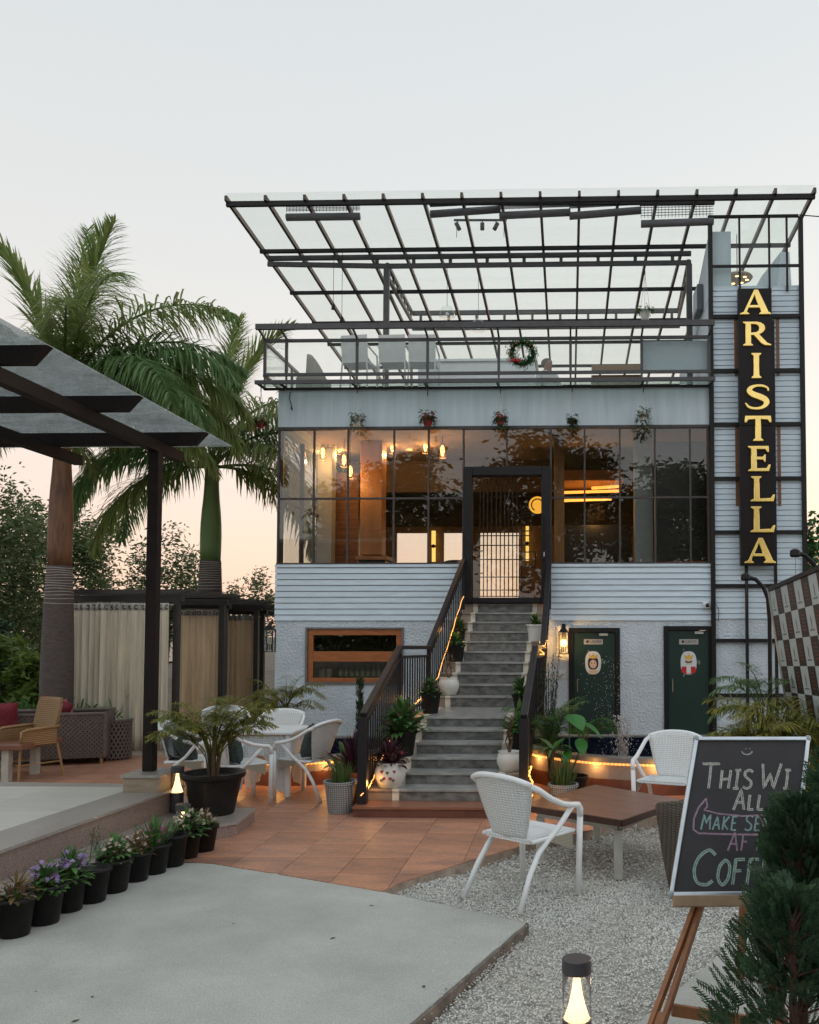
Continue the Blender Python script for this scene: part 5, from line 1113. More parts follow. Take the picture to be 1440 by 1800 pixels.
# ---------------------------------------------------------------- broadleaf trees
def crown_leaves(c, rad, n, s0, s1, clumps, seed, shell=.55, flat=.5):
    rg = np.random.default_rng(seed); d = rg.normal(size=(clumps, 3)); d /= np.linalg.norm(d, axis=1)[:, None]; r = shell + (1 - shell) * rg.random(clumps) ** .5
    r *= rg.uniform(.75, 1.12, clumps); cc_ = d * r[:, None] * np.array(rad) + np.array(c); k = rg.integers(0, clumps, n)
    P_ = cc_[k] + rg.normal(size=(n, 3)) * np.array(rad) * .16 * np.array([1, 1, .75]); s = rg.uniform(s0, s1, n)
    a = rg.normal(size=(n, 3)); a[:, 2] *= flat; a /= np.linalg.norm(a, axis=1)[:, None]; b = np.cross(a, rg.normal(size=(n, 3))); b /= np.linalg.norm(b, axis=1)[:, None]
    V = np.stack([P_ - a * s[:, None], P_ + b * (s * .36)[:, None] - a * (s * .1)[:, None], P_ + a * s[:, None], P_ - b * (s * .36)[:, None] - a * (s * .1)[:, None]], 1).reshape(-1, 3)
    return V, np.arange(4 * n).reshape(-1, 4), cc_
def tree(name, label, base, h, rad, n, s, seed, m=None, clumps=60, cat='tree', group='background trees', trunk_r=.16, cz=None, limbs=9):
    t = thing(name, label, cat, base, group=group); rr = random.Random(seed); bx, by, bz = base; czv = cz if cz is not None else h - rad[2]
    V, F, cc_ = crown_leaves((bx, by, bz + czv), rad, n, s * .6, s * 1.2, clumps, seed)
    tk = MB(); tp = Vector((bx + rr.uniform(-.2, .2), by, bz + czv * .8)); mid = Vector((bx + rr.uniform(-.15, .15), by, bz + czv * .4))
    tk.tube([(bx, by, bz - .1), mid, tp], [trunk_r, trunk_r * .75, trunk_r * .5], 8)
    for k in range(limbs):
        c = Vector(cc_[rr.randrange(len(cc_))]); s0 = mid.lerp(tp, rr.uniform(.2, 1)); m1 = s0.lerp(c, .5) + Vector((0, 0, rr.uniform(-.1, .3))); tk.tube([s0, m1, c], [trunk_r * .4, trunk_r * .25, .012], 6)
    tk.build('trunk', BARK, t)
    o = np_obj('crown', V - np.array(base), F, m or TREEG); o.parent = t
    return t
def tr_at(px, py_top, Y): p = AT(px, py_top, Y); return p
for (px, Y, top, rw, n, s, sd_, lab, mm) in (
        (-28, 24, 815, 1.9, 13000, .095, 21, 'large dark tree at the far left edge behind the garden', TREEG),
        (92, 30, 882, 2.25, 15000, .10, 22, 'broad round tree rising directly behind the ringed palm trunk', TREEG),
        (292, 36, 940, 1.75, 8000, .11, 23, 'tree seen between pergola post and green crownshaft palm', TREEG),
        (448, 44, 1008, 1.5, 5000, .11, 24, 'small loose tree just left of the restaurant wall', OLIVE)):
    p_ = AT(px, top, Y); tree('leafy_tree', lab, (p_.x, Y, 0), p_.z, (rw, rw * .8, p_.z * .42), n, s, sd_, mm)
p_ = AT(1455, 885, 22); tree('leafy_tree', 'dense green tree at the right edge behind the tower', (p_.x, 22, 0), p_.z, (1.25, 1.2, p_.z * .45), 7000, .12, 31, leafmat('bright_tree', (.05, .12, .035)))
for (px, Y, top, rw, n, sd_, lab, mm) in (
        (12, 17.5, 1105, .75, 4500, 41, 'yellow green weeping bush at the left edge behind the sofa', leafmat('lime_leaf', (.12, .18, .035))),
        (62, 16.5, 1130, .45, 2600, 42, 'narrow lime bush between the weeping bush and the palm trunk', MATS['lime_leaf']),
        (-30, 19, 1090, .9, 4000, 43, 'dark hedge bush cut off by the left edge', DARKG)):
    p_ = AT(px, top, Y); tree('garden_bush', lab, (p_.x, Y, 0), p_.z, (rw, rw * .9, p_.z * .47), n, .10, sd_, mm, 34, 'bush', 'bushes behind the sofa', .04, p_.z * .52, 5)
# trees across the lane behind the photographer, mirrored in the big windows
for (x, y, h, rw, n, sd_, lab) in ((-10, -24, 12.5, 4.6, 9000, 51, 'roadside tree behind the camera, mirrored in the left windows'), (-1.5, -26, 14.5, 5.0, 11000, 52, 'roadside tree behind the camera, mirrored above the door'), (7.5, -24, 12.0, 4.8, 10000, 53, 'roadside tree behind the camera, mirrored in the right windows')):
    tree('leafy_tree', lab, (x, y, 0), h, (rw, rw * .8, h * .33), n, .30, sd_, None, 70, 'tree', 'trees across the lane', .2)
tree('reflection_hedge', 'added unseen hedge behind the camera that darkens the window reflections', (0, -20, 0), 3.4, (16, 1.0, 1.7), 16000, .30, 57, DARKG, 240, 'hedge', 'trees across the lane', .1)  # added out of view to keep bright horizon sky out of window reflections
# low planting bed behind the sofa
pb = thing('border_plants', 'low strappy border plants behind the rattan sofa', 'plants', (-7.6, 14.2, 0)); q = MB()
for k in range(420): blade(q, (rnd.uniform(-9.2, -7.15), rnd.uniform(13.9, 14.6), rnd.uniform(.2, .6)), (rnd.uniform(-.6, .6), rnd.uniform(-.6, .3), 1), rnd.uniform(.25, .5), .03, .9)
q.build('leaves', GREEN, pb, kind='stuff'); MB().box(-9.3, 13.8, 0, -7.1, 14.7, .3).build('planter_box', STEELB, pb)
# ---------------------------------------------------------------- pots
def pot_mesh(r0, r1, h, rim=.012): return MB().lathe([(r0 * .96, 0), (r0, .005), (r1 * .985, h - .03), (r1 + rim, h - .03), (r1 + rim, h), (r1 - .012, h), (r1 - .02, h - .045), (.001, h - .045)], 28)
def plant_into(t, kind, x, y, z, r, seed):
    rr = random.Random(seed); q = MB(); st_ = MB()
    if kind == 'none': return
    if kind in ('bushy', 'dry', 'purple', 'white'):
        lm = {'bushy': GREEN, 'dry': RUSTL, 'purple': PURPL, 'white': GREEN}[kind]
        for k in range(150 if kind != 'dry' else 70):
            a = rr.uniform(0, 6.28); e = rr.uniform(.05, 1); p = (x + r * .7 * e * math.cos(a), y + r * .7 * e * math.sin(a), z + rr.uniform(0, r * 1.0) * (1.2 - .6 * e)); blade(q, p, (math.cos(a) * e * 1.3, math.sin(a) * e * 1.3, rr.uniform(.2, 1)), rr.uniform(.05, .11) * (r / .12), rr.uniform(.018, .034) * (r / .12), rr.uniform(.2, .9), 3)
        for k in range(14):
            a = rr.uniform(0, 6.28); st_.tube([(x + .02 * math.cos(a), y + .02 * math.sin(a), z), (x + r * .5 * math.cos(a), y + r * .5 * math.sin(a), z + r * rr.uniform(.5, 1.1))], .004, 5)
    elif kind == 'strap':
        for k in range(90): a = rr.uniform(0, 6.28); e = rr.random(); blade(q, (x + .5 * r * e * math.cos(a), y + .5 * r * e * math.sin(a), z), (math.cos(a) * e, math.sin(a) * e, 1.4), rr.uniform(.16, .30), .014, rr.uniform(.2, .8), 4)
        lm = GREEN
    elif kind == 'grass':
        for k in range(150): a = rr.uniform(0, 6.28); e = rr.random(); blade(q, (x + .75 * r * e * math.cos(a), y + .75 * r * e * math.sin(a), z), (math.cos(a) * e * .5, math.sin(a) * e * .5, 1.4), rr.uniform(.14, .30), .011, rr.uniform(.05, .4), 3)
        lm = leafmat('grass_blade', (.10, .16, .05))
    if kind == 'dry':
        g2 = MB()
        for k in range(40): a = rr.uniform(0, 6.28); e = rr.random(); blade(g2, (x + .6 * r * e * math.cos(a), y + .6 * r * e * math.sin(a), z), (math.cos(a) * e, math.sin(a) * e, .8), rr.uniform(.05, .10), .022, .5, 3)
        g2.build('green_leaves', GREEN, t, kind='stuff')
    st_.tube([(x, y, z - .02), (x, y, z + .05)], .008, 5)
    q.build('leaves', lm, t, kind='stuff'); st_.build('stems', STEMM, t)
def flowers(t, x, y, z, r, n, m, seed, s=.016):
    rr = random.Random(seed); q = MB()
    for k in range(n):
        a = rr.uniform(0, 6.28); e = rr.uniform(.2, 1); c = Vector((x + r * .8 * e * math.cos(a), y + r * .8 * e * math.sin(a), z + r * rr.uniform(.6, 1.25) * (1.15 - .4 * e))); nn = Vector((rr.uniform(-.5, .5), rr.uniform(-1, -.1), rr.uniform(.2, 1))).normalized(); u_ = nn.orthogonal().normalized(); v_ = nn.cross(u_)
        for j in range(5):
            b = j * 1.2566; d1, d2 = u_ * math.cos(b) + v_ * math.sin(b), u_ * math.cos(b + .6) + v_ * math.sin(b + .6); d0 = u_ * math.cos(b - .6) + v_ * math.sin(b - .6); q.add([c, c + d0 * s * .7, c + d1 * s * 1.15 + nn * .004, c + d2 * s * .7], [(0, 1, 2, 3)])
    return q.build('flowers', m, t, kind='stuff')
LILAC = mat('lilac_petal', (.42, .28, .55), .6, island=.2, trans=.3); PINK = mat('pink_petal', (.45, .10, .24), .6, island=.25, trans=.3); PALEP = mat('pale_petal', (.62, .50, .42), .6, island=.2, trans=.3); REDP = mat('red_petal', (.30, .02, .03), .6, island=.25, trans=.2)
row = [(26, 1654, 'dry', None, 'first black pot from the left, dry earth with small green sprouts', 1.05), (78, 1632, 'white', LILAC, 'second black pot from the left with pale lilac flowers', 1.08), (122, 1610, 'bushy', LILAC, 'third black pot from the left with tall lilac flower heads', 1.2), (163, 1594, 'none', None, 'fourth black pot from the left, bare grey soil without leaves', 1),
       (201, 1576, 'bushy', PALEP, 'fifth black pot from the left with leafy faded pink flowers', 1.05), (240, 1557, 'dry', PALEP, 'sixth black pot from the left with dried up brown flowers', 1), (272, 1544, 'strap', PINK, 'seventh black pot from the left with strappy leaves and magenta flowers', 1), (303, 1531, 'none', None, 'eighth black pot from the left, half hidden and bare', .95),
       (329, 1518, 'white', PALEP, 'ninth black pot from the left, overflowing with pale flowers under the lamp', 1.25), (358, 1506, 'dry', PALEP, 'rightmost black pot of the row with a sparse orange tipped plant', .9)]
pmesh = pot_mesh(.098, .132, .27).mesh('pot', BLACKP, True); smesh = MB().lathe([(.0, .006), (.118, 0)], 20).mesh('soil', SOIL)
for k, (px, py, kind, fm_, lab, sc) in enumerate(row):
    p_ = GR(px, py - 10, -.006)
    t = thing('flower_pot', lab, 'flower pot', p_, group='black flower pots along the granite step')
    s_ = (1 + .05 * math.sin(k * 2.1)) * .86; inst(pmesh, 'pot', t, p_, (rnd.uniform(-.03, .03), rnd.uniform(-.03, .03), rnd.uniform(0, 6)), (s_, s_, s_ * rnd.uniform(.94, 1.04))); z = p_.z + .235 * s_; inst(smesh, 'soil', t, (p_.x, p_.y, z), scale=(.86, .86, .86))
    if kind != 'none': plant_into(t, kind, p_.x, p_.y, z, .118 * sc, 100 + k)
    if fm_: flowers(t, p_.x, p_.y, z, .13 * sc, 44 if k in (1, 2, 8) else 20, fm_, 200 + k, .017 if k != 2 else .02)
# trailing leaves on pot three, wispy weeds on the step
q = MB(); p_ = GR(118, 1605)
w_ = thing('weed_tuft', 'feathery green weed tuft growing behind the flower pots', 'plant', GR(160, 1500, .13))
for k in range(130): g_ = GR(158 + rnd.gauss(0, 9), 1512, .13); blade(q, (g_.x, g_.y + .1, .13 + rnd.uniform(0, .22)), (rnd.uniform(-1, 1), rnd.uniform(-1, 1), rnd.uniform(0, 1)), rnd.uniform(.05, .1), .006, .4, 2)
q.build('leaves', leafmat('fern_leaf', (.06, .16, .05)), w_); MB().tube([GR(158, 1515, .13), GR(158, 1515, .13) + Vector((0, .05, .25))], .004, 5).build('stems', STEMM, w_)
# ---------------------------------------------------------------- areca palms
def areca(label, x, y, z, nf, L, seed, sprd=1.0, canes=True, m=None, group='areca palms', name='areca_palm', elr=(35, 85), pot=None, archr=(70, 130)):
    rr = random.Random(seed); t = thing(name, label, 'plant', (x, y, z), group=group)
    if pot:
        r0, r1, h, pm_ = pot; MB().lathe([(r0 * .95, 0), (r0, .01), (r1 * .97, h - .06), (r1 + .02, h - .05), (r1 + .03, h - .03), (r1 + .03, h), (r1 - .005, h), (r1 - .03, h - .06), (.001, h - .06)], 40, (x, y, z)).build('pot', pm_, t, smooth=False)
        MB().lathe([(.0, .01), (r1 - .03, 0)], 24, (x, y, z + h - .055)).build('soil', SOIL, t); z = z + h - .06
    vs = [frond(L * rr.uniform(.8, 1.1), 40, L * .29, L * .017, R(rr.uniform(*elr)), R(rr.uniform(*archr)), .5, .3, seed * 31 + k, .2).mesh('frond', m or ARECA) for k in range(6)]
    for k in range(nf):
        a = rr.uniform(0, 6.28); r = rr.uniform(.02, .14) * sprd * L; hh = rr.uniform(.22, .62) * L; bx, by = x + r * math.cos(a), y + r * math.sin(a)
        if canes: MB().tube([(x + r * .5 * math.cos(a), y + r * .5 * math.sin(a), z), (bx, by, z + hh)], [.013 * L, .008 * L], 6).build('cane', STEMM, t)
        inst(rr.choice(vs), 'frond', t, (bx, by, z + hh), (0, 0, a + rr.uniform(-.6, .6)))
    return t
bp = GR(358, 1438, .13)
areca('big feathery areca palm in a large black tub on the granite step', bp.x, bp.y + .22, .13, 34, .72, 61, .9, pot=(.20, .275, .40, BLACKP), elr=(48, 89), archr=(60, 115))
p_ = AT(500, 1285, 13.6); areca('yellow green areca palm against the stucco wall left of the kitchen window', p_.x, 13.6, .35, 30, .75, 62, .8)
p_ = AT(1365, 1310, 9.9); areca('large spreading areca palm at the right in front of the chequered backdrop', p_.x, 9.9, .1, 40, 1.0, 63, 1.2)
p_ = AT(1420, 1310, 9.3); areca('yellow green areca palm at the right edge of the picture', p_.x, 9.3, .15, 18, 1.0, 64, 1.0, m=leafmat('areca_gold', (.22, .21, .045)))
p_ = AT(1340, 1260, 11.2); areca('dark blue green palm beside the lamp pole left of the backdrop', p_.x, 11.2, .55, 12, .85, 65, .7, m=PALMD)
# ---------------------------------------------------------------- plants around the stairs
def potted(label, px, py, Y, z, kind, r, h, pm_, seed, fm_=None, nfl=16, sc=1.0, name='potted_plant', shape='cone'):
    p_ = AT(px, py, Y); x, y = p_.x, Y; t = thing(name, label, 'plant pot', (x, y, z), group='pots around the stairs')
    if shape == 'cone': pot_mesh(r * .75, r, h).xf(Matrix.Translation((x, y, z))).build('pot', pm_, t, smooth=False)
    else: MB().lathe([(r * .62, 0), (r * .72, .008), (r * .98, h * .42), (r, h * .62), (r * .88, h * .88), (r * .80, h * .92), (r * .9, h), (r * .8, h), (r * .72, h * .9), (.001, h * .88)], 32, (x, y, z)).build('pot', pm_, t, smooth=True)
    zz_ = z + h * .86; MB().lathe([(.0, .006), (r * .82, 0)], 18, (x, y, zz_)).build('soil', SOIL, t)
    if kind == 'twig':
        rr = random.Random(seed); q, l_ = MB(), MB()
        for k in range(4):
            a = rr.uniform(0, 6.28); e = [(x, y, zz_), (x + .05 * math.cos(a), y + .03, zz_ + .13), (x + .02 * math.cos(a * 2), y, zz_ + .22 + .05 * k), (x + .06 * math.cos(a), y, zz_ + .28 + .05 * k)]; q.tube(e, [.010, .007, .005, .003], 6)
            for j in range(9): blade(l_, Vector(e[3]) - Vector((0, 0, rr.uniform(0, .12))), (rr.uniform(-1, 1), rr.uniform(-1, 1), rr.uniform(-.2, .8)), .06, .025, .5, 3)
        q.build('stems', STEMM, t); l_.build('leaves', RUSTL, t)
    else: plant_into(t, kind, x, y, zz_, r * sc, seed)
    if fm_: flowers(t, x, y, zz_, r * sc, nfl, fm_, seed, .018)
    return t, Vector((x, y, z))
sz_ = {k: z for k, (y, z) in enumerate(steps)}
t, c = potted('round white ceramic pot with painted hearts at the bottom left of the stairs', 686, 1385, 9.62, .232, 'purple', .165, .27, CERW, 71, REDP, 10, 1.1, shape='round')
hrt = mat('heart_red', (.30, .02, .06), .4); lfm = mat('painted_leaf', (.06, .12, .07), .4)
for dx, dz, m_ in ((-.06, .19, hrt), (.07, .19, hrt), (.0, .18, lfm), (.03, .12, hrt), (-.035, .12, hrt), (.06, .10, lfm), (-.065, .10, lfm)):
    yy = c.y - math.sqrt(max(.001, (.163) ** 2 - dx * dx)) - .004; z_ = c.z + dz
    MB().add([(c.x + dx, yy, z_ - .025), (c.x + dx + .02, yy + .003, z_), (c.x + dx + .012, yy + .002, z_ + .014), (c.x + dx, yy, z_ + .006), (c.x + dx - .012, yy + .002, z_ + .014), (c.x + dx - .02, yy + .003, z_)], [(0, 1, 2, 3, 4, 5)]).build('painted_motif', m_, t)
potted('black pot with a dense dark leafy bush on the left stair edge below the landing', 708, 1300, 10.3, .476, 'bushy', .16, .29, BLACKP, 72, REDP, 14, 1.7)
potted('black pot with purple flowers at the left end of the landing', 757, 1243, 11.6, .84, 'bushy', .13, .26, BLACKP, 73, PINK, 26, 1.3)
potted('round white pot glowing from the rope light left of the upper steps', 789, 1219, 12.75, .991, 'twig', .15, .25, CERW, 74, shape='round')
potted('black pot with a leafy plant halfway up the left stair edge', 802, 1158, 13.4, 1.444, 'bushy', .13, .26, BLACKP, 75, None, 0, 1.2)
potted('small black pot with trailing leaves highest on the left stair edge', 806, 1126, 13.9, 1.746, 'bushy', .11, .2, BLACKP, 76, None, 0, 1.2)
potted('round white pot with a bare twisted twig on the right lower steps', 896, 1362, 9.98, .354, 'twig', .145, .22, CERW, 77, shape='round')
potted('black pot with a dark leafy plant on the right stair edge below the landing', 912, 1300, 10.35, .476, 'bushy', .13, .28, BLACKP, 78, PALEP, 8, 1.6)
potted('dark leafy pot by the right railing on the landing', 917, 1238, 11.9, .84, 'bushy', .12, .22, BLACKP, 79, None, 0, 1.5)
potted('white box planter with a small green plant near the top right of the stairs', 941, 1128, 13.9, 1.746, 'bushy', .13, .26, CERW, 80, None, 0, 1.0)
WOV = mat('woven_white_pot', (.42, .44, .44), .7, wave=(14, 14, .6), bump=.8, bdist=.006)
p_ = GR(598, 1430); potted('white woven pot of upright grass left of the stairs foot', 598, 1430, 9.45, 0, 'grass', .165, .33, WOV, 81)
potted('white woven pot of grass at the right foot of the stairs', 990, 1420, 9.75, 0, 'grass', .155, .26, WOV, 82)
t, c = potted('terracotta planter with purple strappy leaves behind the woven grass pot', 622, 1400, 9.9, 0, 'none', .15, .36, mat('terracotta_pot', (.36, .11, .04), .6, var=.2), 83)
for nm_, col_, n_ in (('leaves', PURPL, 70),):
    q = MB()
    for k in range(n_): a = rnd.uniform(0, 6.28); e = rnd.random(); blade(q, (c.x + .06 * e * math.cos(a), c.y + .06 * e * math.sin(a), .33), (math.cos(a) * e * 1.3, math.sin(a) * e, 1), rnd.uniform(.3, .55), .03, rnd.uniform(.2, .9), 4)
    q.build(nm_, col_, t)
q = MB(); p_ = AT(560, 1350, 10.7)
t = thing('broadleaf_plant', 'bright green broad leafed plant between the armchair and the stair post', 'plant', (AT(610, 1380, 10.2).x, 10.2, 0))
for k in range(16):
    a = rnd.uniform(0, 6.28); q = MB(); e = rnd.uniform(.3, 1); x, y = t.location.x + .05 * math.cos(a), 10.2 + .05 * math.sin(a); blade(q, (x, y, rnd.uniform(.15, .45)), (math.cos(a) * e, math.sin(a) * e, 1), rnd.uniform(.28, .42), .085, .9, 5); q.build('leaf', GREEN, t)
MB().tube([(t.location.x, 10.2, 0), (t.location.x, 10.2, .4)], .02, 6).build('stem', STEMM, t)
# column cactus like plant in front of the wall
p_ = AT(632, 1310, 12.2); t = thing('column_plant', 'tall narrow spiky column plant between kitchen window and stair railing', 'plant', (p_.x, 12.2, .2)); q = MB(); zt1 = AT(632, 1195, 12.2).z
for k in range(420):
    z = .35 + (zt1 - .35) * rnd.random(); a = rnd.uniform(0, 6.28); blade(q, (p_.x + .03 * math.cos(a), 12.2 + .03 * math.sin(a), z), (math.cos(a), math.sin(a), 1.4), rnd.uniform(.05, .085), .02, -.2, 2)
q.build('leaves', DARKG, t); MB().tube([(p_.x, 12.2, .1), (p_.x, 12.2, zt1)], [.035, .02], 8).build('stem', STEMM, t)
# lush cluster right of the stairs
p_ = AT(985, 1380, 10.05); cx_, cy_ = p_.x, 10.05
t = thing('elephant_ear_plant', 'big glossy heart shaped leaves right of the stair railing', 'plant', (cx_, cy_, 0))
pot_mesh(.13, .18, .30).xf(Matrix.Translation((cx_ + .12, cy_, 0))).build('pot', BLACKP, t)
GLOS = mat('glossy_leaf', (.045, .20, .035), .3, island=.2, trans=.3, spec=.5)
def bigleaf(c, yaw_, pit_, L, Wd):
    def fn(u, v):
        a = (v - .5) * 2; w = Wd * (math.sin(math.pi * min(1, .06 + u * .94)) ** .55) * (1.25 - .75 * u); return Vector((u * L - .12 * L * (1 - abs(a)) * (u < .05), a * w / 2, -.22 * L * u * u + .06 * abs(a) * Wd))
    return MB().grid(lambda u, v: Matrix.Translation(c) @ Euler((0, pit_, yaw_)).to_matrix().to_4x4() @ fn(u, v), 8, 6)
for (px, py, yw, pt, L, Wd) in ((1006, 1258, -60, 25, .26, .24), (1030, 1272, -20, 30, .24, .16), (990, 1300, 200, 30, .22, .14), (1020, 1300, -80, 35, .22, .15), (1000, 1320, -110, 30, .2, .12)):
    c = AT(px, py, 10.0); bigleaf(c, R(yw), R(pt), L, Wd).build('leaf', GLOS, t, smooth=True); MB().tube([(cx_ + .1, cy_, .28), c - Vector((.03, 0, .2)), c], [.008, .007, .005], 6).build('stem', GREEN, t)
t = thing('dracaena', 'striped strappy dracaena right of the stair railing below the big leaf', 'plant', (cx_ - .1, cy_ - .15, 0)); c = AT(972, 1320, 9.9)
STRP = leafmat('striped_leaf', (.16, .24, .09), (.05, .12, .035))
for k in range(22): q = MB(); a = rnd.uniform(0, 6.28); blade(q, c, (math.cos(a), math.sin(a), rnd.uniform(.1, 1.3)), rnd.uniform(.24, .38), .038, .9, 5); q.build('leaf', STRP, t)
MB().tube([(c.x, c.y, 0), c], .016, 6).build('stem', STEMM, t)
p_ = AT(968, 1300, 10.9); areca('slim bamboo like palm behind the right railing', p_.x, 10.9, .1, 13, .8, 66, .5, m=GREEN, group='palms by the stairs', elr=(60, 88), archr=(30, 80))
p_ = AT(1025, 1330, 10.7); areca('small fan of green palm leaves left of the fountain jet', p_.x, 10.7, .45, 9, .5, 67, .9, m=leafmat('fern_green', (.07, .17, .03)), group='palms by the stairs')
p_ = AT(965, 1300, 11.2); t = thing('twiggy_shrub', 'thin twiggy upright shrub beside the ladies door', 'plant', (p_.x, 11.2, 0)); q, s_ = MB(), MB()
for k in range(26):
    a = rnd.uniform(0, 6.28); e = (p_.x + .18 * math.cos(a) * rnd.random(), 11.2 + .12 * math.sin(a), rnd.uniform(1.1, 1.75)); s_.tube([(p_.x, 11.2, .1), e], [.006, .002], 4)
    for j in range(26): u = rnd.uniform(.35, 1); b = Vector((p_.x, 11.2, .1)).lerp(Vector(e), u); blade(q, b, (rnd.uniform(-1, 1), rnd.uniform(-1, 1), 1), rnd.uniform(.04, .08), .012, .3, 2)
q.build('leaves', DARKG, t); s_.build('stems', STEMM, t)
# ---------------------------------------------------------------- dark thuja in the right foreground
def thuja(label, bx, by, h, rw, n, seed, z0=0.0, ctr=None):
    rr = random.Random(seed); t = thing('thuja_shrub', label, 'shrub', (bx, by, GZ)); q = MB(); br = MB()
    for k in range(n):
        v = rr.random() ** .85; z = z0 + (h - z0) * v; a = rr.uniform(0, 6.28); prof = rw * math.sqrt(max(.03, 1 - v ** 2.6)) * (.72 + .28 * min(1, v / .25)); r = prof * rr.uniform(.45, 1.05) * (1 + .18 * math.sin(3 * a + 5 * v * 3))
        c = Vector((bx + r * math.cos(a), by + r * math.sin(a), z)); d = Vector((math.cos(a) * .75, math.sin(a) * .75, rr.uniform(.35, 1.2))).normalized(); sd_ = d.cross(Vector((rr.uniform(-1, 1), rr.uniform(-1, 1), rr.uniform(-1, 1)))).normalized(); L = rr.uniform(.06, .12)
        for j in range(9):                       # a flat scaly spray
            u = j / 9; p = c + d * L * u; w = (1 - u * .6) * L * .62
            for s in (-1, 1):
                e = p + (sd_ * s * .9 + d * .75).normalized() * w * rr.uniform(.6, 1); wd = .0042; nn = (e - p).cross(d); nn = nn.normalized() if nn.length > 1e-5 else sd_; pr = (e - p).cross(nn).normalized() * wd
                m = p.lerp(e, .55); q.add([p, m + pr, e, m - pr], [(0, 1, 2, 3)])
                for f in (.45, .75): b = p.lerp(e, f); e2 = b + ((e - p).normalized() * .6 + d * .9).normalized() * w * .38; q.add([b, b.lerp(e2, .5) + pr * .8, e2, b.lerp(e2, .5) - pr * .8], [(0, 1, 2, 3)])
        if k % 6 == 0: br.tube([(bx, by, z - .10), c], [.006, .002], 4)
    br.tube([(bx, by, GZ - .05), (bx, by, h * .9)], [.03, .008], 8)
    q.build('foliage', leafmat('thuja_leaf', (.036, .088, .042), (.055, .10, .045), .2, .5), t, kind='stuff'); br.build('branches', mat('thuja_twig', (.07, .028, .016), .9), t); return t
p_ = AT(1515, 1500, 3.9); thuja('dark green thuja shrub in the right foreground covering part of the blackboard', p_.x + .04, 3.9, AT(1440, 1285, 3.9).z, .26, 1400, 91, .30)
p_ = AT(1408, 1500, 3.8); thuja('smaller dark thuja lobe in front of the blackboard lettering', p_.x, 3.8, AT(1350, 1418, 3.8).z, .16, 640, 93, .40)
p_ = AT(1385, 1700, 3.55); thuja('low thuja shrub with reddish twigs in the bottom right corner', p_.x + .02, 3.55, AT(1385, 1570, 3.55).z, .26, 420, 92, .1)
# ================================================================ SIGN, BLACKBOARD, LAMPS AND SMALL THINGS
# ---- vertical sign with gold letters
YS = FY - .24
sx0, sx1 = AT(1301, 750, YS).x - .01, AT(1358, 750, YS).x + .01; sz1, sz0 = AT(1325, 507, YS).z, AT(1335, 994, YS).z
sg = thing('vertical_sign', 'tall black vertical sign with gold serif letters on the tower', 'sign', ((sx0 + sx1) / 2, YS, sz0))
SGM = mat('sign_black', (.012, .008, .008), .35, var=.3, vscale=2, spec=.2)
zmid = AT(1330, 748, YS).z
MB().box(sx0, YS, sz0, sx1, YS + .11, zmid - .002).build('panel', SGM, sg, bevel=.004); MB().box(sx0, YS - .006, zmid + .002, sx1, YS + .104, sz1).build('panel', SGM, sg, bevel=.004)
GOLD = mat('gold_letter', (.78, .57, .20), .20, metal=1, var=.15, vscale=2, emit=(1, .62, .10), estr=.05)
LT = {
 'I': [[(-.19, 0), (.19, 0), (.19, .04), (.11, .11), (.10, .5), (.11, .89), (.19, .96), (.19, 1), (-.19, 1), (-.19, .96), (-.11, .89), (-.10, .5), (-.11, .11), (-.19, .04)]],
 'L': [[(-.45, 0), (.5, 0), (.55, .27), (.48, .27), (.38, .13), (-.08, .11), (-.09, .89), (0, .96), (0, 1), (-.42, 1), (-.42, .96), (-.31, .89), (-.31, .11), (-.45, .04)]],
 'T': [[(-.2, 0), (.2, 0), (.2, .04), (.11, .11), (.11, .87), (.38, .85), (.45, .74), (.53, .74), (.5, 1), (-.5, 1), (-.53, .74), (-.45, .74), (-.38, .85), (-.11, .87), (-.11, .11), (-.2, .04)]],
 'E': [[(-.42, 0), (.42, 0), (.47, .26), (.40, .26), (.32, .12), (-.08, .11), (-.08, .46), (.17, .46), (.23, .37), (.28, .37), (.28, .66), (.23, .66), (.17, .57), (-.08, .57), (-.08, .88), (.27, .88), (.35, .76), (.42, .76), (.4, 1), (-.42, 1), (-.42, .96), (-.30, .89), (-.3, .11), (-.42, .04)]],
 'A': [[(-.62, 0), (-.25, 0), (-.25, .04), (-.35, .10), (-.28, .27), (.17, .27), (.25, .10), (.16, .04), (.16, 0), (.64, 0), (.64, .04), (.53, .10), (.12, 1), (-.04, 1), (-.47, .10), (-.62, .04)], [(-.23, .37), (-.03, .80), (.13, .37)]],
 'R': [[(-.52, 0), (-.12, 0), (-.12, .04), (-.2, .10), (-.2, .44), (-.08, .44), (.22, .10), (.36, .02), (.62, 0), (.62, .05), (.46, .12), (.13, .475), (.29, .55), (.37, .66), (.38, .75), (.34, .87), (.22, .96), (.05, 1), (-.52, 1), (-.52, .96), (-.42, .9), (-.42, .1), (-.52, .04)], [(-.2, .54), (-.2, .90), (-.03, .90), (.09, .85), (.15, .74), (.12, .63), (.02, .56)]]}
cl = [(.36, .74), (.33, .86), (.17, .945), (-.05, .945), (-.22, .86), (-.26, .73), (-.14, .61), (.08, .51), (.26, .39), (.29, .23), (.16, .09), (-.06, .045), (-.28, .10), (-.40, .26)]
wd = [.05, .07, .09, .10, .15, .19, .22, .23, .21, .17, .12, .09, .09, .05]
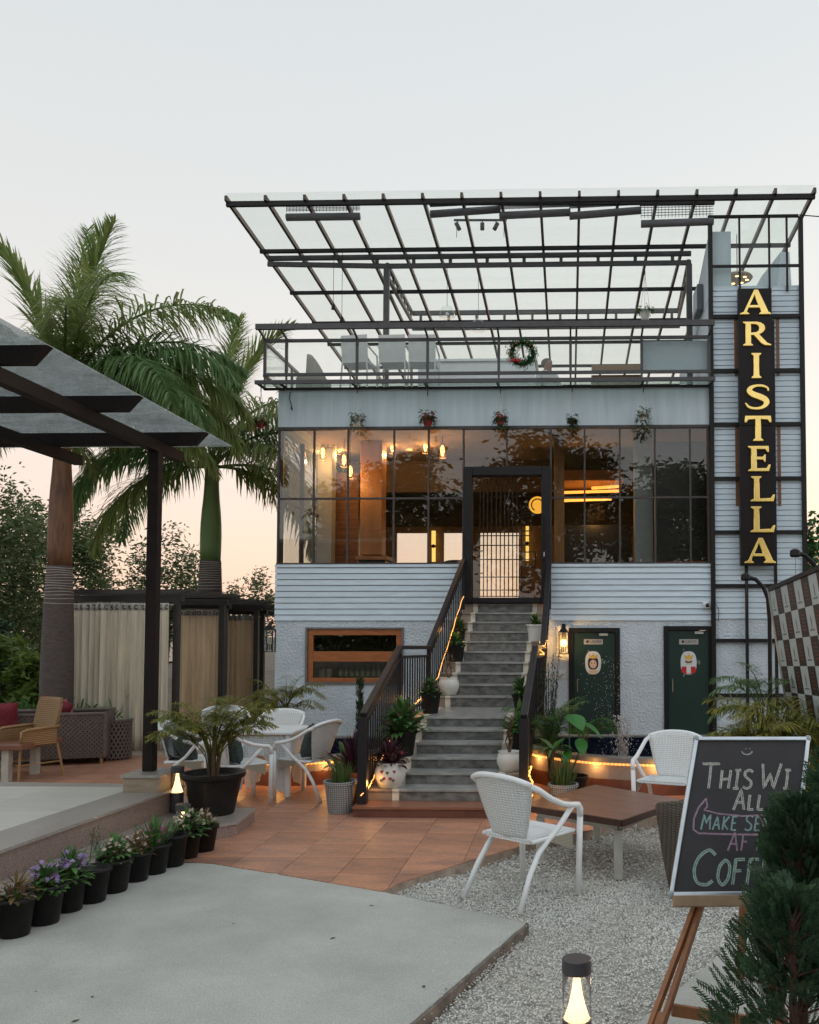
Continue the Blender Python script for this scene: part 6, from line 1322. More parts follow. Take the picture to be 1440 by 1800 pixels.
def catmull(P_, n=6):
    out = []
    for i in range(len(P_) - 1):
        p0, p1, p2, p3 = [Vector(P_[max(0, min(len(P_) - 1, i + k))]) for k in (-1, 0, 1, 2)]
        for j in range(n): u = j / n; out.append(.5 * ((2 * p1) + (p2 - p0) * u + (2 * p0 - 5 * p1 + 4 * p2 - p3) * u * u + (3 * p1 - p0 - 3 * p2 + p3) * u ** 3))
    out.append(Vector(P_[-1])); return out
C3 = catmull([(a, b, w) for (a, b), w in zip(cl, wd)]); lft, rgt = [], []
for i, p in enumerate(C3):
    d = (C3[min(i + 1, len(C3) - 1)] - C3[max(i - 1, 0)]).xy.normalized(); n_ = Vector((-d.y, d.x)); lft.append(tuple(p.xy + n_ * p.z / 2)); rgt.append(tuple(p.xy - n_ * p.z / 2))
LT['S'] = [lft + rgt[::-1]]
def letter(ch, xc, z0, h, wsc, parent, m, Y):
    c = bpy.data.curves.new('letter', 'CURVE'); c.dimensions = '2D'; c.fill_mode = 'BOTH'; c.extrude = .016; c.bevel_depth = .006; c.bevel_resolution = 1; c.offset = -.004
    for poly_ in LT[ch]:
        s = c.splines.new('POLY'); s.points.add(len(poly_) - 1)
        for k, (a, b) in enumerate(poly_): s.points[k].co = (a * h * wsc, b * h, 0, 1)
        s.use_cyclic_u = True
    c.materials.append(m); o = bpy.data.objects.new('letter', c); COL.objects.link(o); o.rotation_euler = (R(90), 0, 0); k = to_mesh(o, parent, (xc, Y, z0)); k.name = 'letter'; return k
for ch, y1, y0, xm, w in (('A', 511, 554, 1327, .98), ('R', 567, 609, 1328, 1.0), ('I', 622, 666, 1329, 1.0), ('S', 677, 721, 1331, 1.18), ('T', 732, 776, 1332, 1.0), ('E', 785, 829, 1333, .98), ('L', 838, 882, 1338, .95), ('L', 891, 936, 1338, .95), ('A', 946, 990, 1335, .98)):
    a, b = AT(xm, y0, YS), AT(xm, y1, YS); letter(ch, a.x, a.z, b.z - a.z, w, sg, GOLD, YS - .028)
# ---- easel blackboard
bb = thing('easel_blackboard', 'chalk message blackboard with silver frame on a wooden easel', 'blackboard', (AT(1230, 1600, 4.4).x, 4.4, GZ))
TLc, TRc, BLc = AT(1224, 1299, 4.52), AT(1420, 1299, 4.56), AT(1180, 1572, 4.24); BRc = TRc + BLc - TLc
uV, vV = TRc - TLc, BLc - TLc; nV = uV.cross(vV).normalized(); nV = nV if nV.y < 0 else -nV
def BP(u, v, d=0): return TLc + uV * u + vV * v + nV * d
q = [BP(0, 0), BP(1, 0), BP(1, 1), BP(0, 1)]; MB().add(q + [p - nV * .015 for p in q], [(0, 3, 2, 1), (4, 5, 6, 7), (0, 1, 5, 4), (1, 2, 6, 5), (2, 3, 7, 6), (3, 0, 4, 7)]).build('board', mat('chalkboard', (.030, .028, .031), .7, col2=(.045, .042, .046), vscale=5, detail=8), bb)
ALU = mat('aluminium', (.55, .60, .64), .3, metal=.7, var=.1)
for a, b in ((q[0], q[1]), (q[1], q[2]), (q[2], q[3]), (q[3], q[0])): MB().bar(a, b, .020, .024, up=nV).build('frame', ALU, bb, bevel=.004)
for c in q: MB().ball(c + nV * .001, (.017, .015, .019), 12, 8).build('corner_cap', mat('corner_plastic', (.32, .36, .37), .45), bb, smooth=True)
EW = mat('easel_wood', (.26, .105, .040), .45, var=.25, vscale=4, stretch=(6, 6, .6), detail=8)
MB().bar(BP(0.02, 1.045, .02), BP(1.02, 1.045, .02), .05, .035, up=nV).build('ledge', mat('ledge_wood', (.30, .20, .12), .6, var=.2), bb, bevel=.004)
l1, l2 = AT(1227, 1594, 4.27), AT(1150, 1815, 3.98)
for s in (-1, 1): MB().bar(l1 + Vector((s * .014, 0, 0)), l2 + Vector((s * .026, 0, 0)), .024, .03, ext=.02).build('leg', EW, bb, bevel=.003)
dlt = l2 - l1; l2e = l2 + dlt * ((GZ - l2.z) / dlt.z); MB().bar(l2 - dlt * .15, l2e, .07, .032).build('leg', EW, bb, bevel=.003)
MB().bar(AT(1182, 1775, 4.05), AT(1345, 1800, 4.1), .022, .05).build('crossbar', EW, bb)
r1_ = BP(.72, 1.05, -.01); MB().bar(r1_, (r1_.x + .10, 3.95, GZ), .05, .03).build('leg', EW, bb); bk = BP(.5, .1, -.03); MB().bar(bk, (bk.x + .05, 5.1, GZ), .04, .025).build('leg', EW, bb)
ST = {'T': [[(0, 1), (.9, 1)], [(.45, 1), (.5, 0)]], 'H': [[(0, 1), (0.05, 0)], [(.6, 1), (.6, 0)], [(0, .5), (.6, .52)]], 'I': [[(.1, 1), (.5, 1)], [(.3, 1), (.3, 0)], [(.1, 0), (.5, 0)]], 'S': [[(.62, .88), (.4, 1), (.12, .9), (.1, .7), (.35, .52), (.58, .35), (.55, .1), (.3, 0), (.05, .1)]],
      'W': [[(0, 1), (.2, 0), (.45, .6), (.68, 0), (.95, 1)]], 'L': [[(.05, 1), (.05, 0), (.5, .03)]], 'A': [[(0, 0), (.32, 1), (.64, 0)], [(.12, .36), (.52, .36)]], 'M': [[(0, 0), (.1, 1), (.38, .4), (.65, 1), (.75, 0)]], 'K': [[(.05, 1), (.05, 0)], [(.55, 1), (.08, .48), (.58, 0)]],
      'E': [[(.5, 1), (.05, 1), (.05, 0), (.52, 0)], [(.05, .52), (.42, .52)]], 'N': [[(0, 0), (.05, 1), (.55, 0), (.6, 1)]], 'F': [[(.52, 1), (.05, 1), (.05, 0)], [(.05, .55), (.42, .55)]], 'R': [[(.05, 0), (.05, 1), (.4, .95), (.5, .75), (.35, .52), (.05, .5)], [(.25, .5), (.58, 0)]], 'C': [[(.72, .85), (.45, 1), (.12, .8), (0, .45), (.15, .1), (.5, 0), (.75, .12)]], 'O': [[(.3, 1), (.05, .75), (.02, .3), (.28, 0), (.55, .25), (.55, .75), (.3, 1)]]}
def chalk(parent, pl, w, m, closed=False):
    for off, wf in ((-.28, .42), (.28, .42)):            # two rough strokes side by side
        mbq = MB(); P_ = [BP(*p) for p in pl]; vs = []; w_ = w * wf
        for i, p in enumerate(P_):
            d = (P_[min(i + 1, len(P_) - 1)] - P_[max(0, i - 1)]).normalized(); sd_ = d.cross(nV); p = p + sd_ * off * w; jt = random.uniform(.75, 1.2); vs += [p + sd_ * w_ * jt / 2 + nV * .0012, p - sd_ * w_ * jt / 2 + nV * .0012]
        mbq.add(vs, [(2 * i, 2 * i + 1, 2 * i + 3, 2 * i + 2) for i in range(len(P_) - 1)]); mbq.build('chalk_stroke', m, parent)
def dens(pl, n=5): return [(a[0] + (b[0] - a[0]) * k / n, a[1] + (b[1] - a[1]) * k / n) for a, b in zip(pl[:-1], pl[1:]) for k in range(n)] + [pl[-1]]
CHW_ = mat('chalk_white', (.46, .46, .42), .95, var=.4, vscale=140); CHT = mat('chalk_teal', (.30, .46, .45), .95, var=.3, vscale=140); CHP = mat('chalk_pink', (.40, .27, .35), .95, var=.3, vscale=140); CHG = mat('chalk_mint', (.30, .42, .36), .95, var=.3, vscale=140)
def smooth_(pl, ch):
    if ch in 'SCO' and len(pl) > 3: return [(p.x, p.y) for p in catmull([(a, b, 0) for a, b in pl], 5)]
    return dens(pl)
def line(txt, u0, v0, h, adv, w, m, small=.8, slope=0):
    x = u0; asp = vV.length / uV.length
    for i, ch in enumerate(txt):
        if ch == ' ': x += adv * .6; continue
        hh = h if i == 0 or txt[i - 1] == ' ' else h * small
        if x + max(a for s in ST[ch] for a, b in s) * hh * .78 * asp > .97: break
        for s in ST[ch]: chalk(bb, smooth_([(a, b) for a, b in [(x + a * hh * .78 * asp, v0 + slope * (x - u0) - b * hh) for a, b in s]], ch), w, m)
        x += (max(a for s in ST[ch] for a, b in s) * hh * .78 * asp) + adv * .32
line('THIS WILL', .09, .335, .165, .085, .013, CHW_, .74)
line('ALL', .42, .475, .135, .10, .013, CHW_, .72)
line('MAKE SENSE', .165, .60, .095, .075, .0075, CHT, .9, .02)
line('AFTER', .42, .735, .12, .09, .008, CHP, .85)
line('COFFEE', .16, .945, .215, .115, .015, CHG, .72)
chalk(bb, dens([(.17, .40), (.115, .46), (.09, .53), (.10, .60), (.15, .625), (.35, .63), (.6, .635), (.88, .64)], 6), .008, CHP); chalk(bb, dens([(.17, .40), (.19, .455), (.165, .475), (.30, .50), (.5, .515), (.7, .51), (.88, .52), (.93, .44), (.93, .64)], 6), .007, CHP)
chalk(bb, [(.47 + .045 * math.cos(a), .085 - .022 * math.sin(a)) for a in (math.pi + math.pi * k / 8 for k in range(9))], .006, CHW_); chalk(bb, [(.455, .065), (.457, .07)], .006, CHW_); chalk(bb, [(.49, .065), (.492, .07)], .006, CHW_)
# ---- bollard lamps
GLOW = mat('bollard_glow', (1, .75, .4), .5, emit=(1, .62, .30), estr=2.0); BOLG = glass('bollard_glass', (.95, .95, .93), .06, fres=.8); BCAP = mat('bollard_metal', (.055, .052, .058), .45, var=.1)
def bollard(label, x, y, z, zt, r, glow=None):
    t = thing('bollard_lamp', label, 'bollard lamp', (x, y, z), group='bollard lamps'); gh = r * 3.1; zc = zt - r * .95
    MB().lathe([(r * 1.0, zc), (r * 1.02, zc + .004), (r * 1.02, zt - .004), (r * .98, zt)], 32, (x, y, 0)).build('cap', BCAP, t)
    MB().lathe([(r * .99, zc - gh), (r * .99, zc)], 32, (x, y, 0)).build('glass_tube', BOLG, t, smooth=True)
    MB().lathe([(r * .9, 0), (r * .78, gh * .10), (r * .55, gh * .32), (r * .36, gh * .58), (r * .24, gh * .85), (r * .22, gh)], 24, (x, y, zc - gh + .001)).build('light_cone', GLOW, t, smooth=True)
    MB().lathe([(r * 1.0, z), (r * 1.0, zc - gh - .004), (r * .9, zc - gh)], 32, (x, y, 0)).build('base_tube', BCAP, t)
    lamp('lamp', (x, y, zc - gh * .3), 8, (1, .62, .25), t, .02)
p_ = AT(1014, 1695, 4.25); bollard('short grey bollard lamp glowing on the gravel at the bottom of the picture', p_.x, 4.25, GZ, AT(1014, 1684, 4.25).z, .068)
p_ = AT(322, 1420, 8.1); bollard('bollard lamp glowing behind the flowers in front of the big black tub', p_.x, 8.1, .13, AT(322, 1413, 8.1).z, .062)
p_ = AT(312, 1370, 8.75); bollard('bollard lamp glowing between the stone plinth and the big black tub', p_.x, 8.75, .13, AT(312, 1347, 8.75).z, .062)
# ---- wall lanterns
def lantern(label, px, py, Y, w, h, lit, hang):
    p = AT(px, py, Y); t = thing('wall_lantern', label, 'lantern', p, group='wall lanterns'); x, y, z = p
    for sx, sy_ in ((-1, -1), (1, -1), (1, 1), (-1, 1)): MB().box(x + sx * w - .008, y + sy_ * w - .008, z - h, x + sx * w + .008, y + sy_ * w + .008, z + h).build('corner_bar', STEEL, t)
    MB().box(x - w - .01, y - w - .01, z - h - .012, x + w + .01, y + w + .01, z - h - .001).build('bottom_plate', STEEL, t); MB().box(x - w - .01, y - w - .01, z + h + .001, x + w + .01, y + w + .01, z + h + .012).add([(x - w, y - w, z + h + .013), (x + w, y - w, z + h + .013), (x + w, y + w, z + h + .013), (x - w, y + w, z + h + .013), (x, y, z + h + .10)], [(0, 1, 4), (1, 2, 4), (2, 3, 4), (3, 0, 4)]).build('cap', STEEL, t)
    for dx in (-w, w): MB().box(x + dx - .0015, y - w + .009, z - h, x + dx + .0015, y + w - .009, z + h).build('pane', CLEAR, t)
    MB().box(x - w + .009, y - w - .0015, z - h, x + w - .009, y - w + .0015, z + h).build('pane', CLEAR, t)
    cm = mat('candle_glow', (1, .6, .25), .5, emit=(1, .50, .14), estr=14) if lit else mat('candle_dim', (.6, .55, .45), .6)
    for dx in (-.028, 0, .028): MB().lathe([(.009, -h * .9), (.009, -h * .35)], 8, (x + dx, y, z)).build('candle', STEEL, t); MB().ball((x + dx, y, z - .0), (.012, .012, h * .32), 8, 7).build('bulb', cm, t, smooth=True)
    if hang: MB().tube([(x, y + w, z + h + .05), (x, y + .11, z + h + .16), (x, Y + .16, z + h + .1)], .012, 6).build('bracket', STEEL, t)
    else: MB().box(x - .03, y + w + .009, z - h * .3, x + .03, FY - .002, z + h + .14).build('bracket', STEEL, t)
    if lit: lamp('lamp', (x, y - .03, z), 11, (1, .50, .15), t, .03)
lantern('lit black wall lantern with candle bulbs left of the ladies door', 991, 1130, FY - .16, .075, .17, True, False)
lantern('unlit black lantern on the corner beside the restaurant wall', 474, 1126, 14.3, .07, .17, False, True)
MB_ = MB(); t = thing('notice', 'small white paper notice below the lit lantern', 'notice', AT(984, 1188, FY)); a, b = AT(973, 1192, FY), AT(994, 1183, FY); MB().box(a.x, FY - .012, a.z, b.x, FY - .006, b.z).build('sheet', mat('paper', (.60, .60, .58), .7), t); MB().bar((a.x + .05, FY - .014, a.z + .05), (a.x + .1, FY - .014, a.z + .015), .006, .012).bar((a.x + .1, FY - .014, a.z + .015), (b.x - .03, FY - .014, b.z - .015), .006, .012).build('print', GOLDT, t)
# ---- security camera
p = AT(1244, 1064, FY - .14); t = thing('security_camera', 'small white security camera on the siding above the gents door', 'camera', p)
MB().lathe([(.045, 0), (.05, .02), (.05, .13), (.03, .15)], 18).xf(Matrix.Translation(p) @ Euler((R(-80), 0, R(8))).to_matrix().to_4x4()).build('body', WHITEP, t, smooth=False); MB().ball((p.x, p.y - .004, p.z), (.034, .02, .034), 14, 9).build('lens', mat('lens', (.01, .01, .01), .1), t, smooth=True)
MB().box(p.x - .06, p.y + .09, p.z - .05, p.x + .02, FY - .03, p.z + .05).build('bracket', WHITEP, t); MB().tube([(p.x + .05, FY - .06, p.z), (p.x + .14, FY - .08, p.z + .03), (p.x + .19, FY - .09, p.z - .08), (p.x + .18, FY - .09, p.z - .26)], .006, 5).build('cable', STEEL, t)
# ---- hanging plants under the balcony
def hanging(label, px, y_hook, y_pot, Y, m_pot, r, seed, lm, fm_=None, trail=.3):
    rr = random.Random(seed); a, p = AT(px, y_hook, Y), AT(px, y_pot, Y); t = thing('hanging_plant', label, 'hanging plant', p, group='hanging plants')
    MB().lathe([(r * .6, -r), (r * .95, r * .2), (r, r * .5), (r * .9, r * .5), (.001, r * .3)], 18, p).build('pot', m_pot, t)
    wr = MB()
    for k in range(3): b = k * 2.09 + .4; wr.tube([(p.x + r * math.cos(b), p.y + r * math.sin(b), p.z + r * .5), a], .004, 4)
    wr.build('hanger', mat('hanger_white', (.5, .5, .48), .6), t); MB().tube([a, (a.x, a.y, a.z + .1)], .008, 5).build('hook', STEEL, t)
    q = MB()
    for k in range(200):
        b = rr.uniform(0, 6.28); e = rr.uniform(.3, 1.3); o = Vector((p.x + r * e * math.cos(b), p.y + r * e * math.sin(b), p.z + r * .5 + rr.uniform(-trail, .10) * (1 if e > .8 else .2))); blade(q, o, (math.cos(b), math.sin(b), rr.uniform(-.6, .6)), rr.uniform(.05, .085), .030, .8, 3)
    q.build('leaves', lm, t)
    if fm_: flowers(t, p.x, p.y, p.z - r * .2, r * 1.4, 22, fm_, seed, .022)
YH = 14.45; GREYL = leafmat('grey_leaf', (.16, .19, .13)); HB = mat('hang_pot_brown', (.12, .05, .03), .7); HR = mat('hang_pot_red', (.30, .02, .02), .5)
hanging('pale leaved hanging plant under the balcony, leftmost above the windows', 628, 692, 738, YH, CERW, .085, 301, GREYL)
hanging('red potted hanging plant second from the left under the balcony', 752, 696, 738, YH, HR, .10, 302, DARKG, REDP, .12)
hanging('red hanging pot above the entrance door, third under the balcony', 880, 692, 738, YH, HR, .085, 303, DARKG, REDP, .22)
hanging('small dark trailing plant fourth under the balcony', 1006, 690, 740, YH, HB, .06, 304, DARKG, None, .25)
hanging('white hanging pot with trailing leaves rightmost under the balcony', 1131, 690, 730, YH, CERW, .085, 305, OLIVE, None, .35)
hanging('red hanging pot with drooping leaves off the left corner of the balcony', 459, 690, 745, 14.5, HR, .07, 306, RUSTL, None, .1)
hanging('round leafy hanging basket high under the glass roof by the tower', 1134, 485, 552, 16.5, CERW, .11, 307, GREEN, None, .02)
# iron hooks on the band wall
for px, lab in ((510, 'leftmost iron scroll hook under the balcony corner'),):
    a = AT(px, 690, FY - .03); t = thing('iron_hook', lab, 'hook', a); MB().tube([a, a + Vector((0, -.03, -.10)), a + Vector((.04, 0, -.28)), a + Vector((.06, -.05, -.31)), a + Vector((.03, -.06, -.27))], .008, 6).build('bar', STEEL, t)
# ---- wreath
c = AT(918, 621, YR - .06); t = thing('wreath', 'green wreath with red bow hung on the balcony glass', 'wreath', c); q = MB(); R_ = AT(941, 621, YR).x - AT(922, 621, YR).x
for k in range(1500):
    a = rnd.uniform(0, 6.28); rr_ = R_ + rnd.gauss(0, .036); p = Vector((c.x + rr_ * math.cos(a), c.y + rnd.gauss(0, .025), c.z + rr_ * math.sin(a))); blade(q, p, (rnd.uniform(-1, 1), rnd.uniform(-1, .2), rnd.uniform(-1, 1)), .06, .014, 0, 2)
q.build('needles', leafmat('wreath_green', (.05, .15, .05)), t); MB().tube([(c.x + R_ * math.cos(a), c.y, c.z + R_ * math.sin(a)) for a in (2 * math.pi * k / 24 for k in range(24))], .03, 7, closed=True).build('ring', DARKG, t)
bw = MB()
for s in (-1, 1): bw.ball((c.x - R_ * .6 + s * .045, c.y - .06, c.z - R_ * .75), (.045, .02, .032), 8, 6)
bw.build('bow', mat('bow_red', (.42, .012, .018), .5), t)
bbm = MB()
for k in range(9): a = rnd.uniform(0, 6.28); bbm.ball((c.x + R_ * math.cos(a), c.y - .055, c.z + R_ * math.sin(a)), .014, 6, 5)
bbm.build('berries', mat('bauble', (.45, .12, .05), .3), t)
# ---- roller blinds under the front of the roof
BLN = mat('bamboo_blind', (.13, .13, .145), .7, var=.25, vscale=4, stretch=(1, 1, 30)); YBL = RY0 + .35
for k, (xa, xb, ya, yb, yr_, lab) in enumerate(((504, 633, 357, 371, 379, 'leftmost roller blind under the glass roof, set apart from the others'), (757, 880, 356, 362, 371, 'second roller blind from the left under the roof edge'), (878, 1003, 356, 366, 374, 'middle roller blind under the roof edge above the wreath'), (1001, 1127, 356, 364, 373, 'fourth roller blind from the left under the roof edge'), (1127, 1254, 356, 380, 388, 'rightmost roller blind hanging lowest, next to the tower'))):
    tilt = (.0, -.05, -.03, -.06, -.02)[k]; a, b = AT(xa, ya + 4, YBL + .01 * k), AT(xb, ya + 4, YBL + .01 * k); zr_ = AT(xa, yr_ + 3, YBL).z; zb_ = AT(xa, yb + 2, YBL).z
    t = thing('roller_blind', lab, 'blind', (a.x, a.y, zr_), group='roller blinds'); n = int((b.x - a.x) / .055); sl = MB()
    MB().tube([(a.x, a.y, zr_ + tilt * .4), (b.x, b.y, zr_ - tilt)], .062, 12).build('roll', BLN, t, smooth=True)
    for j in range(5): z = a.z + (zb_ - a.z) * j / 5; sl.bar((a.x, a.y, z), (b.x, b.y, z - tilt * j / 5), .006, .010)
    for j in range(n): x = a.x + (b.x - a.x) * j / n; sl.bar((x, a.y - .004, a.z), (x, a.y - .004, zb_ - tilt * j / n), .008, .006)
    sl.build('slats', BLN, t); MB().box(a.x - .02, a.y - .03, a.z - .01, b.x + .02, a.y + .03, a.z + .04).build('headrail', STEEL, t)
# ---- track spotlights
a, b = AT(798, 387, 15.6), AT(891, 387, 15.6); t = thing('track_light', 'black track with three spotlights under the glass roof', 'spotlight', a); MB().bar(a, b, .035, .03).build('track', STEEL, t)
for px, s in ((805, -.5), (848, 0), (872, .5)):
    p = AT(px, 397, 15.6); MB().tube([p + Vector((-.06 * s, 0, -.07)), p + Vector((.06 * s, 0, .05))], .038, 12).build('spot_head', STEEL, t); MB().tube([p, (p.x, p.y, a.z)], .008, 5).build('stem', STEEL, t)
for x in (a.x + .05, b.x - .05): MB().tube([(x, 15.6, a.z), (x, 15.6, rz(15.6) - .04)], .005, 5).build('wire', STEEL, t)
# ---- glass bell pendants over the terrace
for px, py, lab in ((786, 552, 'left clear glass bell pendant hanging over the terrace'), (841, 575, 'right clear glass bell pendant hanging over the terrace')):
    p = AT(px, py, 16.6); t = thing('glass_pendant', lab, 'pendant lamp', p, group='glass bell pendants'); MB().lathe([(.02, .16), (.09, .13), (.14, .04), (.15, -.06)], 18, p).build('shade', CLEAR, t, smooth=True); MB().tube([p + Vector((0, 0, .16)), (p.x, p.y, rz(16.6) - .05)], .005, 4).build('cord', STEEL, t); MB().ball(p, .035, 8, 6).build('bulb', WHITEP, t)
for px, py, lab in ((586, 540, 'small dark spot lamp hanging left under the glass roof'), (601, 562, 'small dark bell lamp hanging below the left rafters')):
    p = AT(px, py, 16.0); t = thing('hanging_spot', lab, 'spotlight', p, group='small hanging spots'); MB().lathe([(.01, .07), (.03, .04), (.04, -.04)], 10, p).build('shade', STEEL, t); MB().tube([p + Vector((0, 0, .07)), (p.x, p.y, rz(16) - .05)], .005, 4).build('cord', STEEL, t)
# ---- round chandelier in the stair tower
p = AT(1296, 489, FY + .9); t = thing('disc_chandelier', 'round brass chandelier with glowing dots in the tower top', 'chandelier', p); BRS_ = mat('disc_brass', (.42, .30, .18), .4, metal=.5)
MB().lathe([(.0, -.03), (.25, -.03), (.27, 0), (.25, .03), (.0, .04)], 32, p).build('disc', BRS_, t)
for k in range(7): a = k * .9; MB().lathe([(.0, -.034), (.03, -.034), (.03, -.031)], 10, (p.x + .17 * math.cos(a), p.y + .17 * math.sin(a), p.z)).build('bulb', mat('bulb_warm', (1, .7, .4), .5, emit=(1, .55, .2), estr=4), t)
MB().tube([p + Vector((0, 0, .04)), (p.x, p.y, rz(FY + .9) - .05)], .008, 5).build('cord', STEEL, t)
# ---- loudspeaker / light box on the parapet
p = AT(1226, 530, 15.6); t = thing('wall_box', 'narrow grey box hung on the parapet wall beside the tower', 'box', p); MB().box(p.x - .03, 15.4, p.z - .22, p.x + .07, 15.9, p.z + .24).build('case', mat('box_grey', (.10, .12, .13), .5), t, bevel=.01); MB().box(p.x - .037, 15.43, p.z - .18, p.x - .031, 15.87, p.z + .2).build('front_panel', mat('box_pale', (.35, .42, .46), .4), t); MB().box(p.x + .07, 15.55, p.z - .05, BR + .02, 15.7, p.z + .05).build('bracket', STEEL, t)
# ---- pendants inside the restaurant
BULB = mat('filament', (1, .6, .2), .5, emit=(1, .47, .10), estr=7); CAGE = mat('cage_wire', (.10, .06, .03), .5)
for k, (px, py, Y, lab) in enumerate(((568, 796, 16.6, 'cage pendant glowing at the far left window'), (597, 786, 17.2, 'cage pendant second from the left, higher up'), (605, 808, 16.2, 'cage pendant hanging between two upper left panes'), (616, 828, 15.9, 'lowest cage pendant left of the wood column'), (690, 785, 16.8, 'cage pendant behind the mullion at the centre left'), (720, 776, 17.2, 'highest cage pendant in the middle window'), (748, 784, 16.7, 'cage pendant left of the red hanging plant mullion'), (778, 792, 16.0, 'cage pendant nearest the entrance door'))):
    p = AT(px, py, Y); t = thing('cage_pendant', lab, 'pendant lamp', p, group='cage pendants inside the restaurant'); r = .062
    MB().ball((p.x, p.y, p.z), (.036, .036, .10), 10, 8).build('bulb', BULB, t, smooth=True); cg_ = MB()
    for j in range(6): a = j * 1.047; cg_.tube([(p.x + r * .4 * math.cos(a), p.y + r * .4 * math.sin(a), p.z + .15), (p.x + r * math.cos(a), p.y + r * math.sin(a), p.z + .09), (p.x + r * math.cos(a), p.y + r * math.sin(a), p.z - .13)], .004, 4)
    for z in (-.13, -.06, .01, .08): cg_.tube([(p.x + r * math.cos(a), p.y + r * math.sin(a), p.z + z) for a in (2 * math.pi * i / 12 for i in range(12))], .004, 4, closed=True)
    cg_.build('cage', CAGE, t); MB().tube([(p.x, p.y, p.z + .15), (p.x, p.y, 5.42)], .006, 4).build('cord', STEEL, t); lamp('lamp', (p.x, p.y, p.z - .16), 9, (1, .50, .17), t, .05)
def glow(nm, lab, cat, mbx, es, col=(1, .55, .1)):
    t = thing(nm, lab, cat, mbx[0]); mbx[1].build('glow_panel', mat(nm + '_glow', col, .5, emit=col, estr=es), t); return t
p = AT(762, 960, BKY - .15); t = glow('wall_sconce', 'tall yellow tube sconce on the back wall inside, left of the door', 'wall lamp', (p, MB().box(p.x - .035, p.y, p.z - .36, p.x + .045, p.y + .05, p.z - .03).box(p.x - .045, p.y, p.z + .03, p.x + .045, p.y + .05, p.z + .36)), 1.1, (1, .66, .16)); MB().ball(p, .045, 10, 7).build('bracket', STEEL, t)
p = AT(927, 955, BKY - .15); t = glow('wall_sconce', 'tall yellow tube sconce on the back wall seen through the door', 'wall lamp', (p, MB().box(p.x - .035, p.y, p.z - .4, p.x + .035, p.y + .05, p.z + .4)), .9, (1, .66, .16)); MB().ball((p.x, p.y - .02, p.z), .045, 10, 7).build('bracket', STEEL, t)
p = AT(945, 888, 17.5); t = glow('round_wall_light', 'round amber emblem light seen through the entrance door', 'wall lamp', (p, MB().lathe([(.0, 0), (.17, 0), (.17, .03), (.0, .03)], 28).xf(Matrix.Translation(p) @ Matrix.Rotation(R(90), 4, 'X'))), .9, (1, .50, .06))
RW = MB(); MB().tube([(p.x + .12 * math.cos(a), p.y - .035, p.z + .12 * math.sin(a)) for a in (i * .6 for i in range(8))], .012, 6).build('emblem', STEEL, t)
lamp('lamp', (0.5, FY + 2.7, 4.2), 18, (1, .5, .15), thing('cove_lamp', 'warm cove lighting over the bar inside at the right', 'lamp', (0.5, FY + 2.7, 4.2)), .2)
bar_cove = [o for o in bpy.data.objects if o.name.startswith('cove_light') and o.type == 'MESH']
cl_ = bpy.data.objects['cove_lamp']
for o in bar_cove: o.parent = cl_; o.location = -cl_.location + Vector((-.5, FY, 0))
# tables and chairs just inside the windows
DINC = mat('dining_dark', (.02, .014, .012), .4)
for px, Y, lab in ((800, 17.0, 'dark dining chair inside, just left of the entrance door'), (735, 19.5, 'dark dining chair inside in front of the bright back window')):
    p = AT(px, 980, Y); t = thing('dining_chair', lab, 'chair', (p.x, Y, 2.39), group='dining chairs inside'); z0 = 2.39
    MB().slab(lambda u, v: (p.x - .25 + .5 * u, Y + .05 * (2 * u - 1) ** 2, z0 + .45 + (.42 - .05 * abs(2 * u - 1) ** 3) * v), 8, 5, .04).build('backrest', DINC, t); MB().box(p.x - .25, Y + .05, z0 + .42, p.x + .25, Y + .5, z0 + .48).build('seat', DINC, t)
    for sx in (-.22, .22):
        for dy in (.08, .46): MB().tube([(p.x + sx, Y + dy, z0), (p.x + sx, Y + dy, z0 + .42)], .015, 6).build('leg', DINC, t)
# bottles in the kitchen window
BG, BBR = mat('bottle_green', (.02, .05, .02), .15), mat('bottle_brown', (.04, .015, .008), .15); LABL = mat('bottle_label', (.5, .48, .42), .6)
x0, x1, z0, z1 = KW
def bottle(x, y, z, h, m, lab_m, label, group):
    t = thing('bottle', label, 'bottle', (x, y, z), group=group); MB().lathe([(.030, 0), (.032, .01), (.032, h * .58), (.012, h * .74), (.011, h), (.001, h)], 12, (x, y, z)).build('glass_body', m, t, smooth=True); MB().lathe([(.0326, h * .12), (.0326, h * .45)], 12, (x, y, z)).build('paper_label', lab_m, t)
for k in range(8): bottle(x0 + .50 + k * .092, FY + .22, z0 + .062, .235, BG, mat('label_green', (.22, .25, .15), .6), 'dark green bottle in the close row on the kitchen window shelf', 'green bottles in the kitchen window')
for k in range(3): bottle(x0 + 1.26 + k * .095, FY + .20, z0 + .062, .27, BBR, LABL, 'brown bottle with white label at the right end of the shelf', 'white labelled bottles in the kitchen window')
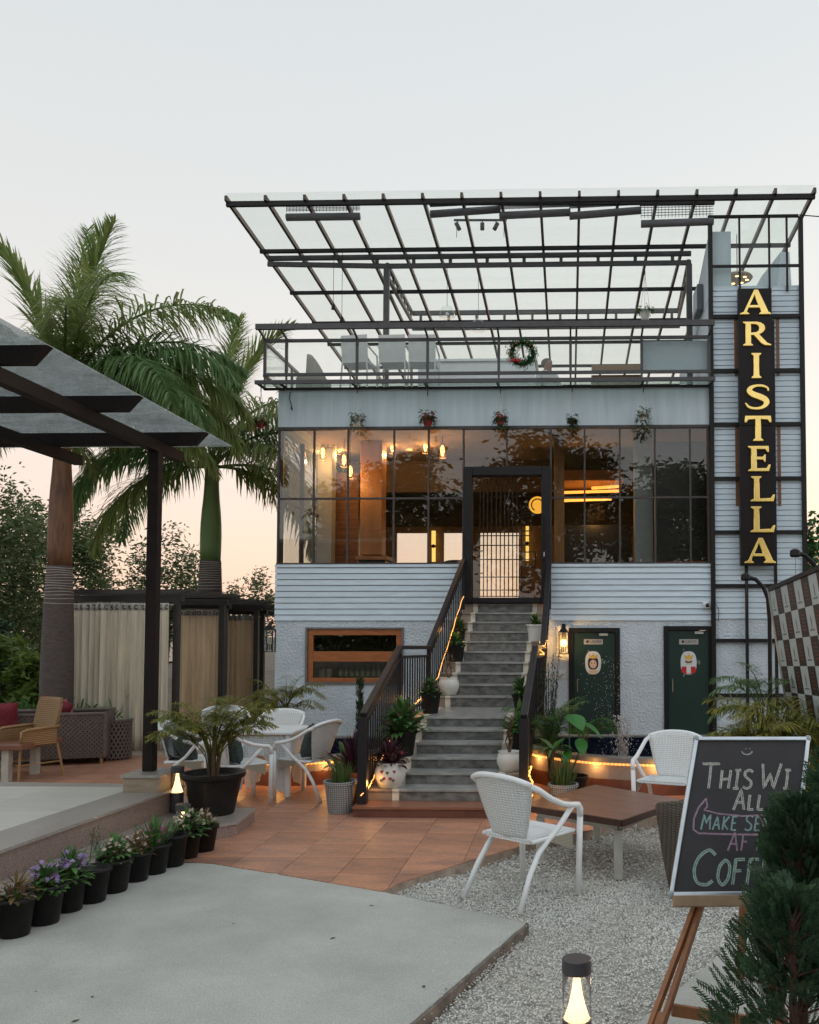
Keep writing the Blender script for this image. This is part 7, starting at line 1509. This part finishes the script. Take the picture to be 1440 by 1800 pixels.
for k, u in enumerate((.18, .30)): 
    t = thing('storage_jar', ('left', 'right')[k] + ' pale storage jar at the left end of the kitchen window shelf', 'jar', (x0 + u, FY + .24, z0 + .062), group='storage jars in the kitchen window'); MB().lathe([(.045, 0), (.05, .02), (.05, .13), (.04, .15)], 14, (x0 + u, FY + .24, z0 + .062)).build('jar_body', mat('jar', (.35, .30, .26), .4), t); MB().lathe([(.042, .15), (.042, .175), (.0, .175)], 14, (x0 + u, FY + .24, z0 + .062)).build('lid', mat('jar_lid', (.25, .03, .03), .4), t)
# dry leaves and stray pebbles on the path
q = MB()
for k in range(9):
    g_ = GR(rnd.uniform(60, 860), rnd.uniform(1560, 1795), -.003); a = rnd.uniform(0, 6.28); L = rnd.uniform(.008, .028); u_, v_ = Vector((math.cos(a), math.sin(a), .1)), Vector((-math.sin(a), math.cos(a), .25)); q.add([g_ - u_ * L, g_ + v_ * L * .45, g_ + u_ * L, g_ - v_ * L * .4 + Vector((0, 0, .004))], [(0, 1, 2, 3)])
lv = q.build('leaf_litter', leafmat('dry_leaf', (.12, .075, .035)), None, kind='stuff'); tag(lv, 'small dry leaves scattered over the concrete path', 'leaf litter')
V, F = pebbles(420, pe[-1].x - .5, pe[-1].x + .25, pe[-1].y - 2.2, pe[-1].y + .3, .003, .006, [], lambda x, y: np.full(len(x), -.001)); np_obj('stray_pebbles', V, F, MATS['white_gravel'], kind='stuff', label='stray white pebbles along the edge of the path', category='gravel')
a_, b_ = AT(1405, 378, FY), AT(1560, 384, FY + .4); tag(MB().tube([a_, a_.lerp(b_, .5) - Vector((0, 0, .03)), b_], .010, 5).build('overhead_cable', STEEL), 'thin cable running off the tower top to the right', 'cable')
# far house roof behind the cabana
p = AT(200, 1042, 55); t = thing('far_house', 'distant pale house with a low red roof behind the cabanas', 'house', (p.x, 55, 0)); MB().box(p.x - 3, 55, 0, p.x + 3.2, 60, p.z - .5).build('wall', mat('house_wall', (.5, .47, .44), .8), t)
MB().add([(p.x - 3.3, 54.6, p.z - .5), (p.x + 3.5, 54.6, p.z - .5), (p.x + 3.5, 60, p.z - .5), (p.x - 3.3, 60, p.z - .5), (p.x - 2.6, 57.5, p.z + .1), (p.x + 2.8, 57.5, p.z + .1)], [(0, 1, 5, 4), (1, 2, 5), (2, 3, 4, 5), (3, 0, 4)]).build('roof', mat('red_roof', (.33, .13, .09), .8), t)
for k in range(3): MB().box(p.x - 2 + k * 1.8, 54.95, 1.2, p.x - 1.1 + k * 1.8, 55.02, 2.4).build('window', DARKP, t)
